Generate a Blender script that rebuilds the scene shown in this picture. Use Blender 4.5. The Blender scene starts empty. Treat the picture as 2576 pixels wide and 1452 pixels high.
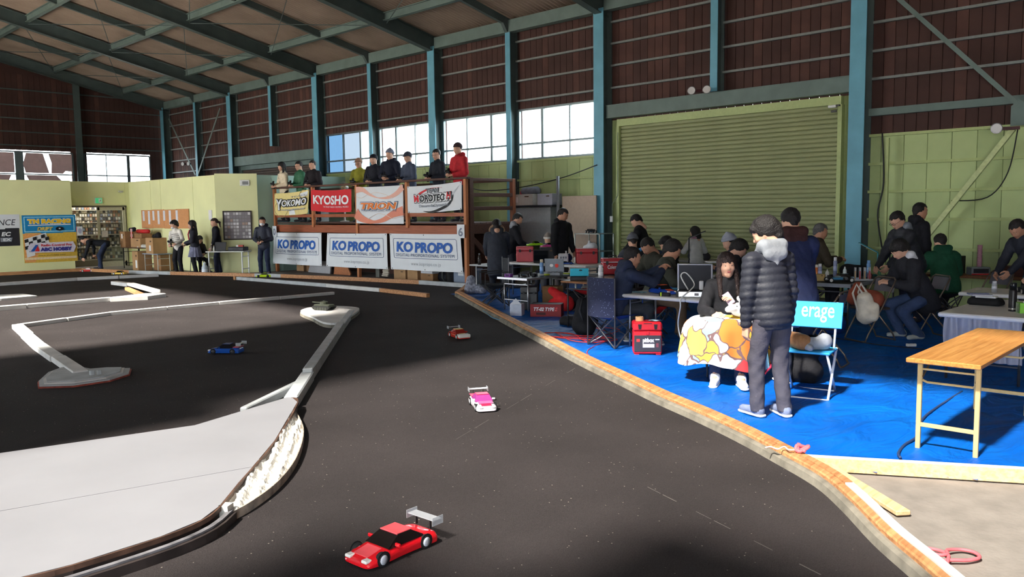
# An indoor radio-control car circuit in an old steel hall, built in metres.
# +Y runs along the long window wall away from the camera, +X runs towards that wall, Z is up.
import bpy, math, random
import numpy as np
from mathutils import Vector, Matrix, Euler

SC = bpy.context.scene
COL = SC.collection
PI = math.pi
rad = math.radians
random.seed(7)
np.random.seed(7)

# ------------------------------------------------------------------ camera, sky, sun, exposure
CAM_H = 1.78
F_PX, PITCH, ROLL, YAW = 2080.0, rad(5.39), rad(-0.73), rad(45.58)
fwd = Vector((math.sin(YAW) * math.cos(PITCH), math.cos(YAW) * math.cos(PITCH), -math.sin(PITCH)))
rgt0 = Vector((math.cos(YAW), -math.sin(YAW), 0))
up0 = rgt0.cross(fwd)
rgt = rgt0 * math.cos(ROLL) + up0 * math.sin(ROLL)
upv = -rgt0 * math.sin(ROLL) + up0 * math.cos(ROLL)
cd = bpy.data.cameras.new('camera')
cd.sensor_fit = 'HORIZONTAL'
cd.sensor_width = 36.0
cd.lens = 36.0 * F_PX / 2576.0
cd.clip_end = 400
cam = bpy.data.objects.new('camera', cd)
COL.objects.link(cam)
mw = Matrix.Identity(4)
for i in range(3):
    mw[i][0], mw[i][1], mw[i][2] = rgt[i], upv[i], -fwd[i]
mw[2][3] = CAM_H
cam.matrix_world = mw
SC.camera = cam

W = bpy.data.worlds.new('sky')
SC.world = W
W.use_nodes = True
bg = W.node_tree.nodes['Background']
bg.inputs[0].default_value = (0.86, 0.94, 1.0, 1)
bg.inputs[1].default_value = 6.0

SUN_DIR = Vector((1.0, 0.06, -1.2)).normalized()      # direction the light travels
sd = bpy.data.lights.new('sun', 'SUN')
sd.energy = 131.0
sd.angle = rad(4.2)
sd.color = (1.0, 0.95, 0.88)
sun = bpy.data.objects.new('sun', sd)
sun.rotation_euler = SUN_DIR.to_track_quat('-Z', 'Y').to_euler()
sun.location = (-10, 4, 20)
COL.objects.link(sun)

SC.view_settings.view_transform = 'Standard'
SC.view_settings.look = 'None'
SC.view_settings.gamma = 1.0
SC.view_settings.exposure = 1.05
SC.view_settings.use_curve_mapping = False
SC.cycles.use_denoising = True
SC.cycles.use_adaptive_sampling = True
SC.cycles.adaptive_threshold = 0.08
SC.cycles.max_bounces = 6
SC.cycles.diffuse_bounces = 3
SC.cycles.sample_clamp_indirect = 8.0


def portal(loc, size, rot):
    # marks a daylight opening so that the sky is sampled through it
    l = bpy.data.lights.new('daylight_opening', 'AREA')
    l.shape = 'RECTANGLE'
    l.size, l.size_y = size
    l.cycles.is_portal = True
    o = bpy.data.objects.new('daylight_opening', l)
    o.location = loc
    o.rotation_euler = rot
    COL.objects.link(o)


# ------------------------------------------------------------------ where a point of the picture lies in the hall
def ray(px, py):
    return (fwd * F_PX + rgt * (px - 1288) - upv * (py - 726)).normalized()


def G(px, py, z=0.0):
    r = ray(px, py)
    return Vector((0, 0, CAM_H)) + r * ((z - CAM_H) / r.z)


def GX(px, py, x):
    r = ray(px, py)
    return Vector((0, 0, CAM_H)) + r * (x / r.x)


def GD(px, py, d):
    r = ray(px, py)
    return Vector((0, 0, CAM_H)) + r * (d / r.dot(fwd))


# ------------------------------------------------------------------ materials
MATS = {}


def mat(name, col, rough=0.6, metal=0.0, var=0.12, nscale=18.0, bump=0.0, bscale=60.0, spec=0.4, alpha=None, trans=0.0, coat=0.0, emit=0.0):
    if name in MATS:
        return MATS[name]
    m = bpy.data.materials.new(name)
    m.use_nodes = True
    nt = m.node_tree
    b = nt.nodes['Principled BSDF']
    b.inputs['Roughness'].default_value = rough
    b.inputs['Metallic'].default_value = metal
    b.inputs['Specular IOR Level'].default_value = spec
    b.inputs['Base Color'].default_value = (*col, 1)
    if coat:
        b.inputs['Coat Weight'].default_value = coat
    if trans:
        b.inputs['Transmission Weight'].default_value = trans
    if alpha is not None:
        b.inputs['Alpha'].default_value = alpha
    if emit:
        b.inputs['Emission Color'].default_value = (*col, 1)
        b.inputs['Emission Strength'].default_value = emit
    if var or bump:
        tc = nt.nodes.new('ShaderNodeTexCoord')
    if var:
        n = nt.nodes.new('ShaderNodeTexNoise')
        n.inputs['Scale'].default_value = nscale
        n.inputs['Detail'].default_value = 5
        nt.links.new(tc.outputs['Object'], n.inputs['Vector'])
        r = nt.nodes.new('ShaderNodeValToRGB')
        r.color_ramp.elements[0].position = 0.3
        r.color_ramp.elements[1].position = 0.7
        lo = [max(0, c * (1 - var)) for c in col]
        hi = [min(1, c * (1 + var)) for c in col]
        r.color_ramp.elements[0].color = (*lo, 1)
        r.color_ramp.elements[1].color = (*hi, 1)
        nt.links.new(n.outputs[0], r.inputs[0])
        nt.links.new(r.outputs[0], b.inputs['Base Color'])
    if bump:
        n2 = nt.nodes.new('ShaderNodeTexNoise')
        n2.inputs['Scale'].default_value = bscale
        n2.inputs['Detail'].default_value = 4
        nt.links.new(tc.outputs['Object'], n2.inputs['Vector'])
        bp = nt.nodes.new('ShaderNodeBump')
        bp.inputs['Strength'].default_value = bump
        bp.inputs['Distance'].default_value = 0.02
        nt.links.new(n2.outputs[0], bp.inputs['Height'])
        nt.links.new(bp.outputs[0], b.inputs['Normal'])
    MATS[name] = m
    return m


def wood(name, dark, light, rough=0.5, axis='X', scale=3.0):
    if name in MATS:
        return MATS[name]
    m = bpy.data.materials.new(name)
    m.use_nodes = True
    nt = m.node_tree
    b = nt.nodes['Principled BSDF']
    b.inputs['Roughness'].default_value = rough
    tc = nt.nodes.new('ShaderNodeTexCoord')
    mp = nt.nodes.new('ShaderNodeMapping')
    s = {'X': (0.6, 12, 12), 'Y': (12, 0.6, 12), 'Z': (12, 12, 0.6)}[axis]
    mp.inputs['Scale'].default_value = s
    n = nt.nodes.new('ShaderNodeTexNoise')
    n.inputs['Scale'].default_value = scale
    n.inputs['Detail'].default_value = 6
    n.inputs['Distortion'].default_value = 0.6
    r = nt.nodes.new('ShaderNodeValToRGB')
    r.color_ramp.elements[0].position = 0.3
    r.color_ramp.elements[1].position = 0.68
    r.color_ramp.elements[0].color = (*dark, 1)
    r.color_ramp.elements[1].color = (*light, 1)
    bp = nt.nodes.new('ShaderNodeBump')
    bp.inputs['Strength'].default_value = 0.15
    nt.links.new(tc.outputs['Object'], mp.inputs['Vector'])
    nt.links.new(mp.outputs[0], n.inputs['Vector'])
    nt.links.new(n.outputs[0], r.inputs[0])
    nt.links.new(n.outputs[0], bp.inputs['Height'])
    nt.links.new(r.outputs[0], b.inputs['Base Color'])
    nt.links.new(bp.outputs[0], b.inputs['Normal'])
    MATS[name] = m
    return m


def srgb(r, g, b):
    return tuple(((c / 255) / 12.92 if c <= 10 else (((c / 255) + 0.055) / 1.055) ** 2.4) for c in (r, g, b))


def plain(r, g, b, rough=0.55, metal=0.0, **k):
    n = 'c_%d_%d_%d_%d_%d' % (r, g, b, int(rough * 100), int(metal * 10))
    return mat(n, srgb(r, g, b), rough, metal, var=k.pop('var', 0.06), **k)


# ------------------------------------------------------------------ mesh builder
class MB:
    def __init__(s):
        s.v, s.f, s.m = [], [], []

    def add(s, v, f, m=0):
        o = len(s.v)
        s.v += [tuple(q) for q in v]
        s.f += [tuple(i + o for i in q) for q in f]
        s.m += [m] * len(f)
        return s

    def box(s, c, d, rz=0.0, m=0, R=None):
        hx, hy, hz = d[0] / 2, d[1] / 2, d[2] / 2
        M = R if R is not None else Matrix.Rotation(rz, 3, 'Z')
        c = Vector(c)
        vs = [c + M @ Vector((x, y, z)) for x in (-hx, hx) for y in (-hy, hy) for z in (-hz, hz)]
        return s.add(vs, [(0, 1, 3, 2), (4, 6, 7, 5), (0, 4, 5, 1), (2, 3, 7, 6), (0, 2, 6, 4), (1, 5, 7, 3)], m)

    def rbox(s, c, d, r=0.01, rz=0.0, m=0, R=None):
        # box with chamfered edges
        M = R if R is not None else Matrix.Rotation(rz, 3, 'Z')
        c = Vector(c)
        h = [q / 2 for q in d]
        r = min(r, min(h) * 0.98)
        vs, idx = [], {}
        for sx in (-1, 1):
            for sy in (-1, 1):
                for sz in (-1, 1):
                    for a in range(3):
                        p = [sx * (h[0] - r), sy * (h[1] - r), sz * (h[2] - r)]
                        p[a] = (sx, sy, sz)[a] * h[a]
                        idx[(sx, sy, sz, a)] = len(vs)
                        vs.append(c + M @ Vector(p))
        F = []
        for a in range(3):
            b, e = (a + 1) % 3, (a + 2) % 3
            for sg in (-1, 1):
                q = []
                for (sb, se) in ((-1, -1), (1, -1), (1, 1), (-1, 1)):
                    k = [0, 0, 0]
                    k[a], k[b], k[e] = sg, sb, se
                    q.append(idx[(*k, a)])
                F.append(q if sg > 0 else q[::-1])
        for a in range(3):      # edge bevels along axis a
            b, e = (a + 1) % 3, (a + 2) % 3
            for sb in (-1, 1):
                for se in (-1, 1):
                    k0, k1 = [0, 0, 0], [0, 0, 0]
                    k0[a], k1[a] = -1, 1
                    k0[b] = k1[b] = sb
                    k0[e] = k1[e] = se
                    q = [idx[(*k0, b)], idx[(*k1, b)], idx[(*k1, e)], idx[(*k0, e)]]
                    F.append(q if sb * se < 0 else q[::-1])
        for sx in (-1, 1):
            for sy in (-1, 1):
                for sz in (-1, 1):
                    q = [idx[(sx, sy, sz, a)] for a in range(3)]
                    F.append(q if sx * sy * sz > 0 else q[::-1])
        return s.add(vs, F, m)

    def beam(s, a, b, w, h, m=0, up=(0, 0, 1), r=0.0):
        a, b = Vector(a), Vector(b)
        d = b - a
        L = d.length
        x = d.normalized()
        u = Vector(up)
        y = u.cross(x)
        if y.length < 1e-4:
            y = Vector((0, 1, 0)).cross(x)
        y.normalize()
        z = x.cross(y)
        R = Matrix((x, y, z)).transposed()
        if r:
            return s.rbox((a + b) / 2, (L, w, h), r, m=m, R=R)
        return s.box((a + b) / 2, (L, w, h), m=m, R=R)

    def cyl(s, a, b, r0, r1=None, n=12, m=0, caps=True):
        r1 = r0 if r1 is None else r1
        a, b = Vector(a), Vector(b)
        d = (b - a).normalized()
        t = Vector((1, 0, 0)) if abs(d.x) < 0.9 else Vector((0, 1, 0))
        u = d.cross(t).normalized()
        w = d.cross(u)
        vs = []
        for c, r in ((a, r0), (b, r1)):
            for i in range(n):
                t = 2 * PI * i / n
                vs.append(c + (u * math.cos(t) + w * math.sin(t)) * r)
        F = [(i, (i + 1) % n, n + (i + 1) % n, n + i) for i in range(n)]
        if caps:
            F += [tuple(range(n))[::-1], tuple(range(n, 2 * n))]
        return s.add(vs, F, m)

    def tube(s, pts, r, n=8, m=0, closed=False):
        pts = [Vector(p) for p in pts]
        N = len(pts)
        vs, F = [], []
        prev = None
        for i, p in enumerate(pts):
            if closed:
                d = pts[(i + 1) % N] - pts[i - 1]
            else:
                d = pts[min(i + 1, N - 1)] - pts[max(i - 1, 0)]
            d.normalize()
            if prev is None:
                t = Vector((0, 0, 1)) if abs(d.z) < 0.9 else Vector((1, 0, 0))
                u = d.cross(t).normalized()
            else:
                u = (prev - d * prev.dot(d)).normalized()
            prev = u
            w = d.cross(u)
            rr = r[i] if isinstance(r, (list, tuple)) else r
            for k in range(n):
                t = 2 * PI * k / n
                vs.append(p + (u * math.cos(t) + w * math.sin(t)) * rr)
        for i in range(N if closed else N - 1):
            j = (i + 1) % N
            for k in range(n):
                F.append((i * n + k, i * n + (k + 1) % n, j * n + (k + 1) % n, j * n + k))
        if not closed:
            F += [tuple(range(n))[::-1], tuple(range((N - 1) * n, N * n))]
        return s.add(vs, F, m)

    def lathe(s, prof, c=(0, 0, 0), n=16, m=0, axis='Z'):
        c = Vector(c)
        vs, F = [], []
        for (r, z) in prof:
            for k in range(n):
                t = 2 * PI * k / n
                p = (r * math.cos(t), r * math.sin(t), z)
                if axis == 'X':
                    p = (p[2], p[0], p[1])
                elif axis == 'Y':
                    p = (p[0], p[2], -p[1])
                vs.append(c + Vector(p))
        for i in range(len(prof) - 1):
            for k in range(n):
                F.append((i * n + k, i * n + (k + 1) % n, (i + 1) * n + (k + 1) % n, (i + 1) * n + k))
        F += [tuple(range(n))[::-1], tuple(range((len(prof) - 1) * n, len(prof) * n))]
        return s.add(vs, F, m)

    def prism(s, poly, z0, z1, m=0, M=None):
        n = len(poly)
        vs = [Vector((p[0], p[1], z0)) for p in poly] + [Vector((p[0], p[1], z1)) for p in poly]
        if M is not None:
            vs = [M @ v for v in vs]
        F = [tuple(range(n))[::-1], tuple(range(n, 2 * n))] + [(i, (i + 1) % n, n + (i + 1) % n, n + i) for i in range(n)]
        return s.add(vs, F, m)

    def grid(s, fn, nu, nv, m=0, thick=0.0):
        vs = [Vector(fn(i / nu, j / nv)) for j in range(nv + 1) for i in range(nu + 1)]
        F = [(j * (nu + 1) + i, j * (nu + 1) + i + 1, (j + 1) * (nu + 1) + i + 1, (j + 1) * (nu + 1) + i) for j in range(nv) for i in range(nu)]
        return s.add(vs, F, m)

    def sweep(s, path, prof, m=0, up=(0, 0, 1)):
        # closed profile (side, height) carried along a path lying roughly flat
        path = [Vector(p) for p in path]
        N, n = len(path), len(prof)
        vs, F = [], []
        for i, p in enumerate(path):
            d0 = (path[i] - path[i - 1]) if i else (path[1] - path[0])
            d1 = (path[i + 1] - path[i]) if i < N - 1 else d0
            t = (d0.normalized() + d1.normalized()).normalized()
            sd_ = Vector(up).cross(t).normalized()
            k = 1.0 / max(0.5, sd_.dot(Vector(up).cross(d1).normalized()))
            for (a, h) in prof:
                vs.append(p + sd_ * a * k + Vector(up) * h)
        for i in range(N - 1):
            for k in range(n):
                F.append((i * n + k, i * n + (k + 1) % n, (i + 1) * n + (k + 1) % n, (i + 1) * n + k))
        F += [tuple(range(n)), tuple(range((N - 1) * n, N * n))[::-1]]
        return s.add(vs, F, m)

    def ell(s, c, r, nu=12, nv=8, m=0, R=None):
        c = Vector(c)
        vs, F = [], []
        for j in range(nv + 1):
            ph = PI * j / nv
            for i in range(nu):
                t = 2 * PI * i / nu
                p = Vector((r[0] * math.sin(ph) * math.cos(t), r[1] * math.sin(ph) * math.sin(t), -r[2] * math.cos(ph)))
                vs.append(c + (R @ p if R is not None else p))
        for j in range(nv):
            for i in range(nu):
                F.append((j * nu + i, j * nu + (i + 1) % nu, (j + 1) * nu + (i + 1) % nu, (j + 1) * nu + i))
        return s.add(vs, F, m)

    def mesh(s, name, mats, smooth=False):
        me = bpy.data.meshes.new(name)
        me.from_pydata(s.v, [], s.f)
        if not isinstance(mats, (list, tuple)):
            mats = [mats]
        for q in mats:
            me.materials.append(q)
        if any(s.m):
            me.polygons.foreach_set('material_index', s.m)
        if smooth:
            me.polygons.foreach_set('use_smooth', [True] * len(s.f))
        me.update()
        return me

    def obj(s, name, mats, parent=None, smooth=False, loc=None, rz=0.0):
        return link(name, s.mesh(name, mats, smooth), parent, loc, rz)


def link(name, me, parent=None, loc=None, rz=0.0, rot=None):
    o = bpy.data.objects.new(name, me)
    COL.objects.link(o)
    if parent is not None:
        o.parent = parent
    if loc is not None:
        o.location = loc
    if rot is not None:
        o.rotation_euler = rot
    elif rz:
        o.rotation_euler = (0, 0, rz)
    return o


def tag(o, label, cat, group=None, kind=None):
    o['label'] = label
    o['category'] = cat
    if group:
        o['group'] = group
    if kind:
        o['kind'] = kind
    return o


def thing(name, label, cat, loc=(0, 0, 0), rz=0.0, group=None):
    o = bpy.data.objects.new(name, None)
    o.empty_display_size = 0.1
    COL.objects.link(o)
    o.location = loc
    o.rotation_euler = (0, 0, rz)
    return tag(o, label, cat, group)


def struct(o, label=None):
    o['kind'] = 'structure'
    if label:
        o['label'] = label
    return o


def ctree(o, parent=None):
    c = o.copy()
    COL.objects.link(c)
    c.parent = parent
    for ch in list(o.children):
        ctree(ch, c)
    return c


def dup(root, loc, rz=0.0, label=None, group=None):
    c = ctree(root)
    c.location = loc
    c.rotation_euler = (0, 0, rz)
    if label:
        c['label'] = label
    if group:
        c['group'] = group
    return c


def text(body, size=1.0, fat=0.0, shear=0.0, xs=1.0, align='CENTER', spacing=1.0):
    # flat lettering: returns vertices (x, y) and faces
    c = bpy.data.curves.new('lettering', 'FONT')
    c.body = body
    c.size = size
    c.offset = fat
    c.shear = shear
    c.align_x = align
    c.align_y = 'CENTER'
    c.space_character = spacing
    c.resolution_u = 3
    c.fill_mode = 'FRONT'
    o = bpy.data.objects.new('lettering', c)
    me = bpy.data.meshes.new_from_object(o)
    v = [(p.co.x * xs, p.co.y) for p in me.vertices]
    f = [tuple(p.vertices) for p in me.polygons]
    bpy.data.objects.remove(o)
    bpy.data.curves.remove(c)
    bpy.data.meshes.remove(me)
    return v, f


def fit_text(body, width, height, **k):
    # lettering scaled to fill a width by height box centred on (0, 0)
    v, f = text(body, 1.0, **k)
    xs = [p[0] for p in v]
    ys = [p[1] for p in v]
    cx, cy = (max(xs) + min(xs)) / 2, (max(ys) + min(ys)) / 2
    sx, sy = width / (max(xs) - min(xs)), height / (max(ys) - min(ys))
    return [((p[0] - cx) * sx, (p[1] - cy) * sy) for p in v], f


def wrinkle(x, y, s=1.0):
    return (math.sin(x * 3.1 * s + 1.3 * math.sin(y * 2.3 * s)) + math.sin(y * 4.7 * s + 1.7 * math.sin(x * 1.9 * s)) + 0.6 * math.sin((x + y) * 7.3 * s)) / 2.6
# ------------------------------------------------------------------ the hall
WX, WY = 15.8, 36.6            # long window wall, far wall
LX, BY = -5.0, -7.0            # unseen wall on the left, unseen wall behind
CF = 15.44                     # inner face of the columns
RIDGE = (WX + LX) / 2
SLOPE = 0.225


def rz_(x):
    return 6.62 + SLOPE * min(WX - x, x - LX)


TEAL = mat('teal_paint', srgb(104, 166, 186), 0.5, var=0.1, nscale=3, bump=0.05)
TEALG = mat('grey_green_paint', srgb(104, 122, 116), 0.55, var=0.12, nscale=3)
GIRT = mat('girt_paint', srgb(128, 134, 130), 0.55, var=0.1)
BROWN = mat('brown_cladding', srgb(70, 46, 40), 0.8, var=0.25, nscale=1.3, bump=0.05)
BROWN2 = mat('faded_brown_cladding', srgb(84, 57, 50), 0.85, var=0.25, nscale=1.7)
GREEN = mat('pale_green_cladding', srgb(178, 194, 136), 0.6, var=0.08, nscale=1.5)
GREEN2 = mat('pale_green_cladding_worn', srgb(168, 184, 128), 0.65, var=0.1, nscale=1.5)
PGREEN = mat('pale_green_trim', srgb(176, 190, 128), 0.5, var=0.06)
PART = mat('partition_paint', srgb(232, 234, 178), 0.65, var=0.05, nscale=1.2)
PARTB = mat('partition_teal_paint', srgb(172, 204, 192), 0.65, var=0.05, nscale=1.2)
CONC = mat('concrete', srgb(133, 126, 119), 0.85, var=0.16, nscale=5, bump=0.15, bscale=40)
SHUT = mat('shutter_slat_paint', srgb(150, 156, 112), 0.5, var=0.08, nscale=2)
SHUT2 = mat('brown_shutter_paint', srgb(98, 84, 76), 0.6, var=0.1, nscale=2)
STEELD = mat('dark_steel_paint', srgb(76, 90, 88), 0.55, var=0.12, nscale=3)

# floor of the hall
fl = MB().box(((LX + WX) / 2, (BY + WY) / 2, -0.11), (WX - LX + 0.4, WY - BY + 0.4, 0.2)).obj('floor', CONC)
struct(fl, 'bare grey concrete floor of the hall')

# roof: corrugated sheets, with unseen rooflights added in the left slope to shape the sun patches
ROOF = mat('roof_sheet', srgb(156, 138, 122), 0.8, var=0.16, nscale=0.9, bump=0.05)
ceil = MB().box((RIDGE, (BY + WY) / 2, rz_(RIDGE) + 0.12), (0.5, WY - BY, 0.06)).obj('ceiling', STEELD)
struct(ceil, 'corrugated sheet roof carried on steel rafters')


def sheet(x0, x1, y0, y1):
    pitch = 0.13
    n = max(2, int(round((y1 - y0) / pitch * 6)))
    m = MB()
    nx = 1

    def fn(u, v):
        y = y0 + (y1 - y0) * v
        x = x0 + (x1 - x0) * u
        return (x, y, rz_(x) + 0.07 + 0.03 * math.sin(2 * PI * y / pitch))
    return m.grid(fn, nx, n)


YS = [BY, 0.38, 3.38] + [6.38 + 3 * k for k in range(0, 11)] + [WY + 0.2]
YS = sorted(set(round(y, 2) for y in YS if y <= WY + 0.2))
XB = [RIDGE, 6.1, 8.65, 11.2, 13.8, WX + 0.3]
for i in range(len(YS) - 1):
    for j in range(len(XB) - 1):
        sheet(XB[j], XB[j + 1], YS[i], YS[i + 1]).obj('roof_sheet', ROOF, ceil, smooth=True)

# the left slope, open at the added rooflights, stepped to shape the sun patches: (x0, x1, y0, y1)
LIGHTS = [(-4.98, -2.4, 3.5, 6.4), (-2.4, 1.5, 3.5, 6.95), (-3.2, 1.5, 2.3, 3.5), (-2.1, 1.5, -4.5, 2.3), (-4.98, 1.2, 11.65, 20.0)]


def holes(x0, x1, y0, y1):
    for (a, b, c, d) in LIGHTS:
        if x0 >= a - 1e-6 and x1 <= b + 1e-6 and y0 >= c - 1e-6 and y1 <= d + 1e-6:
            return True
    return False


xs_ = sorted({LX - 0.3, RIDGE} | {q for l in LIGHTS for q in l[:2]})
ys_ = sorted({BY, WY + 0.2} | {q for l in LIGHTS for q in l[2:]})
for i in range(len(xs_) - 1):
    for j in range(len(ys_) - 1):
        if not holes(xs_[i], xs_[i + 1], ys_[j], ys_[j + 1]):
            sheet(xs_[i], xs_[i + 1], ys_[j], ys_[j + 1]).obj('roof_sheet', ROOF, ceil, smooth=True)

# rafters, half rafters, purlins, eave beam, wind bracing rods
for k in range(-1, 6):
    y = 6.24 + 6 * k
    if k == 5:
        y = WY - 0.35
    for (xa, xb) in ((WX - 0.1, RIDGE), (RIDGE, LX)):
        if k < 2 and xb == LX:
            continue
        m = MB()
        m.beam((xa, y, rz_(xa) - 0.21), (xb, y, rz_(xb) - 0.21), 0.02, 0.4)
        m.beam((xa, y, rz_(xa) - 0.01), (xb, y, rz_(xb) - 0.01), 0.2, 0.02)
        m.beam((xa, y, rz_(xa) - 0.41), (xb, y, rz_(xb) - 0.41), 0.2, 0.02)
        m.obj('rafter', STEELD, ceil)
    y2 = y + 3
    if k < 5:
        m = MB()
        m.beam((WX - 0.1, y2, rz_(WX) - 0.08), (RIDGE, y2, rz_(RIDGE) - 0.08), 0.1, 0.18)
        m.obj('half_rafter', STEELD, ceil)
for x in (6.1, 8.65, 11.2, 13.8):
    for k in range(-1, 5):
        y = 6.24 + 6 * k
        m = MB()
        m.beam((x, y + 0.12, rz_(x) - 0.12), (x, y + 5.88, rz_(x) - 0.12), 0.02, 0.2)
        m.beam((x, y + 0.12, rz_(x) - 0.03), (x, y + 5.88, rz_(x) - 0.03), 0.12, 0.02)
        m.beam((x, y + 0.12, rz_(x) - 0.22), (x, y + 5.88, rz_(x) - 0.22), 0.14, 0.02)
        m.obj('purlin', TEALG, ceil)
for k in range(-1, 5):
    y = 6.24 + 6 * k
    m = MB()
    m.beam((CF + 0.14, y + 0.14, 6.48), (CF + 0.14, y + 5.86, 6.48), 0.22, 0.3)
    m.obj('eave_beam', TEALG, ceil)
    for j in range(2):
        xa, xb = (13.8, 11.2) if j == 0 else (11.2, 8.65)
        MB().tube([(xa, y + 0.2, rz_(xa) - 0.3), (xb, y + 5.8, rz_(xb) - 0.3)], 0.012, 5).obj('bracing_rod', STEELD, ceil)
        MB().tube([(xb, y + 0.2, rz_(xb) - 0.3), (xa, y + 5.8, rz_(xa) - 0.3)], 0.012, 5).obj('bracing_rod', STEELD, ceil)

# ---- long wall on the right: boards, girts, columns
wr = MB()
wr.box((WX + 0.06, (BY + 2.3) / 2, 3.3), (0.06, 2.3 - BY, 6.6))
wall_r = struct(wr.obj('wall_right', BROWN), 'long wall of dark brown boards with a pale green lower part')
_board_mesh = {}


def board(z0, z1, y, mm, parent, key, x=WX, wdt=0.197):
    k = (key, wdt, round(z0, 2), round(z1, 2), mm.name)
    if k not in _board_mesh:
        h = z1 - z0
        b = MB()
        b.prism([(0, -wdt / 2), (0.012, -wdt / 2 + 0.006), (0.012, wdt / 2 - 0.006), (0, wdt / 2)][::-1], 0, h)
        _board_mesh[k] = b.mesh('board', mm)
    return link('board', _board_mesh[k], parent, (x, y, z0), rz=PI if key == 'R' else -PI / 2)


def zones(y):
    # (z0, z1, material kind) of the cladding at y along the wall
    if y < 6.3:
        return [(0, 3.09, 'g'), (3.09, 6.75, 'b')]
    if y < 12.25:
        return [(3.86, 6.75, 'b')]
    if y < 24.3:
        return [(0, 3.07, 'g'), (4.38, 6.75, 'b')]
    if y < 30.3:
        return [(3.8, 6.75, 'b')]
    return [(2.3, 6.75, 'b')]


rnd = random.Random(3)
y = 2.4
nb = 0
while y < 36.5:
    for (a, b_, kd) in zones(y):
        if kd == 'b':
            board(a, b_, y, BROWN if rnd.random() < 0.8 else BROWN2, wall_r, 'R')
        elif nb % 2 == 0:
            board(a, b_, y + 0.1, GREEN if rnd.random() < 0.75 else GREEN2, wall_r, 'R', wdt=0.398)
    y += 0.2
    nb += 1
# what closes the gaps behind the boards
bk = MB()
bk.box((WX + 0.05, (2.3 + 6.3) / 2, 3.3), (0.04, 4.1, 6.7))
bk.box((WX + 0.05, 9.3, 5.35), (0.04, 6.1, 2.9))
bk.box((WX + 0.05, 18.3, 5.6), (0.04, 12.2, 2.45))
bk.box((WX + 0.05, 18.3, 1.53), (0.04, 12.2, 3.06))
bk.box((WX + 0.05, 30.4, 3.3), (0.04, 12.2, 6.7))
bk.obj('backing_sheet', BROWN, wall_r)

COLW = 0.29
for k in range(-1, 6):
    yl = 6.38 + 6 * k - COLW / 2
    if k == 5:
        yl = WY - 0.3
    m = MB()
    m.box((CF + 0.012, yl, 3.2), (0.024, COLW, 6.4))
    m.obj('column_flange', TEAL, wall_r)
    m = MB()
    m.box((CF + 0.18, yl, 3.25), (0.32, 0.03, 6.5))
    m.box((WX - 0.03, yl, 3.25), (0.02, COLW, 6.5))
    m.obj('column_web', STEELD, wall_r)
    yh = yl + 3
    if k < 5:
        zb = 4.2 if k in (0, 3) else 0
        MB().box((CF + 0.06, yh, (6.35 + zb) / 2), (0.02, 0.17, 6.35 - zb)).obj('post_flange', TEAL, wall_r)
        m = MB()
        m.box((CF + 0.2, yh, (6.4 + zb) / 2), (0.26, 0.02, 6.4 - zb))
        m.box((WX - 0.03, yh, (6.4 + zb) / 2), (0.02, 0.17, 6.4 - zb))
        m.obj('post_web', STEELD, wall_r)
        # bent bracket where the post meets the half rafter
        m = MB()
        m.beam((CF + 0.05, yh, 6.36), (CF - 0.12, yh, 6.62), 0.1, 0.12)
        m.obj('post_bracket', STEELD, wall_r)
GZ = [6.1, 5.61, 5.11, 4.6]
for k in range(-1, 5):
    y0, y1 = 6.38 + 6 * k, 12.38 + 6 * k - COLW
    if k == 4:
        y1 = WY - 0.45
    lev = list(GZ)
    if k == -1:
        lev += [4.1]
    if k == 4:
        lev += [4.1, 3.6, 3.1]
    for z in lev:
        for (a, b_) in ((y0 + 0.02, (y0 + y1) / 2 - 0.09), ((y0 + y1) / 2 + 0.09, y1 - 0.02)):
            MB().box((WX - 0.065, (a + b_) / 2, z), (0.08, b_ - a, 0.045)).obj('girt', GIRT, wall_r)
    if k == -1:
        MB().box((WX - 0.09, (y0 + y1) / 2, 3.49), (0.14, y1 - y0, 0.13)).obj('girt_beam', TEALG, wall_r)
        for z in (3.07, 2.55, 2.04, 1.53, 1.0, 0.5):
            MB().box((WX - 0.065, (y0 + y1) / 2, z), (0.08, y1 - y0, 0.05)).obj('girt', PGREEN, wall_r)
    if k in (1, 2):
        for z in (3.05, 2.56, 2.04, 1.53, 1.0, 0.5):
            for (a, b_) in ((y0 + 0.02, (y0 + y1) / 2 - 0.09), ((y0 + y1) / 2 + 0.09, y1 - 0.02)):
                MB().box((WX - 0.065, (a + b_) / 2, z), (0.08, b_ - a, 0.05)).obj('girt', PGREEN, wall_r)
# bracing of the end bays
PGB = mat('pale_green_brace', srgb(196, 208, 150), 0.5)
for a, b_, mm, w in (((15.5, 5.75, 5.6), (15.5, 3.62, 3.36), TEALG, 0.075), ((15.5, 3.7, 3.0), (15.5, 4.95, 1.25), PGB, 0.08),
                     ((15.5, 31.0, 5.9), (15.5, 33.2, 3.4), TEALG, 0.09), ((15.5, 35.7, 5.9), (15.5, 33.4, 3.4), TEALG, 0.09)):
    MB().beam(a, b_, w, 0.012 if mm is TEALG else 0.07, up=(1, 0, 0)).obj('brace', mm, wall_r)
MB().prism([(-0.12, -0.2), (0.12, -0.2), (0.12, 0.12), (0.0, 0.22), (-0.12, 0.12)], -0.008, 0.008,
           M=Matrix.Translation((15.49, 3.62, 3.25)) @ Matrix(((0, 0, 1, 0), (1, 0, 0, 0), (0, 1, 0, 0), (0, 0, 0, 1)))).obj('gusset', TEALG, wall_r)
MB().box((15.6, 5.72, 1.5), (0.05, 0.06, 3.0)).obj('pipe_strip', PGREEN, wall_r)

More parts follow.
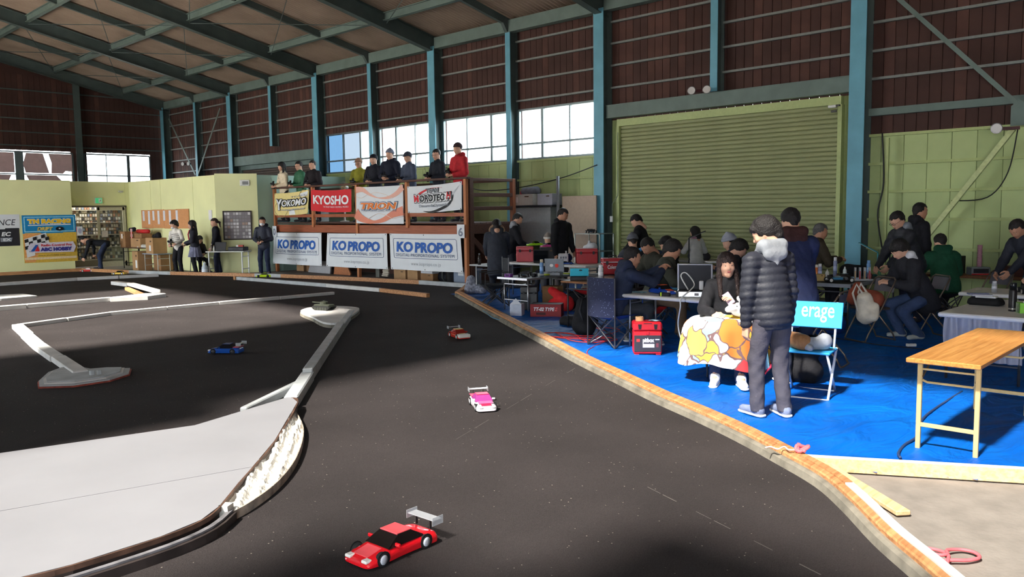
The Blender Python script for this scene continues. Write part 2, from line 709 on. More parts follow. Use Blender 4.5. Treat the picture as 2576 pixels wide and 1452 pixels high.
# steel beams over the two shutters
for (y0, y1, z0, z1, mm) in ((6.4, 12.08, 3.9, 4.18, TEALG), (24.4, 30.1, 3.62, 3.94, TEALG)):
    m = MB()
    m.box((CF + 0.1, (y0 + y1) / 2, (z0 + z1) / 2), (0.02, y1 - y0, z1 - z0))
    m.box((CF + 0.18, (y0 + y1) / 2, z1), (0.2, y1 - y0, 0.02))
    m.box((CF + 0.18, (y0 + y1) / 2, z0), (0.2, y1 - y0, 0.02))
    m.obj('lintel_beam', mm, wall_r)

# ---- roller shutters
def shutter(name, label, y0, y1, ztop, mm, fm):
    root = MB().box((WX - 0.0, (y0 + y1) / 2, ztop + 0.08), (0.2, y1 - y0 + 0.1, 0.16)).obj(name, fm)
    struct(root, label)
    for yy in (y0 - 0.03, y1 + 0.03):
        MB().box((WX - 0.02, yy, ztop / 2), (0.16, 0.08, ztop)).obj('guide_rail', fm, root)
        MB().box((WX + 0.06, yy + (0.2 if yy > y0 else -0.2), ztop / 2 + 0.1), (0.04, 0.42, ztop + 0.2)).obj('side_sheet', fm, root)
    pitch = 0.088
    n = int(ztop / pitch)
    b = MB()
    hy = (y1 - y0) / 2
    prof = [(0.0, 0.0), (-0.016, 0.02), (-0.02, 0.045), (-0.014, 0.068), (0.0, 0.082), (0.012, 0.082), (0.012, 0)]
    vs = [(p[0], s_ * hy, p[1]) for s_ in (-1, 1) for p in prof]
    q = len(prof)
    F = [(i, (i + 1) % q, q + (i + 1) % q, q + i) for i in range(q)] + [tuple(range(q))[::-1], tuple(range(q, 2 * q))]
    b.add(vs, F)
    me = b.mesh('slat', mm)
    for i in range(n):
        link('slat', me, root, (WX - 0.01, (y0 + y1) / 2, i * pitch + 0.02))
    return root


shutter('door_1', 'large pale green roller shutter in the window wall, closed', 6.68, 11.85, 3.7, SHUT, PGREEN)
shutter('door_2', 'brown roller shutter behind the partition corner', 24.7, 29.9, 3.45, SHUT2, TEALG)
MB().box((WX - 0.03, 9.3, 0.05), (0.05, 5.2, 0.1)).obj('bottom_bar', PGREEN, bpy.data.objects['door_1'])
MB().box((WX + 0.1, 9.3, 1.9), (0.04, 5.4, 3.9)).obj('outer_sheet', SHUT, bpy.data.objects['door_1'])

# ---- windows
GLASS = bpy.data.materials.new('window_glass')
GLASS.use_nodes = True
nt = GLASS.node_tree
nt.nodes.remove(nt.nodes['Principled BSDF'])
_t = nt.nodes.new('ShaderNodeBsdfTransparent')
_t.inputs[0].default_value = (0.93, 0.96, 0.97, 1)
_g = nt.nodes.new('ShaderNodeBsdfGlossy')
_g.inputs['Roughness'].default_value = 0.05
_mx = nt.nodes.new('ShaderNodeMixShader')
_mx.inputs[0].default_value = 0.05
nt.links.new(_t.outputs[0], _mx.inputs[1])
nt.links.new(_g.outputs[0], _mx.inputs[2])
nt.links.new(_mx.outputs[0], nt.nodes['Material Output'].inputs[0])


def tinted(name, col):
    m = GLASS.copy()
    m.name = name
    for n in m.node_tree.nodes:
        if n.type == 'BSDF_TRANSPARENT':
            n.inputs[0].default_value = (*col, 1)
    return m


BLUEGLASS = tinted('blue_tinted_glass', (0.15, 0.21, 0.265))  # pane glass with a blue tint
PALEBLUE = tinted('pale_tinted_glass', (0.24, 0.26, 0.28))
PAPER = mat('torn_window_paper', srgb(196, 172, 170), 0.9, var=0.08, nscale=6)
_n = PAPER.node_tree
_tl = _n.nodes.new('ShaderNodeBsdfTranslucent')
_tl.inputs[0].default_value = (0.075, 0.058, 0.056, 1)
_ad = _n.nodes.new('ShaderNodeAddShader')
_n.links.new(_n.nodes['Principled BSDF'].outputs[0], _ad.inputs[0])
_n.links.new(_tl.outputs[0], _ad.inputs[1])
_n.links.new(_ad.outputs[0], _n.nodes['Material Output'].inputs[0])
FRAME = mat('aluminium_window_frame', srgb(120, 132, 134), 0.45, 0.6, var=0.05)
wn = [0]


def window(a0, a1, z0, z1, cols, zsplit, axis, pos, skip=(), tints=None):
    # axis 'Y': lies in the long wall; axis 'X': lies in the far wall
    wn[0] += 1

    def P(a, z, off=0.0):
        return (pos + off, a, z) if axis == 'Y' else (a, pos + off, z)

    def S(da, dz, t):
        return (t, da, dz) if axis == 'Y' else (da, t, dz)
    root = MB()
    t = 0.05
    root.box(P((a0 + a1) / 2, z0), S(a1 - a0, t, 0.1)).box(P((a0 + a1) / 2, z1), S(a1 - a0, t, 0.1))
    for a in (a0, a1):
        root.box(P(a, (z0 + z1) / 2), S(t, z1 - z0, 0.1))
    root = struct(root.obj('window_%d' % wn[0], FRAME), 'band window in the upper wall, glaring with daylight')
    for a, w in cols:
        MB().box(P(a, (z0 + z1) / 2), S(w, z1 - z0 - t, 0.06)).obj('mullion', FRAME, root)
    MB().box(P((a0 + a1) / 2, zsplit), S(a1 - a0 - t, 0.045, 0.07)).obj('transom', FRAME, root)
    edges = [a0] + [c[0] for c in cols] + [a1]
    for i in range(len(edges) - 1):
        for (za, zb) in ((z0, zsplit), (zsplit, z1)):
            mm = GLASS
            if tints and i in tints:
                mm = tints[i]
            MB().box(P((edges[i] + edges[i + 1]) / 2, (za + zb) / 2), S(edges[i + 1] - edges[i] - 0.02, zb - za - 0.02, 0.006)).obj('pane', mm, root)
    return root


for k in (1, 2):
    y0 = 6.38 + 6 * k
    for (a, b_) in ((y0 + 0.03, y0 + 2.72), (y0 + 2.93, y0 + 5.7)):
        L = b_ - a
        if k == 2 and a > y0 + 2:
            tints = {1: PALEBLUE, 2: BLUEGLASS}
        else:
            tints = None
        cols = [(a + L * 0.36, 0.035), (a + L * 0.70, 0.075)] if a < y0 + 2 else [(a + L * 0.3, 0.075), (a + L * 0.65, 0.035)]
        window(a, b_, 3.1, 4.36, cols, 3.49, 'Y', WX - 0.02, tints=tints)
        portal((WX + 0.15, (a + b_) / 2, 3.73), (b_ - a, 1.26), (0, rad(90), 0))
        # sheet strip over the window head
for k in (1, 2):
    for a in (6.38 + 6 * k + 2.72 + 0.1, 6.38 + 6 * k + 5.8):
        MB().box((WX + 0.03, a + 0.02, 3.72), (0.04, 0.3, 1.36)).obj('window_pier', BROWN, wall_r)

# ---- far wall
wf = MB()
wf.box(((LX + WX) / 2, WY + 0.05, 1.55), (WX - LX, 0.06, 3.1))
wf.box(((LX + 8.0) / 2, WY + 0.05, 5.9), (8.0 - LX, 0.06, 6.0))
wf.box((11.9, WY + 0.05, 6.6), (7.8, 0.06, 4.4))
wf.box((15.45, WY + 0.05, 3.7), (0.9, 0.06, 1.4))
wf.box((12.05, WY + 0.05, 3.7), (0.5, 0.06, 1.4))
wall_f = struct(wf.obj('wall_far', BROWN), 'dark brown boarded gable wall at the far end')
x = 8.1
while x < 15.75:
    zt = 0
    has = (x < 11.85 or 12.3 < x < 15.0)
    board(4.38 if has else 3.0, min(7.2, rz_(x) - 0.4) if x > 11 else 7.3, x, BROWN if rnd.random() < 0.8 else BROWN2, wall_f, 'F', x=x, wdt=0.196).location = (x, WY, 4.38 if has else 3.0)
    x += 0.2
for z in (6.7, 6.1, 5.6, 5.08, 4.56):
    MB().box((11.9, WY - 0.055, z), (7.6, 0.07, 0.045)).obj('girt', STEELD, wall_f)
for xx in (12.02, 8.3):
    m = MB().box((xx, WY - 0.35, 3.6), (0.26, 0.03, 7.2))
    m.box((xx, WY - 0.18, 3.6), (0.03, 0.3, 7.2))
    m.obj('gable_post', STEELD, wall_f)
w1 = window(8.4, 11.85, 3.16, 4.32, [(9.9, 0.3)], 3.45, 'X', WY + 0.02)
w2 = window(12.3, 14.95, 3.16, 4.32, [(13.15, 0.03), (14.05, 0.12)], 3.45, 'X', WY + 0.02)
portal((11.7, WY + 0.16, 3.74), (6.5, 1.16), (rad(-90), 0, 0))
# torn paper left on the inside of the first window
for poly in ([(8.45, 3.5), (9.72, 3.5), (9.72, 4.28), (8.9, 4.28), (8.62, 3.9), (8.55, 4.28), (8.45, 4.28)],
             [(10.1, 3.5), (10.95, 3.5), (10.75, 4.28), (10.15, 4.28), (10.02, 3.85)],
             [(11.02, 3.49), (11.45, 3.49), (11.55, 3.6), (11.8, 3.58), (11.82, 4.28), (10.95, 4.28), (11.05, 3.9)],
             [(8.45, 3.2), (9.5, 3.2), (9.6, 3.42), (8.45, 3.42)], [(10.2, 3.2), (11.4, 3.2), (11.2, 3.42), (10.1, 3.42)]):
    MB().prism([(p[0], p[1]) for p in poly], -0.002, 0.002,
               M=Matrix.Translation((0, WY - 0.02, 0)) @ Matrix(((1, 0, 0, 0), (0, 0, -1, 0), (0, 1, 0, 0), (0, 0, 0, 1)))).obj('torn_paper', PAPER, w1)

# ---- unseen walls that close the hall: left wall with openings sized for their daylight, closed rear wall
wl = MB()
OPEN_L = [(-6.6, 0.6), (17.2, 29.3)]       # unseen doors sized and placed for the light they let in (y0, y1), 4.2 m high
ycur = BY
for (a, b_) in OPEN_L:
    wl.box((LX - 0.05, (ycur + a) / 2, 2.1), (0.1, a - ycur, 4.2))
    ycur = b_
    portal((LX - 0.12, (a + b_) / 2, 2.1), (4.2, b_ - a), (0, rad(-90), 0))
wl.box((LX - 0.05, (ycur + WY) / 2, 2.1), (0.1, WY - ycur, 4.2))
wl.box((LX - 0.05, (BY + WY) / 2, 5.5), (0.1, WY - BY, 2.6))
struct(wl.obj('wall_left', BROWN), 'boarded wall opposite the window wall')
wb = MB()
wb.box((RIDGE, BY - 0.05, 6.8), (WX - LX, 0.1, 5.2))
wb.box((RIDGE, BY - 0.05, 2.1), (WX - LX, 0.1, 4.2))
struct(wb.obj('wall_rear', BROWN), 'boarded gable wall behind the viewer')
# added sheets dimming the sun in the rooflights, one passing more for a brighter patch
SUNSHEET = tinted('added_dimming_sheet', (0.04, 0.04, 0.039))
SUNSHEET2 = tinted('added_brighter_sheet', (0.062, 0.062, 0.06))
for (a, b_, c, d) in LIGHTS:
    MB().grid(lambda u, v: (a + (b_ - a) * u, c + (d - c) * v, rz_(a + (b_ - a) * u) + 0.06), 1, 1).obj('added_dimming_sheet', SUNSHEET2 if c > 10 else SUNSHEET, ceil)
# ground outside
gd = MB().box((5, 14, -0.3), (160, 160, 0.16)).obj('ground_outside', mat('asphalt_outside', srgb(84, 82, 80), 0.9))
struct(gd, 'paved ground outside the hall')

# ---- partition booth in the far corner
PH = 2.95
pw = MB().box((3.2, 29.75, PH / 2), (12.6, 0.08, PH)).obj('wall_partition_left', PART)
struct(pw, 'pale yellow-green partition hung with sponsor banners')
pc = MB()
pc.box((10.47, 30.3, 2.53), (1.94, 0.08, 0.84))
pc.box((9.47, 30.06, PH / 2), (0.06, 0.56, PH))
pc.box((11.512, 30.3, PH / 2), (0.14, 0.08, PH))
struct(pc.obj('wall_partition_door', PART), 'recessed yellow-green partition around the glazed shop door')
pr = MB().box((11.62, 27.05, PH / 2), (0.08, 6.65, PH)).obj('wall_partition_right', PART)
struct(pr, 'pale yellow-green partition beside the shop door')
pa, pb = Vector((11.6, 23.75)), Vector((12.62, 23.1))
pm = MB().beam((pa.x, pa.y, PH / 2 + 0.02), (pb.x, pb.y, PH / 2 + 0.02), 0.08, PH + 0.04)
struct(pm.obj('wall_partition_corner', PART), 'yellow-green partition corner panel beside the drivers stand')
ps = MB().box((14.2, 23.14, PH / 2), (3.2, 0.08, PH))
pso = struct(ps.obj('wall_partition_side', PARTB), 'pale teal partition side running behind the drivers stand')
for xx in (13.4, 14.7):
    MB().box((xx, 23.095, PH / 2), (0.03, 0.012, PH)).obj('batten', PARTB, pso)
for yy in (28.4, 27.6, 25.2):
    MB().box((11.575, yy, PH / 2), (0.012, 0.02, PH)).obj('joint_cover', PART, pr)
# ------------------------------------------------------------------ the circuit
def track_material():
    m = bpy.data.materials.new('track_carpet')
    m.use_nodes = True
    nt = m.node_tree
    b = nt.nodes['Principled BSDF']
    b.inputs['Roughness'].default_value = 0.85
    b.inputs['Specular IOR Level'].default_value = 0.12
    tc = nt.nodes.new('ShaderNodeTexCoord')
    n1 = nt.nodes.new('ShaderNodeTexNoise')
    n1.inputs['Scale'].default_value = 0.9
    n1.inputs['Detail'].default_value = 7
    r1 = nt.nodes.new('ShaderNodeValToRGB')
    r1.color_ramp.elements[0].position, r1.color_ramp.elements[1].position = 0.3, 0.75
    r1.color_ramp.elements[0].color = (*srgb(49, 45, 45), 1)
    r1.color_ramp.elements[1].color = (*srgb(60, 55, 55), 1)
    vo = nt.nodes.new('ShaderNodeTexVoronoi')          # dust and grit
    vo.inputs['Scale'].default_value = 17
    r2 = nt.nodes.new('ShaderNodeValToRGB')
    r2.color_ramp.elements[0].position, r2.color_ramp.elements[1].position = 0.05, 0.085
    r2.color_ramp.elements[0].color, r2.color_ramp.elements[1].color = (1, 1, 1, 1), (0, 0, 0, 1)
    n3 = nt.nodes.new('ShaderNodeTexNoise')
    n3.inputs['Scale'].default_value = 3.1
    r3 = nt.nodes.new('ShaderNodeValToRGB')
    r3.color_ramp.elements[0].position, r3.color_ramp.elements[1].position = 0.42, 0.56
    mul = nt.nodes.new('ShaderNodeMath')
    mul.operation = 'MULTIPLY'
    mx = nt.nodes.new('ShaderNodeMix')
    mx.data_type = 'RGBA'
    mx.inputs['B'].default_value = (*srgb(168, 158, 146), 1)
    n4 = nt.nodes.new('ShaderNodeTexNoise')
    n4.inputs['Scale'].default_value = 160
    gr = nt.nodes.new('ShaderNodeMix')
    gr.data_type = 'RGBA'
    gr.blend_type = 'OVERLAY'
    gr.inputs['Factor'].default_value = 0.7
    bp = nt.nodes.new('ShaderNodeBump')
    bp.inputs['Strength'].default_value = 0.35
    bp.inputs['Distance'].default_value = 0.01
    L = nt.links.new
    for n in (n1, vo, n3, n4):
        L(tc.outputs['Object'], n.inputs['Vector'])
    L(n1.outputs[0], r1.inputs[0])
    L(vo.outputs['Distance'], r2.inputs[0])
    L(n3.outputs[0], r3.inputs[0])
    L(r2.outputs[0], mul.inputs[0])
    L(r3.outputs[0], mul.inputs[1])
    L(mul.outputs[0], mx.inputs['Factor'])
    L(r1.outputs[0], gr.inputs['A'])
    L(n4.outputs[0], gr.inputs['B'])
    L(gr.outputs['Result'], mx.inputs['A'])
    L(mx.outputs['Result'], b.inputs['Base Color'])
    L(n4.outputs[0], bp.inputs['Height'])
    L(bp.outputs[0], b.inputs['Normal'])
    return m


KERB = [(11.50, 12.95), (9.41, 9.58), (8.17, 7.55), (7.28, 6.11), (6.7, 5.09), (6.24, 4.29), (5.92, 3.67), (5.61, 3.12), (5.3, 2.64), (5.01, 2.22), (4.71, 1.92), (4.34, 1.6), (4.06, 1.32), (3.75, 1.0), (3.3, 0.4)]
FARK = [(-4.0, 29.5), (9.3, 28.5), (9.85, 26.1), (10.4, 24.4), (11.05, 22.7), (11.55, 21.5), (11.85, 20.6), (12.5, 17.8), (12.85, 15.8), (12.95, 14.2), (12.3, 13.6), (11.50, 12.95)]
tp = [Vector((p[0], p[1], 0)) for p in FARK + KERB[1:]] + [Vector((3.3, -4, 0)), Vector((-4.0, -4, 0))]
tk = MB().prism([(p.x, p.y) for p in tp], -0.012, 0.004).obj('floor_track', track_material())
struct(tk, 'dark grey carpeted racing track surface, dusty, sunlit in patches')
# chalky scuff lines and seams of the carpet
SCUFF = mat('chalk_scuff', srgb(104, 98, 94), 0.8, var=0.2)
for (a, b_, w) in (((4.2, 4.75), (7.1, 5.95), 0.004), ((4.28, 3.0), (3.78, 1.62), 0.007)):
    A, B = Vector(a), Vector(b_)
    for i in range(9):
        if i in (2, 5, 7):
            continue
        q0, q1 = A.lerp(B, i / 9), A.lerp(B, (i + 0.85) / 9)
        MB().beam((q0.x, q0.y, 0.0042), (q1.x, q1.y, 0.0042), w * (0.5 + 0.5 * ((i * 7) % 3) / 2), 0.001).obj('scuff_line', SCUFF, tk)

WOODK = wood('kerb_timber', srgb(150, 96, 58), srgb(206, 152, 102), 0.6)
WOODG = mat('grey_worn_timber', srgb(122, 116, 104), 0.8, var=0.35, nscale=7, bump=0.2, bscale=25)
WHITEW = mat('white_painted_timber', srgb(205, 203, 200), 0.6, var=0.12, nscale=4, bump=0.06, bscale=20)
WHITEB = mat('white_board', srgb(147, 147, 152), 0.45, var=0.05, nscale=1.5)
GREYW = mat('grey_painted_timber', srgb(176, 180, 182), 0.6, var=0.15, nscale=6)
RUST = mat('chipped_edge', srgb(150, 70, 56), 0.7, var=0.4, nscale=14)
DARKW = mat('dark_stained_timber', srgb(58, 50, 48), 0.5, var=0.4, nscale=5)


def subdiv(path, n=4):
    # smooth a polyline (Catmull-Rom)
    P = [Vector(p) for p in path]
    out = []
    for i in range(len(P) - 1):
        p0, p1, p2, p3 = P[max(i - 1, 0)], P[i], P[i + 1], P[min(i + 2, len(P) - 1)]
        for k in range(n):
            t = k / n
            out.append(0.5 * ((2 * p1) + (p2 - p0) * t + (2 * p0 - 5 * p1 + 4 * p2 - p3) * t * t + (3 * p1 - p0 - 3 * p2 + p3) * t ** 3))
    out.append(P[-1])
    return out


# right-hand kerb: timber strips laid on a worn batten
kr = thing('track_kerb', 'long curved kerb of orange timber strips between track and blue tarp', 'kerb', (0, 0, 0))
kp = [p.to_3d() if len(p) == 2 else p for p in subdiv([Vector((a, b_, 0)) for a, b_ in KERB], 4)]
MB().sweep(kp, [(-0.012, 0), (0.0, 0.05), (0.02, 0.065), (0.04, 0.065), (0.04, 0)]).obj('worn_batten', WOODG, kr)
seg = [0, 7, 13, 19, 26, 32, 38, 44, len(kp) - 1]
for i in range(len(seg) - 1):
    p = kp[seg[i]:seg[i + 1] + 1]
    if len(p) < 2:
        continue
    p = [q.copy() for q in p]
    p[-1] = p[-1] + (p[-2] - p[-1]).normalized() * 0.006
    MB().sweep(p, [(0.035, 0.02), (0.035, 0.085), (0.045, 0.092), (0.085, 0.092), (0.088, 0.02)]).obj('timber_strip', WOODK, kr)
    MB().sweep(p, [(0.09, 0.0), (0.09, 0.1), (0.14, 0.1), (0.14, 0.0)]).obj('timber_strip', WOODK if i < 6 else WHITEW, kr)

# far kerb
fk = thing('track_kerb', 'low timber kerb at the foot of the partition and drivers stand', 'kerb', (0, 0, 0))
fp = [Vector((a, b_, 0)) for a, b_ in FARK]
for i in range(len(fp) - 1):
    MB().sweep([fp[i], fp[i + 1]], [(0.0, 0), (0.0, 0.1), (0.1, 0.1), (0.1, 0)]).obj('timber', WOODK if i % 3 != 2 else GREYW, fk)

# cross plank at the front edge of the tarp, and a loose plank
cp = thing('edge_plank', 'pale timber plank with white top along the front edge of the tarp', 'plank', (0, 0, 0))
a, b_ = Vector((5.30, 2.44, 0)), Vector((6.7, 0.02, 0))
MB().beam(a + Vector((0, 0, 0.045)), b_ + Vector((0, 0, 0.045)), 0.04, 0.088).obj('plank', wood('pale_timber', srgb(196, 156, 112), srgb(226, 194, 152), 0.6), cp)
MB().beam(a + Vector((0.01, 0.01, 0.091)), b_ + Vector((0.01, 0.01, 0.091)), 0.045, 0.006).obj('white_top', WHITEW, cp)
lp = MB().beam((5.42, 2.33, 0.016), (4.86, 1.63, 0.016), 0.09, 0.03, r=0.006).obj('loose_plank', wood('pale_timber', (0, 0, 0), (0, 0, 0)))
tag(lp, 'loose pale timber plank lying on concrete beside the curved kerb', 'plank')

# ---- lane rails
def rail(label, pts, w=0.09, h=0.09, mm=None, name='lane_rail', pieces=1, chip=True):
    t = thing(name, label, 'rail', (0, 0, 0))
    P = [Vector((a, b_, 0)) for a, b_ in pts]
    k = 0
    for i in range(len(P) - 1):
        n = pieces
        for j in range(n):
            a = P[i].lerp(P[i + 1], j / n)
            b_ = P[i].lerp(P[i + 1], (j + 1) / n)
            off = 0.006 * ((-1) ** (i + j))
            d = (b_ - a).normalized()
            s_ = Vector((-d.y, d.x, 0)) * off
            MB().beam(a + s_ + Vector((0, 0, h / 2)), b_ + s_ - d * 0.01 + Vector((0, 0, h / 2)), w, h - 0.004 * (k % 2), r=0.008).obj('timber', mm or WHITEW, t)
            k += 1
    return t


rail('long white-topped rail along the back straight near the partition', [(3.0, 24.3), (7.85, 24.5), (9.9, 24.0)], 0.1, 0.09, pieces=2)
t = rail('brown and white timber rail on the track in front of the drivers stand', [(10.75, 20.95), (11.02, 17.0)], 0.09, 0.09, mm=GREYW)
MB().beam((11.02, 17.0, 0.045), (11.1, 15.0, 0.045), 0.09, 0.086, r=0.006).obj('timber', WHITEW, t)
MB().beam((11.1, 14.98, 0.045), (10.98, 13.2, 0.045), 0.09, 0.086, r=0.006).obj('timber', WOODK, t)
MB().box((10.74, 21.0, 0.045), (0.11, 0.1, 0.1)).obj('end_block', WOODK, t)
t = rail('long white rail crossing the middle of the track', [(3.84, 14.85), (5.44, 15.42), (7.51, 15.45), (10.09, 15.32)], 0.085, 0.07, pieces=2)
t = rail('white rail leading down to the fan-shaped corner plate', [(3.82, 14.82), (3.42, 12.3), (3.1, 9.75)], 0.16, 0.075, pieces=2)
rail('white rail with angled end behind the middle rail', [(-1.0, 17.9), (3.2, 17.95), (6.42, 18.0)], 0.14, 0.09, pieces=2)
zt = thing('corner_rail', 'white angled corner piece with timber offcuts at the far hairpin', 'rail')
MB().prism([(6.35, 17.86), (7.0, 17.6), (7.5, 17.86), (7.52, 18.0), (7.25, 18.35), (6.4, 18.08)], 0.0, 0.08).obj('corner_plate', WHITEW, zt)
MB().beam((7.4, 18.1, 0.12), (7.8, 20.6, 0.12), 0.16, 0.07, r=0.01).obj('timber', WHITEW, zt)
MB().beam((7.8, 20.65, 0.1), (7.78, 21.6, 0.1), 0.16, 0.09, r=0.01).obj('timber', WHITEW, zt)
MB().beam((7.2, 18.4, 0.04), (7.6, 20.3, 0.04), 0.1, 0.08, r=0.01).obj('timber', WOODK, zt)
wp = MB().prism([(3.5, 20.1), (4.9, 20.02), (5.61, 20.1), (5.55, 20.9), (4.8, 21.2), (3.4, 21.2)], 0.0, 0.05).obj('white_slab', WHITEW)  # flat white shape, slightly raised
tag(wp, 'low white slab at the left edge of the track', 'plate')

# teardrop plate (a toy tank is parked on it)
td = thing('teardrop_plate', 'white teardrop-shaped island plate under the toy tank', 'plate')
poly = subdiv([Vector(q).to_3d() for q in [(7.5, 12.3), (7.7, 12.75), (8.1, 13.05), (8.5, 12.85), (8.62, 12.4), (8.4, 12.0), (7.7, 11.3), (7.2, 10.85), (7.1, 11.1), (7.35, 11.8), (7.5, 12.3)]], 4)
MB().prism([(p.x, p.y) for p in poly[:-1]], 0.0, 0.08).obj('plate', WHITEW, td)
MB().prism([((p.x - 7.9) * 1.02 + 7.9, (p.y - 12.1) * 1.02 + 12.1) for p in poly[:-1]], 0.0, 0.05).obj('chipped_edge', WOODG, td)

# the long beam that separates the lanes
bm = thing('lane_beam', 'thick grey-white timber beam dividing two lanes', 'beam')
pts = [(8.25, 12.0), (7.05, 10.55), (4.66, 7.62), (3.9, 6.68)]
MB().beam((*pts[0], 0.05), (*pts[1], 0.05), 0.1, 0.1, r=0.01).obj('timber', GREYW, bm)
MB().beam((*pts[1], 0.07), (*pts[2], 0.07), 0.11, 0.14, r=0.012).obj('timber', GREYW, bm)
MB().beam((*pts[2], 0.055), (*pts[3], 0.055), 0.13, 0.11, r=0.012).obj('timber', GREYW, bm)
MB().rbox((4.66, 7.6, 0.13), (0.1, 0.15, 0.05), 0.01, rz=rad(-39)).obj('joint_block', GREYW, bm)
MB().beam((4.58, 7.5, 0.04), (3.45, 6.72, 0.04), 0.07, 0.08, r=0.01).obj('side_timber', GREYW, bm)

# fan-shaped plate of worn layers at the end of the left rail
fn = thing('fan_plate', 'worn fan-shaped corner plate with peeling layers at the rail end', 'plate')
fan = [(3.19, 10.5), (2.9, 10.2), (2.66, 9.72), (2.58, 9.42), (2.85, 9.2), (3.22, 9.2), (3.5, 9.4), (3.64, 9.72), (3.5, 9.86), (3.3, 9.95)]
cx, cy = 3.1, 9.75
for i, (k, z, mm) in enumerate(((1.0, 0.02, RUST), (0.97, 0.032, GREYW), (0.86, 0.044, WHITEW), (0.8, 0.055, GREYW))):
    MB().prism([(cx + (p[0] - cx) * k, cy + (p[1] - cy) * k) for p in fan], 0.0, z).obj('layer', mm, fn)
for q in ((3.14, 9.5), (3.2, 9.47)):
    MB().rbox((*q, 0.075), (0.05, 0.04, 0.06), 0.008).obj('bracket', GREYW, fn)

# ---- big white island board with its dark bumper
wbd = thing('white_island_board', 'large white sheet board covering the inner corner island', 'board')
ob = [(-1.0, 6.95), (1.55, 6.67), (2.85, 6.37), (3.92, 6.72), (3.84, 6.47), (3.05, 5.48), (2.4, 4.78), (2.12, 4.47), (1.95, 4.34), (1.7, 4.27), (1.26, 4.24), (1.02, 4.27), (0.5, 4.38), (-1.0, 4.9)]
Hb = 0.1
# two sheets meeting at a seam
seam_l, seam_r = Vector((-1.0, 5.85)), Vector((2.62, 5.01))
MB().prism([(-1.0, 6.95), (1.55, 6.67), (2.85, 6.37), (3.92, 6.72), (3.84, 6.47), (3.05, 5.48), (2.622, 5.015), (-1.0, 5.853)][::-1], Hb - 0.012, Hb).obj('sheet', WHITEB, wbd)
MB().prism([(-1.0, 5.847), (2.618, 5.008), (2.4, 4.78), (2.12, 4.47), (1.95, 4.34), (1.7, 4.27), (1.26, 4.24), (1.02, 4.27), (0.5, 4.38), (-1.0, 4.9)][::-1], Hb - 0.012, Hb).obj('sheet', WHITEB, wbd)
MB().prism([(p[0], p[1]) for p in ob][::-1], 0.0, Hb - 0.014).obj('core', DARKW, wbd)
edge = subdiv([Vector((*p, 0)) for p in [(3.9, 6.66), (3.84, 6.45), (3.05, 5.46), (2.4, 4.76), (2.12, 4.45), (1.95, 4.32), (1.7, 4.25), (1.26, 4.22), (1.02, 4.25), (0.5, 4.36), (-0.6, 4.75)]], 3)
MB().sweep(edge, [(0.0, 0.075), (0.0, 0.102), (-0.012, 0.102), (-0.012, 0.075)]).obj('rusty_edge_strip', mat('rusty_edge', srgb(88, 64, 52), 0.6, var=0.5, nscale=9), wbd)
bump = subdiv([Vector((*p, 0)) for p in [(2.2, 4.42), (2.0, 4.26), (1.72, 4.17), (1.26, 4.14), (1.0, 4.17), (0.45, 4.28), (-0.6, 4.66)]], 3)
bo = thing('island_bumper', 'dark timber bumper along the lower edge of the white board', 'bumper')
MB().sweep(bump, [(0.0, 0.0), (0.0, 0.055), (-0.06, 0.06), (-0.075, 0.03), (-0.075, 0.0)]).obj('bumper_strip', DARKW, bo)
MB().sweep([p + Vector((0, 0, 0.058)) for p in bump], [(-0.02, 0.0), (-0.02, 0.012), (-0.05, 0.012), (-0.05, 0.0)]).obj('scuffed_rib', mat('scuffed_rib', srgb(120, 118, 122), 0.5, var=0.5, nscale=8), bo)

# crinkled taped filler between board and curved guide strip
TAPE = mat('crinkled_tape', srgb(226, 222, 214), 0.35, var=0.1, nscale=10, bump=0.8, bscale=22)
lens_o = subdiv([Vector((*p, 0)) for p in [(3.80, 6.5), (3.66, 6.15), (3.42, 5.68), (3.02, 5.12), (2.66, 4.74), (2.36, 4.52), (2.16, 4.42)]], 5)
lens_i = subdiv([Vector((*p, 0)) for p in [(3.82, 6.44), (3.44, 5.96), (3.06, 5.48), (2.73, 5.13), (2.42, 4.8), (2.26, 4.62), (2.14, 4.48)]], 5)
ct = thing('taped_filler', 'crinkled white taped filler between the white board and curved guide strip', 'filler')
N_ = len(lens_o) - 1


def lensf(u, v):
    i = v * N_
    k = min(int(i), N_ - 1)
    a = lens_i[k].lerp(lens_i[k + 1], i - k)
    b_ = lens_o[k].lerp(lens_o[k + 1], i - k)
    p = a.lerp(b_, u)
    z = 0.085 - 0.04 * u + 0.02 * wrinkle(p.x * 9, p.y * 7 + p.x * 6) * (1 if 0 < u < 1 else 0.3) + 0.012 * math.sin(p.x * 60 - p.y * 45)
    return (p.x, p.y, max(0.012, z))


MB().grid(lensf, 16, 70).obj('crinkled_sheet', TAPE, ct)
MB().sweep(lens_o, [(0.0, 0.0), (0.0, 0.06), (-0.008, 0.06), (-0.008, 0.0)]).obj('guide_strip', mat('guide_strip', srgb(176, 164, 150), 0.5, var=0.5, nscale=10), ct)
MB().box((2.16, 4.47, 0.05), (0.07, 0.06, 0.1), rz=0.6).obj('taped_block', TAPE, ct)

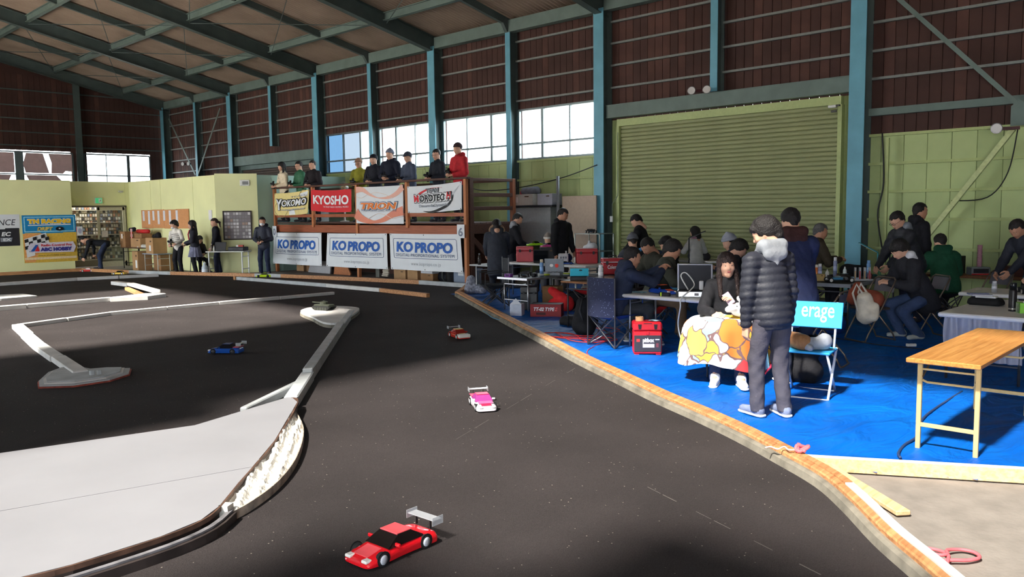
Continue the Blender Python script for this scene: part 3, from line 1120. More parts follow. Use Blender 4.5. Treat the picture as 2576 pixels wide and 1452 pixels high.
# ---- blue tarpaulin under the pit area
def tarp_material():
    m = bpy.data.materials.new('blue_tarpaulin')
    m.use_nodes = True
    nt = m.node_tree
    b = nt.nodes['Principled BSDF']
    b.inputs['Roughness'].default_value = 0.5
    b.inputs['Specular IOR Level'].default_value = 0.12
    tc = nt.nodes.new('ShaderNodeTexCoord')
    n = nt.nodes.new('ShaderNodeTexNoise')
    n.inputs['Scale'].default_value = 1.6
    n.inputs['Detail'].default_value = 6
    r = nt.nodes.new('ShaderNodeValToRGB')
    r.color_ramp.elements[0].position, r.color_ramp.elements[1].position = 0.3, 0.7
    r.color_ramp.elements[0].color = (*srgb(6, 82, 172), 1)
    r.color_ramp.elements[1].color = (*srgb(8, 100, 192), 1)
    vo = nt.nodes.new('ShaderNodeTexVoronoi')
    vo.feature = 'DISTANCE_TO_EDGE'
    vo.inputs['Scale'].default_value = 3.2
    mp = nt.nodes.new('ShaderNodeMapping')
    mp.inputs['Scale'].default_value = (0.7, 1.6, 1)
    mp.inputs['Rotation'].default_value = (0, 0, 0.5)
    n2 = nt.nodes.new('ShaderNodeTexNoise')
    n2.inputs['Scale'].default_value = 2.2
    n2.inputs['Detail'].default_value = 3
    n2.inputs['Distortion'].default_value = 1.2
    bp = nt.nodes.new('ShaderNodeBump')
    bp.inputs['Strength'].default_value = 0.6
    bp.inputs['Distance'].default_value = 0.12
    L = nt.links.new
    L(tc.outputs['Object'], n.inputs['Vector'])
    L(tc.outputs['Object'], mp.inputs['Vector'])
    L(mp.outputs[0], n2.inputs['Vector'])
    L(n.outputs[0], r.inputs[0])
    L(r.outputs[0], b.inputs['Base Color'])
    L(n2.outputs[0], bp.inputs['Height'])
    L(bp.outputs[0], b.inputs['Normal'])
    return m


KX = [(p.x, p.y) for p in kp]


def in_tarp(x, y):
    # inside when to the right of the kerb and beyond the front plank
    # kerb side
    best, side = 1e9, 1
    for i in range(0, len(KX) - 1):
        ax, ay = KX[i]
        bx, by = KX[i + 1]
        dx, dy = bx - ax, by - ay
        t_ = max(0, min(1, ((x - ax) * dx + (y - ay) * dy) / (dx * dx + dy * dy)))
        d = (x - ax - t_ * dx) ** 2 + (y - ay - t_ * dy) ** 2
        if d < best:
            best = d
            side = dx * (y - ay) - dy * (x - ax)
    if side < 0 or best < 0.07 ** 2:
        return False
    # front plank from (5.30, 2.44) to (6.7, 0.02)
    return (6.7 - 5.3) * (y - 2.44) - (0.02 - 2.44) * (x - 5.3) > 0.03 and x < 15.2


st = 0.075
nx, ny = int((15.2 - 5.2) / st), int((13.4 + 0.6) / st)
ids, vs, fs = {}, [], []


def tv(i, j):
    if (i, j) not in ids:
        x, y = 5.2 + i * st, -0.6 + j * st
        ids[(i, j)] = len(vs)
        vs.append((x, y, 0.016 + 0.008 * wrinkle(x * 1.3, y * 1.1) + 0.007 * wrinkle(x * 2.9 + 5, y * 2.3 + x)))
    return ids[(i, j)]


for i in range(nx):
    for j in range(ny):
        if in_tarp(5.2 + (i + 0.5) * st, -0.6 + (j + 0.5) * st):
            fs.append((tv(i, j), tv(i + 1, j), tv(i + 1, j + 1), tv(i, j + 1)))
tarp = MB().add(vs, fs).obj('blue_tarp', tarp_material(), smooth=True)
tag(tarp, 'wrinkled bright blue tarpaulin spread under the pit tables', 'tarp')

# ---- pink rope on the concrete and the knot on the kerb
ROPE = mat('pink_rope', srgb(226, 104, 112), 0.6, var=0.1)
rp = subdiv([Vector(q) for q in [(4.76, 1.85, 0.012), (4.69, 1.75, 0.012), (4.52, 1.58, 0.012), (4.41, 1.41, 0.012), (4.32, 1.35, 0.014), (4.31, 1.29, 0.014), (4.37, 1.22, 0.016), (4.42, 1.17, 0.014), (4.5, 1.14, 0.012), (4.55, 1.18, 0.012), (4.54, 1.24, 0.012), (4.46, 1.28, 0.022), (4.4, 1.26, 0.026), (4.36, 1.29, 0.026), (4.38, 1.36, 0.022), (4.43, 1.37, 0.016), (4.45, 1.32, 0.014), (4.41, 1.26, 0.02), (4.34, 1.24, 0.02), (4.27, 1.22, 0.012), (4.17, 1.15, 0.012), (3.95, 0.98, 0.012)]], 4)
ro = MB().tube(rp, 0.009, 7).obj('pink_rope', ROPE, smooth=True)
tag(ro, 'pink rope tied in a loop lying on the bare concrete', 'rope')
kn = thing('rope_knot', 'pink rope knot with frayed white end on the kerb corner', 'rope', G(2018, 1135, 0.11))
MB().tube(subdiv([Vector((0.045 * math.cos(t_ * 1.9) * (1 - t_ * 0.03), 0.035 * math.sin(t_ * 1.3), 0.02 + 0.02 * math.sin(t_ * 2.3))) for t_ in range(9)], 4), 0.012, 6).obj('knot', ROPE, kn, smooth=True)
MB().tube(subdiv([Vector(q) for q in [(0.0, 0.02, 0.01), (-0.05, 0.07, 0.005), (-0.02, 0.12, 0.012), (-0.08, 0.14, 0.004), (-0.06, 0.2, 0.004), (-0.1, 0.22, 0.002)]], 4), 0.006, 6).obj('frayed_end', mat('frayed_rope', srgb(220, 196, 186), 0.8), kn, smooth=True)
# ------------------------------------------------------------------ people: bodies grown as one smooth surface around a posed skeleton
def surface_nets(F, lo, h):
    # F: signed distances on a grid; returns vertices and quads of the zero surface
    S = F < 0
    nx, ny, nz = F.shape
    c = np.zeros((nx - 1, ny - 1, nz - 1), np.int8)
    for a in (0, 1):
        for b in (0, 1):
            for d in (0, 1):
                c += S[a:nx - 1 + a, b:ny - 1 + b, d:nz - 1 + d]
    act = (c > 0) & (c < 8)
    idx = -np.ones(act.shape, np.int64)
    I = np.argwhere(act)
    if len(I) == 0:
        return [], []
    idx[act] = np.arange(len(I))
    acc = np.zeros((len(I), 3))
    cnt = np.zeros(len(I))
    x, y, z = I.T
    corners = [(a, b, d) for a in (0, 1) for b in (0, 1) for d in (0, 1)]
    val = {k: F[x + k[0], y + k[1], z + k[2]] for k in corners}
    for k in corners:
        for ax in range(3):
            if k[ax] == 0:
                k2 = list(k)
                k2[ax] = 1
                k2 = tuple(k2)
                f0, f1 = val[k], val[k2]
                cr = (f0 < 0) != (f1 < 0)
                t = np.where(cr, f0 / np.where(cr, f0 - f1, 1), 0)
                p = np.tile(np.array(k, float), (len(I), 1))
                p[:, ax] = t
                acc[cr] += p[cr]
                cnt[cr] += 1
    V = (I + acc / cnt[:, None]) * h + np.array(lo)
    quads = []
    for ax in range(3):
        o1, o2 = [(1, 2), (2, 0), (0, 1)][ax]
        sl0 = [slice(None)] * 3
        sl1 = [slice(None)] * 3
        sl0[ax], sl1[ax] = slice(0, -1), slice(1, None)
        A, B = S[tuple(sl0)], S[tuple(sl1)]
        E = np.argwhere(A != B)
        if len(E) == 0:
            continue
        ok = (E[:, o1] > 0) & (E[:, o2] > 0) & (E[:, o1] < F.shape[o1] - 1) & (E[:, o2] < F.shape[o2] - 1)
        E = E[ok]
        flip = A[tuple(E.T)]
        e1, e2 = np.zeros(3, int), np.zeros(3, int)
        e1[o1], e2[o2] = 1, 1
        q = np.stack([idx[tuple((E - e1 - e2).T)], idx[tuple((E - e2).T)], idx[tuple(E.T)], idx[tuple((E - e1).T)]], 1)
        q[~flip] = q[~flip][:, ::-1]
        quads.append(q)
    Q = np.concatenate(quads)
    Q = Q[(Q >= 0).all(1)]
    return V, Q


class Sdf:
    def __init__(s, k=0.03):
        s.p, s.k, s.cut, s.fn = [], k, [], None

    def cap(s, a, b, ra, rb=None, sq=None, k=None):
        # tapered capsule; sq = (axis, factor) flattens it along an axis
        s.p.append((np.array(a, float), np.array(b, float), ra, ra if rb is None else rb, sq, k))
        return s

    def ell(s, c, r, k=None):
        s.p.append((np.array(c, float), None, np.array(r, float), 0, None, k))
        return s

    def clip(s, p, n):
        # keeps the side the normal points away from
        s.cut.append((np.array(p, float), np.array(n, float) / np.linalg.norm(n)))
        return s

    def bounds(s):
        lo, hi = np.full(3, 9e9), np.full(3, -9e9)
        for a, b, ra, rb, sq, k in s.p:
            if b is None:
                lo, hi = np.minimum(lo, a - ra), np.maximum(hi, a + ra)
            else:
                r = max(ra, rb)
                lo, hi = np.minimum(lo, np.minimum(a, b) - r), np.maximum(hi, np.maximum(a, b) + r)
        return lo - 0.035, hi + 0.035

    def ev(s, P):
        d = None
        for a, b, ra, rb, sq, k in s.p:
            if b is None:
                q = (P - a) / ra
                L = np.sqrt((q * q).sum(-1))
                e = (L - 1) * min(ra)
            else:
                PP = P
                if sq is not None:
                    ax, f = np.array(sq[0], float), sq[1]
                    ax = ax / np.linalg.norm(ax)
                    m = (a + b) / 2
                    PP = P + ((P - m) @ ax)[..., None] * ax * (1 / f - 1)
                ba = b - a
                L2 = ba @ ba
                if L2 < 1e-9:
                    t = np.zeros(PP.shape[:-1])
                else:
                    t = np.clip(((PP - a) @ ba) / L2, 0, 1)
                q = PP - a - t[..., None] * ba
                e = np.sqrt((q * q).sum(-1)) - (ra + (rb - ra) * t)
                if sq is not None:
                    e = e * (0.5 + 0.5 * sq[1])
            if d is None:
                d = e
            else:
                kk = s.k if k is None else k
                hh = np.clip(0.5 + 0.5 * (d - e) / kk, 0, 1)
                d = d * (1 - hh) + e * hh - kk * hh * (1 - hh)
        if s.fn is not None:
            d = s.fn(P, d)
        for p, n in s.cut:
            d = np.maximum(d, (P - p) @ n)
        return d

    def mesh(s, h):
        lo, hi = s.bounds()
        n = np.ceil((hi - lo) / h).astype(int) + 1
        g = np.stack(np.meshgrid(*[lo[i] + np.arange(n[i]) * h for i in range(3)], indexing='ij'), -1)
        return surface_nets(s.ev(g), lo, h)


def add_np(mb, V, Q, m=0):
    o = len(mb.v)
    mb.v += [tuple(v) for v in np.asarray(V).tolist()]
    Q = (np.asarray(Q) + o).tolist()
    mb.f += [tuple(q) for q in Q]
    mb.m += [m] * len(Q)


def ik(a, b, l1, l2, pole):
    a, b, pole = np.array(a, float), np.array(b, float), np.array(pole, float)
    d = b - a
    L = np.linalg.norm(d)
    if L > (l1 + l2) * 0.995:
        b = a + d / L * (l1 + l2) * 0.995
        d = b - a
        L = np.linalg.norm(d)
    u = d / L
    x = (l1 * l1 - l2 * l2 + L * L) / (2 * L)
    hh = math.sqrt(max(1e-6, l1 * l1 - x * x))
    p = pole - u * (pole @ u)
    p /= np.linalg.norm(p) + 1e-9
    return a + u * x + p * hh, b


def rotm(yaw, pitch, roll=0.0):
    # columns: right, forward, up; yaw to the left positive, pitch down positive
    return np.array((Matrix.Rotation(yaw, 3, 'Z') @ Matrix.Rotation(-pitch, 3, 'X') @ Matrix.Rotation(roll, 3, 'Y')))


SKIN = {'a': mat('skin_light', srgb(212, 164, 138), 0.5, var=0.05, nscale=30), 'b': mat('skin_tan', srgb(186, 136, 110), 0.5, var=0.05, nscale=30)}
EYEW = mat('eye_white', srgb(225, 220, 214), 0.3, var=0)
EYED = mat('eye_dark', srgb(30, 22, 20), 0.3, var=0)
LIPS = mat('lips', srgb(176, 92, 88), 0.5, var=0)
BROWH = mat('brow_hair', srgb(36, 28, 26), 0.8, var=0)


def fabric(r, g, b, rough=0.8):
    n = 'fabric_%d_%d_%d' % (r, g, b)
    return mat(n, srgb(r, g, b), rough, var=0.18, nscale=9, bump=0.25, bscale=35, spec=0.25)


def head_sdf(detail=True):
    s = Sdf(0.02)
    s.ell((0, -0.012, 0.032), (0.077, 0.096, 0.088))
    s.ell((0, 0.018, -0.03), (0.064, 0.07, 0.082), k=0.04)
    s.cap((0, 0.05, -0.088), (0, 0.054, -0.092), 0.03)
    s.cap((-0.034, 0.074, 0.02), (0.034, 0.074, 0.02), 0.014)
    s.cap((-0.04, 0.06, -0.03), (0.04, 0.06, -0.03), 0.022)
    s.cap((0, 0.086, 0.004), (0, 0.102, -0.032), 0.008, 0.012, k=0.012)
    s.cap((-0.012, 0.088, -0.036), (0.012, 0.088, -0.036), 0.009, k=0.01)
    s.cap((-0.014, 0.076, -0.062), (0.014, 0.076, -0.062), 0.012, k=0.012)
    for q in (-1, 1):
        s.cap((q * 0.076, -0.012, 0.012), (q * 0.074, -0.004, -0.03), 0.014, 0.01, sq=((1, 0, 0), 0.6), k=0.008)
    s.cap((0, -0.02, -0.05), (0, -0.035, -0.17), 0.055, 0.058, k=0.03)
    return s


_HEADS = {}


def head_mesh(h):
    if h not in _HEADS:
        _HEADS[h] = head_sdf().mesh(h)
    return _HEADS[h]


def hand_mesh(h, curl, spread=0.12, thumb=0.5):
    # local: wrist at origin, fingers towards +Y, palm faces -Z, thumb on +X side
    key = ('hand', h, round(curl, 2), round(thumb, 2))
    if key in _HEADS:
        return _HEADS[key]
    s = Sdf(0.01)
    s.cap((0, -0.03, 0), (0, 0.01, 0), 0.026, 0.026, sq=((0, 0, 1), 0.75))
    for i, x in enumerate((0.028, 0.01, -0.01, -0.028)):
        s.cap((x * 0.6, 0.01, 0), (x, 0.082, 0.002), 0.02, 0.0155, sq=((0, 0, 1), 0.8))
    for i, (x, L) in enumerate(((0.030, 0.072), (0.0105, 0.08), (-0.0105, 0.074), (-0.030, 0.058))):
        p = np.array((x, 0.084, 0.002))
        ang = curl * 0.25
        for j, (f, r) in enumerate(((0.45, 0.0095), (0.3, 0.0088), (0.25, 0.0078))):
            ang += curl * (0.9, 1.0, 0.7)[j] / 2.4
            d = np.array((math.sin(spread * x * 12), math.cos(ang), -math.sin(ang)))
            q = p + d / np.linalg.norm(d) * L * f
            s.cap(p, q, r, r * 0.93, k=0.004)
            p = q
    p = np.array((0.024, 0.018, -0.004))
    for (d, L, r) in (((0.75, 0.6, -0.25), 0.042, 0.0135), ((0.45 - thumb * 0.5, 0.75, -0.3 - thumb * 0.3), 0.034, 0.0105), ((0.15 - thumb * 0.6, 0.85, -0.3 - thumb * 0.2), 0.026, 0.0092)):
        d = np.array(d)
        q = p + d / np.linalg.norm(d) * L
        s.cap(p, q, r, r * 0.92, k=0.006)
        p = q
    _HEADS[key] = s.mesh(h)
    return _HEADS[key]


def person(label, loc, face, height=1.70, lean=4, side=0, sit=None, hands=None, feet=None, head=(0, 10, 0), skin='a', hair='short', hairc=(30, 26, 26),
           top=(40, 42, 50), bulk=0.0, hem=0.14, quilt=0.0, hood=None, collar=True, pants=(46, 46, 54), shoes=(60, 60, 66), skirt=None, mask=False, glasses=False,
           cap=None, beanie=None, res=0.02, curl=1.1, female=False, group=None, hidelegs=False, pelvis=None, twist=0, fingers=0.008, hand_dirs=None, stripes=None, scarf=None, knee_out=0.13, shin=0.42, ztop=None, seat_h=None):
    if ztop is not None:
        # fit the figure to the height its crown reaches
        for _ in range(3):
            s = height / 1.70
            zc = (0.90 * s if sit is None else sit + 0.09) if pelvis is None else pelvis[2]
            ca = math.cos(rad(lean)) * math.cos(rad(side))
            cz = zc + ca * 0.515 * s + (ca * 0.65 + 0.35) * 0.155 * s + 0.128 * 1.07 * s ** 0.5
            if sit is None and pelvis is None:
                height *= ztop / cz
            elif sit is not None:
                sit += max(-0.06, min(0.12, ztop - cz))
                break
    s = height / 1.70
    t = thing('person', label, 'person', loc, face - PI / 2, group)
    D = lambda a: rad(a)
    hz = 0.90 * s if sit is None else sit + 0.09
    pv = np.array((0, 0, hz)) if pelvis is None else np.array(pelvis, float)
    ln, sd_ = D(lean), D(side)
    up = np.array((math.sin(sd_), math.sin(ln) * math.cos(sd_), math.cos(ln) * math.cos(sd_)))
    Rt = np.array(Matrix.Rotation(D(twist), 3, 'Z'))
    rt = Rt @ np.array((1.0, 0, 0))
    rt = rt - up * (rt @ up)
    rt /= np.linalg.norm(rt)
    tf = np.cross(up, rt)
    sw = (0.155 if female else 0.172) * s
    neck = pv + up * 0.515 * s
    sh = {q: pv + up * 0.44 * s + rt * sw * q for q in (-1, 1)}
    hu = up * 0.65 + np.array((0, 0, 1)) * 0.35
    hu /= np.linalg.norm(hu)
    HC = neck + hu * 0.155 * s + tf * 0.02
    HR = rotm(D(head[0]), D(head[1]), D(head[2]) if len(head) > 2 else 0)
    hs = 1.07 * s ** 0.5
    # arms
    if hands is None:
        hands = [(-0.25, 0.05, hz - 0.12), (0.25, 0.05, hz - 0.12)]
    el, wr = {}, {}
    for q, tgt in zip((-1, 1), hands):
        if tgt is None:
            tgt = (q * 0.26, 0.04, hz - 0.12)
        pole = rt * q * 0.75 - np.array((0, 0, 1.0)) - tf * 0.55
        el[q], wr[q] = ik(sh[q], np.array(tgt), 0.285 * s, 0.255 * s, pole)
    # legs
    hip = {q: pv + np.array((q * 0.085 * s, 0, -0.02)) for q in (-1, 1)}
    kn, an = {}, {}
    for i, q in enumerate((-1, 1)):
        if feet is not None:
            f = np.array(feet[i], float)
        elif sit is None:
            f = np.array((q * 0.11 * s, 0.02 * q, 0.085))
        else:
            f = np.array((q * knee_out, 0.36 + (shin - 0.42), 0.085))
        kn[q], an[q] = ik(hip[q], f, 0.405 * s, 0.398 * s, np.array((q * 0.12, 1.0, 0.25 if sit is not None else 0)))
    toe = {}
    for q in (-1, 1):
        toe[q] = np.array((q * 0.15, 1.0, 0.0))
        toe[q] /= np.linalg.norm(toe[q])

    # ---- body, one skin surface (head, neck, torso, limbs), with hands of five fingers
    mb = MB()
    b = Sdf(0.04)
    b.cap(pv - up * 0.02, pv + up * 0.2 * s, 0.115 * s, 0.11 * s, sq=(tf, 0.7))
    b.cap(pv + up * 0.2 * s, pv + up * 0.42 * s, 0.115 * s, 0.12 * s, sq=(tf, 0.65))
    b.cap(sh[-1], sh[1], 0.05 * s)
    b.cap(neck - up * 0.05, HC - hu * 0.05, 0.055, 0.05)
    for q in (-1, 1):
        b.cap(sh[q], el[q], 0.045 * s, 0.037 * s)
        b.cap(el[q], wr[q], 0.037 * s, 0.026 * s)
        b.cap(hip[q], kn[q], 0.075 * s, 0.05 * s)
        b.cap(kn[q], an[q], 0.05 * s, 0.034 * s)
        b.cap(an[q], an[q] + toe[q] * 0.13 - np.array((0, 0, 0.045)), 0.034, 0.024)
    V, Q = b.mesh(0.03)
    add_np(mb, V, Q)
    V, Q = head_mesh(0.009 if res < 0.016 else 0.013)
    add_np(mb, (V * hs) @ HR.T + HC, Q)

    def hp(p):
        return Vector(tuple(HR @ (np.array(p) * hs) + HC))
    HM = Matrix([list(r_) for r_ in HR])
    for q in (-1, 1):
        mb.ell(hp((q * 0.031, 0.0795, 0.0)), (0.014, 0.008, 0.0075), 8, 6, m=1, R=HM)
        mb.ell(hp((q * 0.030, 0.0845, 0.0)), (0.0068, 0.005, 0.007), 8, 6, m=2, R=HM)
        mb.tube([hp((q * 0.016, 0.0905, 0.022)), hp((q * 0.033, 0.087, 0.0245)), hp((q * 0.05, 0.074, 0.018))], 0.0042, 5, m=4)
        mb.tube([hp((q * 0.017, 0.087, 0.005)), hp((q * 0.031, 0.0872, 0.0085)), hp((q * 0.046, 0.078, 0.004))], 0.0025, 5, m=2)
    mb.ell(hp((0, 0.0885, -0.0585)), (0.022, 0.005, 0.0045), 8, 5, m=3, R=HM)
    mb.ell(hp((0, 0.0875, -0.0665)), (0.018, 0.005, 0.005), 8, 5, m=3, R=HM)
    for i, q in enumerate((-1, 1)):
        fd = wr[q] - el[q]
        fd /= np.linalg.norm(fd)
        if hand_dirs and hand_dirs[i] is not None:
            fd = np.array(hand_dirs[i], float)
            fd /= np.linalg.norm(fd)
        inw = -rt * q * 0.6 + np.array((0, 0, -0.8)) if sit is not None or wr[q][2] > hz else -rt * q
        n = inw - fd * (inw @ fd)
        n /= np.linalg.norm(n)                    # palm normal
        zl = -n
        xl = np.cross(fd, zl)
        Hm = np.stack([xl, fd, zl], 1)
        V, Q = hand_mesh(fingers, curl)
        V = V.copy()
        th = xl @ (-rt * q + np.array((0, 0, 0.6)))       # thumb points inwards or up
        if th < 0:
            V[:, 0] *= -1
            Q = Q[:, ::-1]
        add_np(mb, (V * s) @ Hm.T + wr[q] + fd * 0.02, Q)
    mb.obj('body', [SKIN[skin], EYEW, EYED, LIPS, BROWH], t, smooth=True)

    # ---- trousers or skirt
    p = Sdf(0.03)
    p.cap(pv - rt * 0.05 - up * 0.03, pv + rt * 0.05 - up * 0.03, 0.1 * s, sq=(tf, 0.8))
    p.cap(pv, pv + up * 0.08, 0.095 * s, sq=(tf, 0.7))
    for q in (-1, 1):
        p.cap(hip[q] - up * 0.02, kn[q], 0.088 * s, 0.072 * s)
        p.cap(kn[q], an[q] + np.array((0, -0.005, -0.045)), 0.07 * s, 0.06 * s)
    p.clip((0, 0, min(an[-1][2], an[1][2]) - 0.045), (0, 0, -1))

    def fold(P, d):
        return d + 0.004 * np.sin(P[..., 2] * 48 + 3 * np.sin(P[..., 0] * 25)) * np.cos(P[..., 0] * 30 + P[..., 1] * 20)
    p.fn = fold
    V, Q = p.mesh(max(res, 0.014) if res < 0.02 else 0.024)
    mb = MB()
    add_np(mb, V, Q)
    mb.obj('trousers', fabric(*pants), t, smooth=True)
    if skirt:
        mb = MB()

        def sk(u, v):
            th = 2 * PI * u
            r = (0.14 + 0.12 * v + 0.012 * math.sin(th * 14) * v) * s
            return (pv[0] + r * math.cos(th), pv[1] + r * 0.85 * math.sin(th), pv[2] + 0.08 - 0.42 * v * s)
        mb.grid(sk, 84, 5)
        mb.obj('skirt', skirt, t, smooth=True)
    # ---- shoes
    for q in (-1, 1):
        mb = MB()
        f = Sdf(0.025)
        a = an[q]
        g0 = a + np.array((0, 0, -0.035))
        f.cap(a, g0 - toe[q] * 0.03, 0.05, 0.044)
        f.cap(g0, g0 + toe[q] * 0.16 - np.array((0, 0, 0.012)), 0.045, 0.038, sq=((0, 0, 1), 0.85))
        zf = a[2] - 0.085
        f.clip((0, 0, zf + 0.004), (0, 0, -1))
        f.clip((0, 0, a[2] + 0.035), (0, 0, 1))
        V, Q = f.mesh(0.014 if res < 0.016 else 0.02)
        add_np(mb, V, Q)
        so = mb.obj('shoe', shoes if not isinstance(shoes, tuple) else fabric(*shoes), t, smooth=True)
        if res < 0.016:
            m2 = MB()
            f2 = Sdf(0.01)
            f2.cap(g0 - toe[q] * 0.04 + np.array((0, 0, -0.03)), g0 + toe[q] * 0.165 + np.array((0, 0, -0.03)), 0.048, 0.044)
            f2.clip((0, 0, zf + 0.024), (0, 0, 1)).clip((0, 0, zf + 0.002), (0, 0, -1))
            V, Q = f2.mesh(0.012)
            add_np(m2, V, Q)
            m2.obj('sole', plain(236, 234, 230), so, smooth=True)
    # ---- jacket
    j = Sdf(0.022)
    B = bulk
    j.cap(pv - up * (hem - 0.1), pv + up * 0.18 * s, 0.16 * s + B, 0.148 * s + B, sq=(tf, 0.76))
    j.cap(pv + up * 0.18 * s, pv + up * 0.41 * s, 0.14 * s + B, 0.142 * s + B * 0.8, sq=(tf, 0.74))
    j.cap(sh[-1] * 0.9 + sh[1] * 0.1, sh[1] * 0.9 + sh[-1] * 0.1, 0.062 * s + B * 0.6)
    for q in (-1, 1):
        j.cap(neck - up * 0.05, sh[q] * 0.75 + neck * 0.25 - up * 0.01, 0.05 * s + B * 0.4, 0.05 * s + B * 0.5)
    if collar:
        j.cap(neck - up * 0.06, neck + up * 0.005, 0.085 * s, 0.078 * s)
    for q in (-1, 1):
        j.cap(sh[q], el[q], 0.066 * s + B * 0.6, 0.056 * s + B * 0.5)
        e2 = wr[q] + (wr[q] - el[q]) / np.linalg.norm(wr[q] - el[q]) * 0.0
        j.cap(el[q], e2, 0.056 * s + B * 0.5, 0.042 * s + B * 0.25)
    j.clip(pv - up * (hem + 0.02), -up)

    def jf(P, d):
        if quilt:
            ta = (P - pv) @ up
            q_ = np.abs(np.sin(ta * PI / quilt))
            return d + 0.009 - 0.012 * q_ ** 0.6
        return d + 0.005 * np.sin(P[..., 2] * 38 + 4 * np.sin(P[..., 0] * 18)) * np.cos(P[..., 0] * 22 + P[..., 1] * 26)
    j.fn = jf
    V, Q = j.mesh(res)
    mb = MB()
    add_np(mb, V, Q)
    jm = fabric(*top) if isinstance(top, tuple) else top
    if quilt and isinstance(top, tuple):
        jm = mat('nylon_%d_%d_%d' % top, srgb(*top), 0.6, var=0.1, nscale=12, bump=0.2, bscale=45, spec=0.4)
    jo = mb.obj('jacket', jm, t, smooth=True)
    if hood:
        hm = fabric(*hood[:3]) if isinstance(hood[0], int) else hood[0]
        h_ = Sdf(0.03)
        c0 = neck - tf * 0.07 + up * 0.045
        h_.cap(c0 - rt * 0.075 - up * 0.0, c0 + rt * 0.075, 0.062, 0.062, sq=(up, 0.8))
        h_.cap(c0 - up * 0.07 - tf * 0.03 - rt * 0.06, c0 - up * 0.07 - tf * 0.03 + rt * 0.06, 0.058, 0.058, sq=(tf, 0.7))
        h_.cap(c0 - up * 0.06 - tf * 0.02, c0 - up * 0.15 - tf * 0.03, 0.07, 0.035, sq=(tf, 0.6))
        for q in (-1, 1):
            h_.cap(c0 + rt * q * 0.085, neck + rt * q * 0.085 + tf * 0.045 - up * 0.03, 0.048, 0.03)
        V, Q = h_.mesh(min(res, 0.018))
        mb = MB()
        add_np(mb, V, Q)
        mb.obj('hood', hm, jo, smooth=True)
    # ---- hair, hat
    hc = mat('hair_%d_%d_%d' % hairc, srgb(*hairc), 0.55, var=0.35, nscale=60, bump=0.6, bscale=90, spec=0.4)
    hh = Sdf(0.02)
    hh.ell((0, -0.014, 0.036), (0.087, 0.106, 0.099))
    if hair == 'long':
        hh.ell((0, -0.014, 0.036), (0.093, 0.108, 0.103))
        hh.cap((0, -0.07, 0.02), (0, -0.1, -0.26), 0.075, 0.06, sq=((0, 1, 0), 0.65))
        for q in (-1, 1):
            hh.cap((q * 0.072, 0.0, 0.04), (q * 0.082, 0.012, -0.1), 0.026, 0.028)
            hh.cap((q * 0.082, 0.012, -0.1), (q * 0.085, 0.06, -0.3), 0.03, 0.022)
    elif hair == 'bob':
        hh.cap((0, -0.05, 0.02), (0, -0.06, -0.1), 0.085, 0.075)
        for q in (-1, 1):
            hh.cap((q * 0.07, -0.01, 0.03), (q * 0.076, -0.01, -0.09), 0.028, 0.028)
    elif hair == 'pony':
        hh.cap((0, -0.1, 0.02), (0, -0.15, -0.02), 0.022, 0.03)
        hh.cap((0, -0.15, -0.02), (0, -0.14, -0.16), 0.028, 0.012)
    elif hair == 'mop':
        hh.ell((0, -0.02, 0.034), (0.092, 0.106, 0.1))
        hh.cap((-0.045, 0.068, 0.062), (0.045, 0.068, 0.062), 0.028)
        hh.cap((0, -0.09, 0.0), (0, -0.09, -0.05), 0.05, 0.04)
    else:
        hh.cap((0, -0.075, 0.0), (0, -0.075, -0.05), 0.045, 0.032)
    line = {'short': 0.062, 'mop': 0.035, 'long': 0.026, 'bob': 0.04, 'pony': 0.06}[hair]
    wide = {'short': 0.1, 'mop': 0.07, 'long': 0.058, 'bob': 0.06, 'pony': 0.1}[hair]
    ycut = {'short': 0.012, 'mop': 0.02, 'long': -0.03, 'bob': 0.0, 'pony': 0.0}[hair]

    def hf(P, d):
        x, y, z = P[..., 0], P[..., 1], P[..., 2]
        line2 = line + 0.012 * np.sin(x * 130) + 0.05 * np.maximum(0, -y + 0.0)
        # opening for the face: in front, below the hairline, between the temples
        box = np.maximum(np.maximum(ycut - y, z - line2), np.abs(x) - wide)
        d = d + 0.0035 * np.sin(x * 150 + y * 60) * np.sin(z * 90 + x * 40)
        if hair in ('short', 'pony'):
            low = np.maximum(-z - 0.0 - np.where(y < -0.05, 0.06, 0.0) - np.where(y < 0.0, 0.012, 0), -9)
            d = np.maximum(d, low) if hair == 'short' else np.maximum(d, np.where(y > -0.09, low, -9))
        return np.maximum(d, -box)
    hh.fn = hf
    if beanie or cap:
        bm_ = Sdf(0.02)
        bm_.ell((0, -0.014, 0.046), (0.094, 0.112, 0.1))
        if beanie:
            bm_.cap((0, -0.02, 0.1), (0, -0.025, 0.135), 0.05, 0.03)
        bm_.clip((0, 0, 0.032), (0, 0.25, -1))
        V, Q = bm_.mesh(0.012)
        mb = MB()
        add_np(mb, (V * hs) @ HR.T + HC, Q)
        bo_ = mb.obj('knit_hat' if beanie else 'cap', fabric(*(beanie or cap)[:3]), t, smooth=True)
        mb = MB()
        if beanie:
            r_ = Sdf(0.01)
            r_.ell((0, -0.014, 0.046), (0.1, 0.118, 0.1))
            r_.clip((0, 0, 0.03), (0, 0.25, -1)).clip((0, 0, 0.075), (0, -0.25, 1))
        else:
            r_ = Sdf(0.01)
            r_.cap((-0.03, 0.07, 0.062), (-0.02, 0.16, 0.05), 0.05, 0.04, sq=((0, 0, 1), 0.14))
            r_.cap((0.03, 0.07, 0.062), (0.02, 0.16, 0.05), 0.05, 0.04, sq=((0, 0, 1), 0.14))
        V, Q = r_.mesh(0.01)
        add_np(mb, (V * hs) @ HR.T + HC, Q)
        mb.obj('hat_brim', fabric(*(beanie or cap)[:3]) if not (beanie and len(beanie) > 3) else fabric(*beanie[3]), bo_, smooth=True)
        hh.clip((0, 0, 0.045), (0, 0, 1))
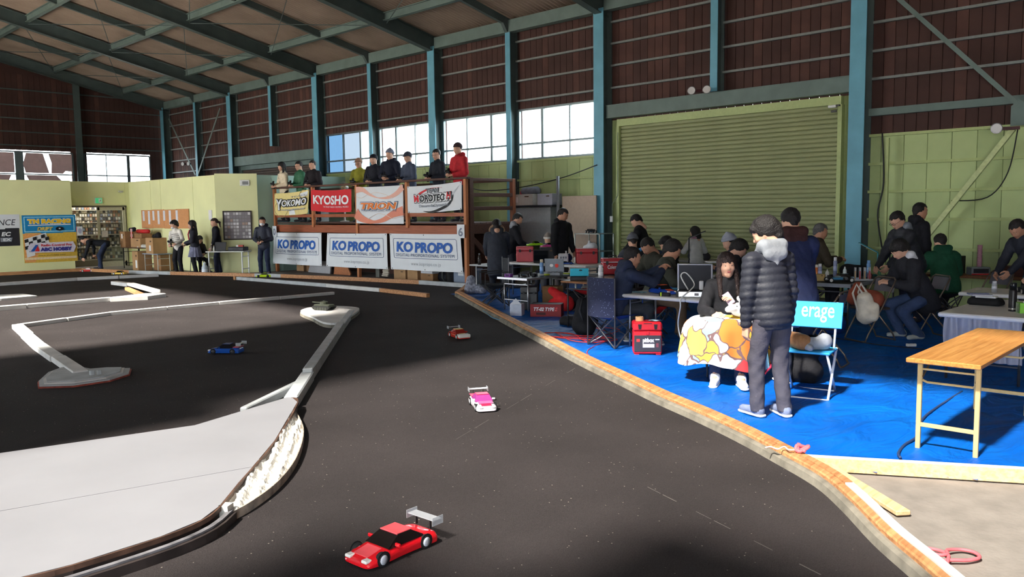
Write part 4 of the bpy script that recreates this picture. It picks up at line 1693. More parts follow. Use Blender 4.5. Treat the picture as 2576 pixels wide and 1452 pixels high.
    V, Q = hh.mesh(0.009 if res < 0.016 else 0.012)
    mb = MB()
    add_np(mb, (V * hs) @ HR.T + HC, Q)
    mb.obj('hair', hc, t, smooth=True)
    if mask:
        m_ = Sdf(0.015)
        m_.ell((0, 0.035, -0.055), (0.066, 0.068, 0.05))
        m_.cap((0, 0.09, -0.035), (0, 0.09, -0.07), 0.02)
        m_.clip((0, 0.02, 0), (0, -1, 0)).clip((0, 0, -0.015), (0, 0, 1))
        V, Q = m_.mesh(0.01)
        mb = MB()
        add_np(mb, (V * hs * 1.02) @ HR.T + HC, Q)
        mb.obj('face_mask', plain(236, 238, 242, 0.8), t, smooth=True)
    if glasses:
        mb = MB()
        for q in (-1, 1):
            c0 = np.array((q * 0.032, 0.097, -0.002))
            mb.tube([hp(c0 + np.array((0.024 * math.cos(a_), 0, 0.017 * math.sin(a_)))) for a_ in np.linspace(0, 2 * PI, 13)[:-1]], 0.0025, 5, closed=True)
            mb.tube([hp((q * 0.056, 0.093, 0.004)), hp((q * 0.08, 0.0, 0.006))], 0.0022, 5)
        mb.tube([hp((-0.008, 0.1, 0.0)), hp((0.008, 0.1, 0.0))], 0.0025, 5)
        mb.obj('glasses', plain(24, 22, 22, 0.3), t)
    if scarf:
        mb = MB()
        mb.tube([Vector(tuple(neck + rt * 0.09 * math.cos(a_) + tf * (0.085 * math.sin(a_) + 0.01) + up * (0.0 - 0.02 * math.sin(a_)))) for a_ in np.linspace(0, 2 * PI, 17)[:-1]], 0.03, 7, closed=True)
        mb.obj('scarf', fabric(*scarf), t, smooth=True)
    info = dict(root=t, neck=neck, HC=HC, HR=HR, wr=wr, el=el, sh=sh, pv=pv, up=up, rt=rt, tf=tf, kn=kn, an=an, jacket=jo)
    return info


def heading(a, b):
    return math.atan2(b[1] - a[1], b[0] - a[0])


def toward_px(loc, px, py):
    # heading from a place on the floor towards another place in the picture
    return heading(loc, G(px, py))
# ------------------------------------------------------------------ drivers stand, banners
class Banner:
    # a cloth on four corners: top-left, top-right, bottom-right, bottom-left as seen from the front
    def __init__(s, name, label, tl, tr, br, bl, normal, mm, sag=0.02, wave=0.01, cat='banner', stiff=False):
        s.q = [Vector(p) for p in (tl, tr, br, bl)]
        s.n = Vector(normal).normalized()
        s.sag, s.wave = sag, wave
        s.w = (s.q[1] - s.q[0]).length
        s.h = (s.q[3] - s.q[0]).length
        s.root = thing(name, label, cat, s.q[3].lerp(s.q[2], 0.5))
        s.o = s.root.location.copy()
        m = MB()
        m.grid(lambda u, v: s.pt(u, v), 24, 12)
        k = len(m.v)
        m2 = MB().grid(lambda u, v: s.pt(u, v, -0.004), 24, 12)
        m.add(m2.v, [f[::-1] for f in m2.f])
        s.cloth = m.obj('cloth', mm, s.root, smooth=True)
        s.layer = 0

    def pt(s, u, v, d=0.0):
        a = s.q[0].lerp(s.q[1], u)
        b = s.q[3].lerp(s.q[2], u)
        p = a.lerp(b, v)
        bow = 4 * u * (1 - u)
        p = p + Vector((0, 0, -s.sag * bow)) + s.n * (d + s.wave * (math.sin(u * 9 + v * 3) + 0.5 * math.sin(u * 17 - v * 5)) * (0.3 + 0.7 * v))
        return p - s.o

    def print(s, verts, faces, uc, vc, mm, name='lettering', parent=None):
        s.layer += 1
        d = 0.004 + 0.003 * s.layer
        vs = [s.pt(uc + x / s.w, vc - y / s.h, d) for x, y in verts]
        return MB().add(vs, faces).obj(name, mm, parent or s.cloth)

    def text(s, body, uc, vc, wf, hf, mm, name='lettering', **k):
        v, f = fit_text(body, wf * s.w, hf * s.h, **k)
        return s.print(v, f, uc, vc, mm, name)

    def shape(s, pts, mm, name='printed_shape'):
        # polygon in (u, v)
        n = len(pts)
        s.layer += 1
        d = 0.004 + 0.003 * s.layer
        vs = [s.pt(u, v, d) for u, v in pts]
        return MB().add(vs, [tuple(range(n))[::-1]]).obj(name, mm, s.cloth)

    def stroke(s, pts, w0, w1, mm, name='printed_line', n=24):
        # curved stroke through (u, v) points with width in metres
        P = [Vector((u * s.w, v * s.h, 0)) for u, v in pts]
        P = subdiv(P, max(3, n // len(P)))
        L, R = [], []
        for i, p in enumerate(P):
            d_ = P[min(i + 1, len(P) - 1)] - P[max(i - 1, 0)]
            d_.normalize()
            t_ = i / (len(P) - 1)
            ww = (w0 + (w1 - w0) * t_) / 2 if not callable(w0) else w0(t_) / 2
            q = Vector((-d_.y, d_.x, 0)) * ww
            L.append(p + q)
            R.append(p - q)
        s.layer += 1
        d = 0.004 + 0.003 * s.layer
        vs = [s.pt(p.x / s.w, p.y / s.h, d) for p in L + R]
        k = len(L)
        return MB().add(vs, [(i, i + 1, k + i + 1, k + i) for i in range(k - 1)]).obj(name, mm, s.cloth)

    def frame(s, u0, v0, u1, v1, r, w, mm):
        pts = []
        ru, rv = r / s.w, r / s.h
        for (cu, cv, a0) in ((u1 - ru, v0 + rv, -90), (u1 - ru, v1 - rv, 0), (u0 + ru, v1 - rv, 90), (u0 + ru, v0 + rv, 180)):
            for k in range(5):
                a = rad(a0 + 22.5 * k)
                pts.append((cu + ru * math.cos(a), cv + rv * math.sin(a)))
        pts.append(pts[0])
        # straight runs get extra points so that the line follows the cloth
        out = []
        for i in range(len(pts) - 1):
            L_ = math.hypot((pts[i + 1][0] - pts[i][0]) * s.w, (pts[i + 1][1] - pts[i][1]) * s.h)
            n = max(1, int(L_ / 0.12))
            for k in range(n):
                t_ = k / n
                out.append((pts[i][0] + (pts[i + 1][0] - pts[i][0]) * t_, pts[i][1] + (pts[i + 1][1] - pts[i][1]) * t_))
        s.layer += 1
        d = 0.004 + 0.003 * s.layer
        vs, F = [], []
        n = len(out)
        cu, cv = (u0 + u1) / 2, (v0 + v1) / 2
        for i, (u, v) in enumerate(out):
            a, b = out[i - 1], out[(i + 1) % n]
            tx, ty = (b[0] - a[0]) * s.w, (b[1] - a[1]) * s.h
            L_ = math.hypot(tx, ty)
            nx_, ny_ = -ty / L_ * w, tx / L_ * w
            vs += [s.pt(u, v, d), s.pt(u + nx_ / s.w, v + ny_ / s.h, d)]
        for i in range(n):
            j = (i + 1) % n
            F.append((2 * i, 2 * j, 2 * j + 1, 2 * i + 1))
        return MB().add(vs, F).obj('printed_frame', mm, s.cloth)

    def eyelets(s, us=(0.02, 0.5, 0.98), vs=(0.03, 0.97)):
        for u in us:
            for v in vs:
                c = s.pt(u, v, 0.004)
                MB().lathe([(0.012, 0), (0.016, 0.004), (0.007, 0.005), (0.007, 0)], c, 8, axis='X').obj('eyelet', plain(90, 90, 90, 0.4, 0.8), s.cloth)


SX = 13.15                       # front plane of the stand
Y0s, Y1s = 14.36, 23.02
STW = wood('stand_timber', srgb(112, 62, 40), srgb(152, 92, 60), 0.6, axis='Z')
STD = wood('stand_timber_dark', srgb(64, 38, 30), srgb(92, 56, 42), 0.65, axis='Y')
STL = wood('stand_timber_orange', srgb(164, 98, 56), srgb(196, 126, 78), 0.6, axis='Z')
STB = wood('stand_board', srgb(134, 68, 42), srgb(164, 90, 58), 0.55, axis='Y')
ds = thing('drivers_stand', 'raised brown timber drivers stand with railings hung with banners', 'stand', (SX, (Y0s + Y1s) / 2, 0))
o_ = Vector((SX, (Y0s + Y1s) / 2, 0))


def sp(name, mm, *boxes):
    m = MB()
    for c, d in boxes:
        m.rbox(Vector(c) - o_, d, 0.006)
    return m.obj(name, mm, ds)


py_ = [Y0s, 16.54, 18.7, 20.88, Y1s]
for i, y in enumerate(py_):
    sp('post', STL if i in (0, 2, 3, 4) else STL, ((SX, y, 1.27), (0.09, 0.09, 2.54)) if i in (0, 2, 4) else ((SX, y, 1.95), (0.09, 0.09, 1.15)))
for y in py_[::2]:
    sp('back_post', STW, ((14.72, y, 1.28), (0.11, 0.11, 2.56)))
sp('corner_post', STD, ((SX + 0.13, Y0s - 0.02, 1.28), (0.12, 0.1, 2.56)))
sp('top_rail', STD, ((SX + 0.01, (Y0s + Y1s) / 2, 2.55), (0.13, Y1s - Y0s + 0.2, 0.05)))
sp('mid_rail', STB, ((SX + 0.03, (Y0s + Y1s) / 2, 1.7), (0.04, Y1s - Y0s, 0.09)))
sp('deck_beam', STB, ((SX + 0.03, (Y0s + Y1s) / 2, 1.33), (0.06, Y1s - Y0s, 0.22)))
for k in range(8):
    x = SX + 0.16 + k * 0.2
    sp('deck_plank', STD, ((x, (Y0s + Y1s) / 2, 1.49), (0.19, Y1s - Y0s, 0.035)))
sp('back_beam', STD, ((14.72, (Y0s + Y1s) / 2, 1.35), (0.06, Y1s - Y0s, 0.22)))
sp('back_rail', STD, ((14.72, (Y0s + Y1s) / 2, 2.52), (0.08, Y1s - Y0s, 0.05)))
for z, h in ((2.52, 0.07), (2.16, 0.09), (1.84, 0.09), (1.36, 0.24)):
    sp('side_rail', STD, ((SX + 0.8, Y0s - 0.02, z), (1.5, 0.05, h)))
m = MB().beam(Vector((SX + 0.1, Y0s, 1.2)) - o_, Vector((14.6, Y0s, 0.1)) - o_, 0.05, 0.12)
m.obj('diagonal_brace', STD, ds)
for y in py_[1:4]:
    m = MB().rbox(Vector((SX + 0.8, y, 1.33)) - o_, (1.5, 0.06, 0.16), 0.005)
    m.obj('joist', STD, ds)
# dark sheet at the back under the deck
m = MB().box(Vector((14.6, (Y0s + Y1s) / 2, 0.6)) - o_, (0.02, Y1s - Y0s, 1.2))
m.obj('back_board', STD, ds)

BLUE = mat('print_blue', srgb(36, 92, 176), 0.6, var=0.03)
NAVY = mat('print_navy', srgb(60, 84, 124), 0.6, var=0.03)
GREYP = mat('print_grey', srgb(140, 146, 156), 0.6, var=0.03)
BLACKP = mat('print_black', srgb(26, 28, 34), 0.6, var=0.03)
WHITEP = mat('print_white', srgb(236, 238, 240), 0.6, var=0.02)
REDP = mat('print_red', srgb(206, 32, 44), 0.6, var=0.03)
ORANGEP = mat('print_orange', srgb(226, 124, 52), 0.6, var=0.03)
SALMON = mat('print_salmon', srgb(228, 176, 160), 0.6, var=0.03)
SALMON2 = mat('print_salmon_deep', srgb(224, 140, 116), 0.6, var=0.03)
YELLOWP = mat('print_yellow', srgb(240, 196, 40), 0.6, var=0.03)
CLOTHW = mat('banner_white', srgb(226, 230, 234), 0.65, var=0.03, nscale=3)
CLOTHR = mat('banner_red', srgb(206, 34, 46), 0.6, var=0.04)
CLOTHY = mat('banner_yellow', srgb(226, 208, 140), 0.6, var=0.06)
NX = (-1, 0, 0)
fx = SX - 0.07


def bx(y, z, d=0.0):
    return (fx + d, y, z)


k_ = 0.967
# three large white banners on the lower front
for (lab, tl, tr, br, bl) in (
        ('white KO PROPO banner at the left end of the stand front', (23.05, 1.2), (20.4, 1.215), (20.42, 0.27), (23.1, 0.25)),
        ('middle one of the three white KO PROPO banners on the stand', (20.1, 1.205), (17.34, 1.23), (17.32, 0.3), (20.16, 0.27)),
        ('white KO PROPO banner at the right end of the stand front', (17.22, 1.23), (14.5, 1.24), (14.42, 0.34), (17.16, 0.31))):
    b = Banner('sponsor_banner', lab, bx(*tl), bx(*tr), bx(*br, -0.02), bx(*bl, -0.02), NX, CLOTHW, 0.005, 0.012)
    b.frame(0.055, 0.13, 0.95, 0.68, 0.06, 0.012, NAVY)
    b.text('KO', 0.22, 0.36, 0.24, 0.29, BLUE, fat=0.045, shear=0.1)
    b.text('PROPO', 0.63, 0.37, 0.53, 0.29, BLUE, fat=0.045, shear=0.1)
    b.text('DIGITAL PROPORTIONAL SYSTEM', 0.5, 0.585, 0.82, 0.085, NAVY, spacing=1.1)
    b.text('www.kopropo.co.jp', 0.52, 0.83, 0.42, 0.12, GREYP, spacing=1.2)
    b.eyelets()
# upper banners on the railing
b = Banner('sponsor_banner', 'pale yellow YOKOMO banner on the stand railing', bx(22.9, 2.39), bx(20.95, 2.46), bx(21.1, 1.77), bx(22.93, 1.73), NX, CLOTHY, 0.03, 0.02)
b.shape([(0.45, 0.8), (0.62, 0.72), (0.66, 0.98), (0.47, 0.98)], WHITEP)
b.shape([(0.75, 0.1), (0.98, 0.05), (0.97, 0.25), (0.8, 0.25)], CLOTHW)
for q in ((0.22, 0.72, 0.2), (0.85, 0.16, 0.1)):
    b.stroke([(q[0] + q[2] * math.cos(a), q[1] + q[2] * 1.8 * math.sin(a)) for a in np.linspace(0.2, 5.2, 9)], 0.02, 0.02, mat('print_olive', srgb(150, 134, 88), 0.6))
b.text('TEAM', 0.7, 0.2, 0.42, 0.07, GREYP)
b.text('YOKOMO', 0.53, 0.46, 0.9, 0.36, BLACKP, fat=0.13, shear=0.12)
b.text('Y', 0.16, 0.52, 0.2, 0.55, BLACKP, fat=0.12, shear=0.1)
b.text('Y', 0.16, 0.52, 0.18, 0.5, WHITEP, fat=0.03, shear=0.1)
b.text('OKOMO', 0.6, 0.46, 0.72, 0.28, WHITEP, fat=0.03, shear=0.12)
b.text('www.teamyokomo.com', 0.56, 0.76, 0.72, 0.1, BLACKP, fat=0.05)
b.text('www.teamyokomo.com', 0.56, 0.76, 0.71, 0.085, WHITEP, fat=0.0)
b.eyelets((0.02, 0.98))
b = Banner('sponsor_banner', 'red KYOSHO banner with white lettering on the stand railing', bx(20.86, 2.45), bx(18.86, 2.42), bx(18.9, 1.8), bx(20.88, 1.85), NX, CLOTHR, 0.03, 0.015)
b.text('KYOSHO', 0.5, 0.45, 0.88, 0.42, WHITEP, fat=0.035)
b.text('THE FINEST RADIO CONTROL MODELS', 0.62, 0.76, 0.62, 0.07, WHITEP)
b.eyelets((0.02, 0.98))
b = Banner('sponsor_banner', 'white and salmon TRION banner with flowing waves on the railing', bx(18.64, 2.455), bx(16.62, 2.45), bx(16.63, 1.48), bx(18.66, 1.49), NX, CLOTHW, 0.008, 0.008)
b.stroke([(0.0, 0.08), (0.15, 0.07), (0.3, 0.2), (0.48, 0.3), (0.7, 0.3), (0.88, 0.2), (1.0, 0.04)], lambda t_: 0.02 + 0.16 * abs(2 * t_ - 1), 0, SALMON, n=36)
b.stroke([(0.0, 0.25), (0.12, 0.3), (0.25, 0.22), (0.42, 0.16), (0.6, 0.2), (0.8, 0.32)], 0.012, 0.012, mat('print_beige', srgb(222, 204, 192), 0.6))
b.stroke([(0.0, 0.72), (0.12, 0.86), (0.35, 0.95), (0.58, 0.9), (0.8, 0.74), (1.0, 0.66)], lambda t_: 0.3 - 0.5 * t_ if t_ < 0.45 else 0.075 + 0.3 * (t_ - 0.45), 0, SALMON2, n=36)
b.stroke([(0.25, 0.88), (0.42, 0.76), (0.52, 0.72), (0.68, 0.78), (0.8, 0.86), (1.0, 0.8)], 0.012, 0.012, mat('print_beige', (0, 0, 0)))
b.text('TRION', 0.5, 0.52, 0.82, 0.24, NAVY, fat=0.1, shear=0.2)
b.text('TRION', 0.5, 0.52, 0.8, 0.205, WHITEP, fat=0.075, shear=0.2)
b.text('TRION', 0.5, 0.52, 0.77, 0.18, ORANGEP, fat=0.045, shear=0.2)
b.shape([(0.60 + 0.035 * (1 if k % 2 else 0.4) * math.sin(k * PI / 5) * 1.0, 0.52 + 0.07 * (1 if k % 2 else 0.4) * math.cos(k * PI / 5)) for k in range(10)], WHITEP, 'printed_star')
b.text('COMPETITION R/C RACING PRODUCTS', 0.5, 0.655, 0.74, 0.04, GREYP)
b = Banner('sponsor_banner', 'white TEAM MOROTECH banner on the right end of the railing', bx(16.45, 2.41), bx(14.42, 2.475), bx(14.44, 1.82), bx(16.43, 1.75), NX, CLOTHW, 0.025, 0.012)
b.stroke([(0.15, 0.5), (0.2, 0.36), (0.28, 0.24), (0.4, 0.14), (0.52, 0.1), (0.66, 0.12)], lambda t_: 0.05 * math.sin(PI * min(1, t_ * 1.3) ** 0.7) + 0.006, 0, REDP, n=30)
b.stroke([(0.86, 0.36), (0.84, 0.55), (0.76, 0.78), (0.6, 0.92), (0.45, 0.98), (0.3, 0.94)], lambda t_: 0.06 * math.sin(PI * t_) + 0.006, 0, BLACKP, n=30)
b.stroke([(0.84, 0.42), (0.9, 0.28), (0.96, 0.14)], 0.06, 0.004, mat('print_lightgrey', srgb(196, 202, 210), 0.6))
b.text('TEAM', 0.48, 0.19, 0.24, 0.16, BLACKP, fat=0.06)
b.text('TEAM', 0.48, 0.19, 0.225, 0.12, GREYP, fat=0.01)
b.text('MOROTECH', 0.49, 0.47, 0.7, 0.36, BLACKP, fat=0.11)
b.text('MOROTECH', 0.49, 0.47, 0.68, 0.32, WHITEP, fat=0.075)
b.text('OROTEC', 0.48, 0.47, 0.47, 0.25, BLACKP, fat=0.03)
b.text('M', 0.19, 0.47, 0.09, 0.25, REDP, fat=0.03)
b.text('H', 0.79, 0.44, 0.08, 0.27, REDP, fat=0.03, shear=0.15)
b.text('Dream & Dynamic', 0.51, 0.76, 0.55, 0.13, GREYP, fat=0.04)
b.eyelets((0.02, 0.98))
for (lab, ya, yb, za, zb, tx) in (('small white number plate reading 6 on the right stand post', 14.58, 14.32, 1.47, 1.15, '6'), ('small white number plate on the left stand post', 23.06, 22.82, 1.4, 1.08, '0')):
    b = Banner('number_plate', lab, bx(ya, za, -0.03), bx(yb, za, -0.03), bx(yb, zb, -0.03), bx(ya, zb, -0.03), NX, CLOTHW, 0, 0, cat='sign')
    b.text(tx, 0.5, 0.55, 0.6, 0.62, NAVY, fat=0.02)
    b.text(tx, 0.5, 0.55, 0.5, 0.52, GREYP, fat=-0.0)

# ---- things stored under and on the stand
CARD = mat('cardboard', srgb(176, 138, 98), 0.85, var=0.1, nscale=5)
CARD2 = mat('cardboard_dark', srgb(150, 112, 76), 0.85, var=0.1, nscale=5)


def cardboard_box(label, loc, d, rz=0.0, mm=None, name='cardboard_box', group=None, open_=False, lab=None, tape=True):
    t = thing(name, label, 'box', loc, rz, group)
    m = MB()
    x, y, z = d
    if open_:
        w = 0.006
        m.box((0, 0, w / 2), (x, y, w)).box((-x / 2, 0, z / 2), (w, y, z)).box((x / 2, 0, z / 2), (w, y, z)).box((0, -y / 2, z / 2), (x, w, z)).box((0, y / 2, z / 2), (x, w, z))
    else:
        m.rbox((0, 0, z / 2), d, 0.006)
    m.obj('carton', mm or CARD, t)
    if not open_ and tape:
        MB().box((0, 0, z + 0.0005), (x * 0.98, 0.05, 0.001)).obj('tape', CARD2, t)
    if lab:
        MB().box((-x / 2 - 0.001, lab[0] * y, lab[1] * z), (0.002, y * lab[2], z * lab[3])).obj('paper_label', plain(228, 228, 226, 0.8), t)
    MB().box((-x / 2 - 0.001, -0.2 * y, 0.78 * z), (0.002, y * 0.2, z * 0.1)).obj('printed_mark', plain(92, 70, 50, 0.8), t)
    return t


cardboard_box('brown carton under the stand beside the slatted panel, lower of two', (13.75, 17.45, 0.0), (0.4, 0.5, 0.26))
cardboard_box('brown carton stacked on another carton beside the slatted panel', (13.75, 17.44, 0.265), (0.38, 0.48, 0.24), mm=CARD2)
cardboard_box('pale carton in the middle under the right white banner', (13.7, 16.85, 0.0), (0.4, 0.42, 0.46))
cardboard_box('small brown carton below a white printer box under the stand', (13.72, 16.3, 0.0), (0.4, 0.5, 0.2), mm=CARD2)
cardboard_box('white printed box resting on a small brown carton under the stand', (13.7, 16.3, 0.205), (0.36, 0.46, 0.28), mm=plain(212, 214, 220), lab=(0.2, 0.5, 0.3, 0.2))
cardboard_box('brown carton at the far left under the stand', (13.8, 22.5, 0.0), (0.35, 0.4, 0.24))
cardboard_box('dark carton with rags at the left under the stand', (13.85, 22.0, 0.0), (0.35, 0.45, 0.3), mm=CARD2)
gb = MB()
gb.rbox((0, 0, 0.17), (0.42, 0.6, 0.34), 0.03).rbox((0, 0, 0.35), (0.46, 0.64, 0.03), 0.012)
t = thing('storage_tub', 'grey plastic storage tub with a label under the stand', 'tub', (13.7, 14.95, 0))
GREYPL = mat('grey_plastic', srgb(128, 140, 160), 0.5, var=0.05)
MB().prism([(-0.2, -0.28), (0.2, -0.28), (0.2, 0.28), (-0.2, 0.28)], 0, 0.36).obj('tub', GREYPL, t)
MB().rbox((0, 0, 0.375), (0.46, 0.62, 0.03), 0.01).obj('lid', GREYPL, t)
MB().box((-0.202, 0.02, 0.26), (0.004, 0.2, 0.1)).obj('paper_label', plain(216, 218, 222), t)
MB().box((-0.235, 0.0, 0.33), (0.01, 0.12, 0.05)).obj('clip', plain(40, 42, 46), t)
t = thing('metal_drum', 'shiny metal drum vacuum beside the grey tub under the stand', 'vacuum', (13.65, 15.45, 0))
MB().lathe([(0.15, 0.02), (0.17, 0.06), (0.17, 0.3), (0.175, 0.31), (0.17, 0.33), (0.13, 0.42), (0.06, 0.45)], n=20).obj('drum', plain(150, 152, 156, 0.25, 1.0), t, smooth=True)
MB().tube([(-0.05, 0.2, 0.42), (-0.1, 0.26, 0.3), (-0.1, 0.27, 0.12), (-0.05, 0.22, 0.02)], 0.02, 8).obj('hose', plain(70, 76, 74), t, smooth=True)
bg_ = Sdf(0.05).cap((0, -0.15, 0.1), (0, 0.15, 0.12), 0.13, 0.12).cap((0, 0, 0.2), (0.05, 0, 0.28), 0.08).clip((0, 0, 0), (0, 0, -1))
m = MB()
add_np(m, *bg_.mesh(0.03))
o = m.obj('dark_bag', fabric(24, 26, 34), smooth=True, loc=(13.8, 15.95, 0.0))
tag(o, 'dark soft bag slumped under the stand beside the metal drum', 'bag')
for (lab, y, w, h, poly, mm) in (('grey cut-out board leaning under the left white banner', 21.2, 1.1, 0.38, [(-0.62, 0), (-0.52, 0.2), (-0.4, 0.36), (0.5, 0.36), (0.6, 0.26), (0.56, 0)], plain(176, 174, 176, 0.6)),
                                 ('brown trapezoid board leaning under the stand', 20.05, 0.8, 0.4, [(-0.4, 0.0), (-0.3, 0.38), (0.2, 0.38), (0.45, 0.05), (0.42, 0)], mat('red_brown_board', srgb(176, 112, 74), 0.5, var=0.15))):
    o = MB().prism([(-p[0], p[1]) for p in poly], -0.02, 0.02, M=Matrix(((0, 0, 1, 0), (1, 0, 0, 0), (0, 1, 0, 0), (0, 0, 0, 1)))).obj('leaning_board', mm, loc=(13.5, y, 0.005))
    tag(o, lab, 'board')
t = thing('slat_bundle', 'bundle of pale slats standing under the middle white banner', 'slats', (13.6, 18.25, 0))
for k in range(6):
    MB().rbox((0.01 * (k % 3), -0.1 - 0.012 * k, 0.06 + 0.045 * k + 0.0), (0.04, 0.26, 0.035), 0.004).obj('slat', plain(206, 196, 178, 0.7), t)
MB().box((0, 0.22, 0.18), (0.04, 0.16, 0.36)).obj('panel', plain(120, 122, 114, 0.7), t)
t = thing('desk_fan', 'small desk fan standing on the drivers stand', 'fan', (14.3, 21.0, 1.51))
MB().lathe([(0.14, 0), (0.14, 0.02), (0.03, 0.04), (0.02, 0.9)], n=14).obj('pole', plain(200, 200, 196), t, smooth=True)
m = MB()
for k in range(3):
    m.tube([Vector((-0.03, 0.17 * math.cos(a), 1.02 + 0.17 * math.sin(a))) + Vector((0.03 * k, 0, 0)) for a in np.linspace(0, 2 * PI, 21)[:-1]], 0.004, 4, closed=True)
for k in range(14):
    a = 2 * PI * k / 14
    m.tube([(-0.035, 0.03 * math.cos(a), 1.02 + 0.03 * math.sin(a)), (-0.03, 0.17 * math.cos(a), 1.02 + 0.17 * math.sin(a)), (0.03, 0.17 * math.cos(a), 1.02 + 0.17 * math.sin(a))], 0.0025, 4)
m.obj('guard', plain(170, 172, 170, 0.4), t)
for k in range(3):
    a = 2 * PI * k / 3
    MB().ell((0, 0.08 * math.cos(a), 1.02 + 0.08 * math.sin(a)), (0.012, 0.07, 0.05), 8, 6, R=Matrix.Rotation(a, 3, 'X')).obj('blade', plain(200, 176, 120, 0.4), t, smooth=True)
MB().cyl((0.02, 0, 1.02), (0.14, 0, 1.02), 0.055, 0.045, 12).obj('motor', plain(206, 204, 196), t, smooth=True)
# things left on the deck of the stand
cardboard_box('white cabinet box standing on the deck behind the red banner', (14.35, 20.1, 1.51), (0.3, 0.5, 0.42), 0, plain(206, 200, 186), name='cabinet_box', tape=False)
cardboard_box('small white and grey fridge box on the deck at the left end', (14.35, 22.35, 1.51), (0.3, 0.4, 0.4), 0, plain(190, 196, 200), name='fridge_box', tape=False, lab=(0, 0.4, 0.7, 0.5))
cardboard_box('grey-blue equipment box on the deck between the red and salmon banners', (14.35, 19.1, 1.51), (0.3, 0.6, 0.3), 0, plain(96, 112, 140), name='equipment_box', tape=False)
# ------------------------------------------------------------------ transmitters and the drivers on the stand
BLK = plain(22, 22, 26, 0.45)


def make_tx():
    t = thing('transmitter', 'black pistol-grip radio transmitter', 'transmitter')
    s_ = Sdf(0.015).cap((-0.05, 0, 0.0), (0.05, 0, 0.0), 0.04, sq=((0, 0, 1), 0.7)).cap((0, 0.0, 0.02), (0, -0.02, 0.07), 0.03).cap((0, -0.01, -0.03), (0, -0.03, -0.11), 0.02).cap((-0.03, 0, -0.13), (0.03, -0.05, -0.13), 0.03, sq=((0, 0, 1), 0.6))
    m = MB()
    add_np(m, *s_.mesh(0.013))
    m.obj('housing', BLK, t, smooth=True)
    MB().cyl((0.05, 0.02, 0.02), (0.085, 0.02, 0.02), 0.03, 0.028, 12).obj('steering_wheel', plain(44, 44, 48), t, smooth=True)
    MB().cyl((0.0, 0.02, 0.07), (0.0, 0.06, 0.2), 0.004, 0.003, 6).obj('antenna', plain(60, 60, 64), t)
    return t


TX0 = make_tx()
TX0.location = (0, 0, -5)


def give_tx(info, label, first=[True]):
    t = info['root']
    M = Matrix.Translation(t.location) @ Matrix.Rotation(t.rotation_euler.z, 4, 'Z')
    c = (info['wr'][-1] + info['wr'][1]) / 2 + np.array((0, 0.085, 0.05))
    p = M @ Vector(tuple(c))
    if first[0]:
        first[0] = False
        o = TX0
        o.location = p
        o.rotation_euler = (0, 0, t.rotation_euler.z)
        o['label'] = label
        o['group'] = 'radio transmitters in drivers hands'
        return o
    return dup(TX0, p, t.rotation_euler.z, label, 'radio transmitters in drivers hands')


DKZ = 1.51
GRP = 'drivers on the stand'
fc = rad(200)
DR = [
    # px, label, height, kwargs
    (714, 3.33, 'long-haired driver in cream padded jacket at the left end of the stand', dict(hair='long', female=True, top=(222, 206, 176), quilt=0.09, bulk=0.01, pants=(34, 32, 40), head=(8, 6)), 'black transmitter held by the long-haired driver in cream jacket'),
    (757, 3.34, 'driver with glasses in green jacket on the stand', dict(top=(38, 96, 66), hair='short', glasses=True, bulk=0.015, pants=(36, 40, 44), head=(4, 10), quilt=0.1), 'black transmitter held by the driver in green jacket'),
    (790, 3.33, 'driver in black jacket next to the green jacket on the stand', dict(top=(34, 30, 34), hair='short', bulk=0.02, head=(-8, 6)), 'black transmitter held by the driver beside the green jacket'),
    (906, 3.26, 'driver in olive yellow jacket with glasses and pale cap on the stand', dict(top=(128, 126, 40), cap=(150, 116, 96), glasses=True, bulk=0.02, skin='b', head=(6, 10)), 'black transmitter held by the driver in olive jacket'),
    (944, 3.33, 'driver in dark jacket with black cap on the stand', dict(top=(30, 32, 42), cap=(26, 26, 34), bulk=0.025, collar=True, head=(-4, 6)), 'black transmitter held by the driver in black cap'),
    (985, 3.44, 'tall driver in navy hooded coat and grey knit hat on the stand', dict(top=(26, 30, 46), beanie=(120, 124, 140), bulk=0.03, hood=(28, 32, 48), head=(-4, 4)), 'black transmitter held by the driver in grey knit hat'),
    (1032, 3.31, 'driver in grey-blue jacket with white stripe and cap on the stand', dict(top=(66, 74, 92), cap=(60, 62, 74), bulk=0.02, head=(10, 14)), 'black transmitter held by the driver in grey-blue jacket'),
    (1104, 3.32, 'driver in black sweatshirt and glasses on the stand', dict(top=(28, 32, 42), hair='short', glasses=True, bulk=0.015, head=(14, 10)), 'black transmitter held by the driver in black sweatshirt'),
    (1158, 3.42, 'driver in red jacket with cap at the right end of the stand', dict(top=(186, 44, 52), cap=(64, 44, 48), bulk=0.03, hood=(170, 38, 46), head=(12, 8)), 'black transmitter held by the driver in red jacket'),
]
for (pxx, ztop, lab, kw, txl) in DR:
    xd = 13.3 if pxx < 730 else 13.58
    p = GX(pxx, 440, xd)
    h = (ztop - DKZ)
    f = rad(176 if pxx in (714, 757, 1032, 1104, 1158) else 202)
    hands = [(-0.09, 0.27, 1.02 * h / 1.7), (0.1, 0.29, 1.04 * h / 1.7)]
    hd = kw.pop('head')
    inf = person(lab, (xd, p.y, DKZ), f, height=h, hands=hands, head=hd, group=GRP, res=0.022, curl=1.5, **kw)
    give_tx(inf, txl)
# ------------------------------------------------------------------ far corner: shop door, notice boards, tables, waiting people
NYF = (0, -1, 0)


def py_pt(px, py, y):
    r = ray(px, py)
    return Vector((0, 0, CAM_H)) + r * (y / r.y)


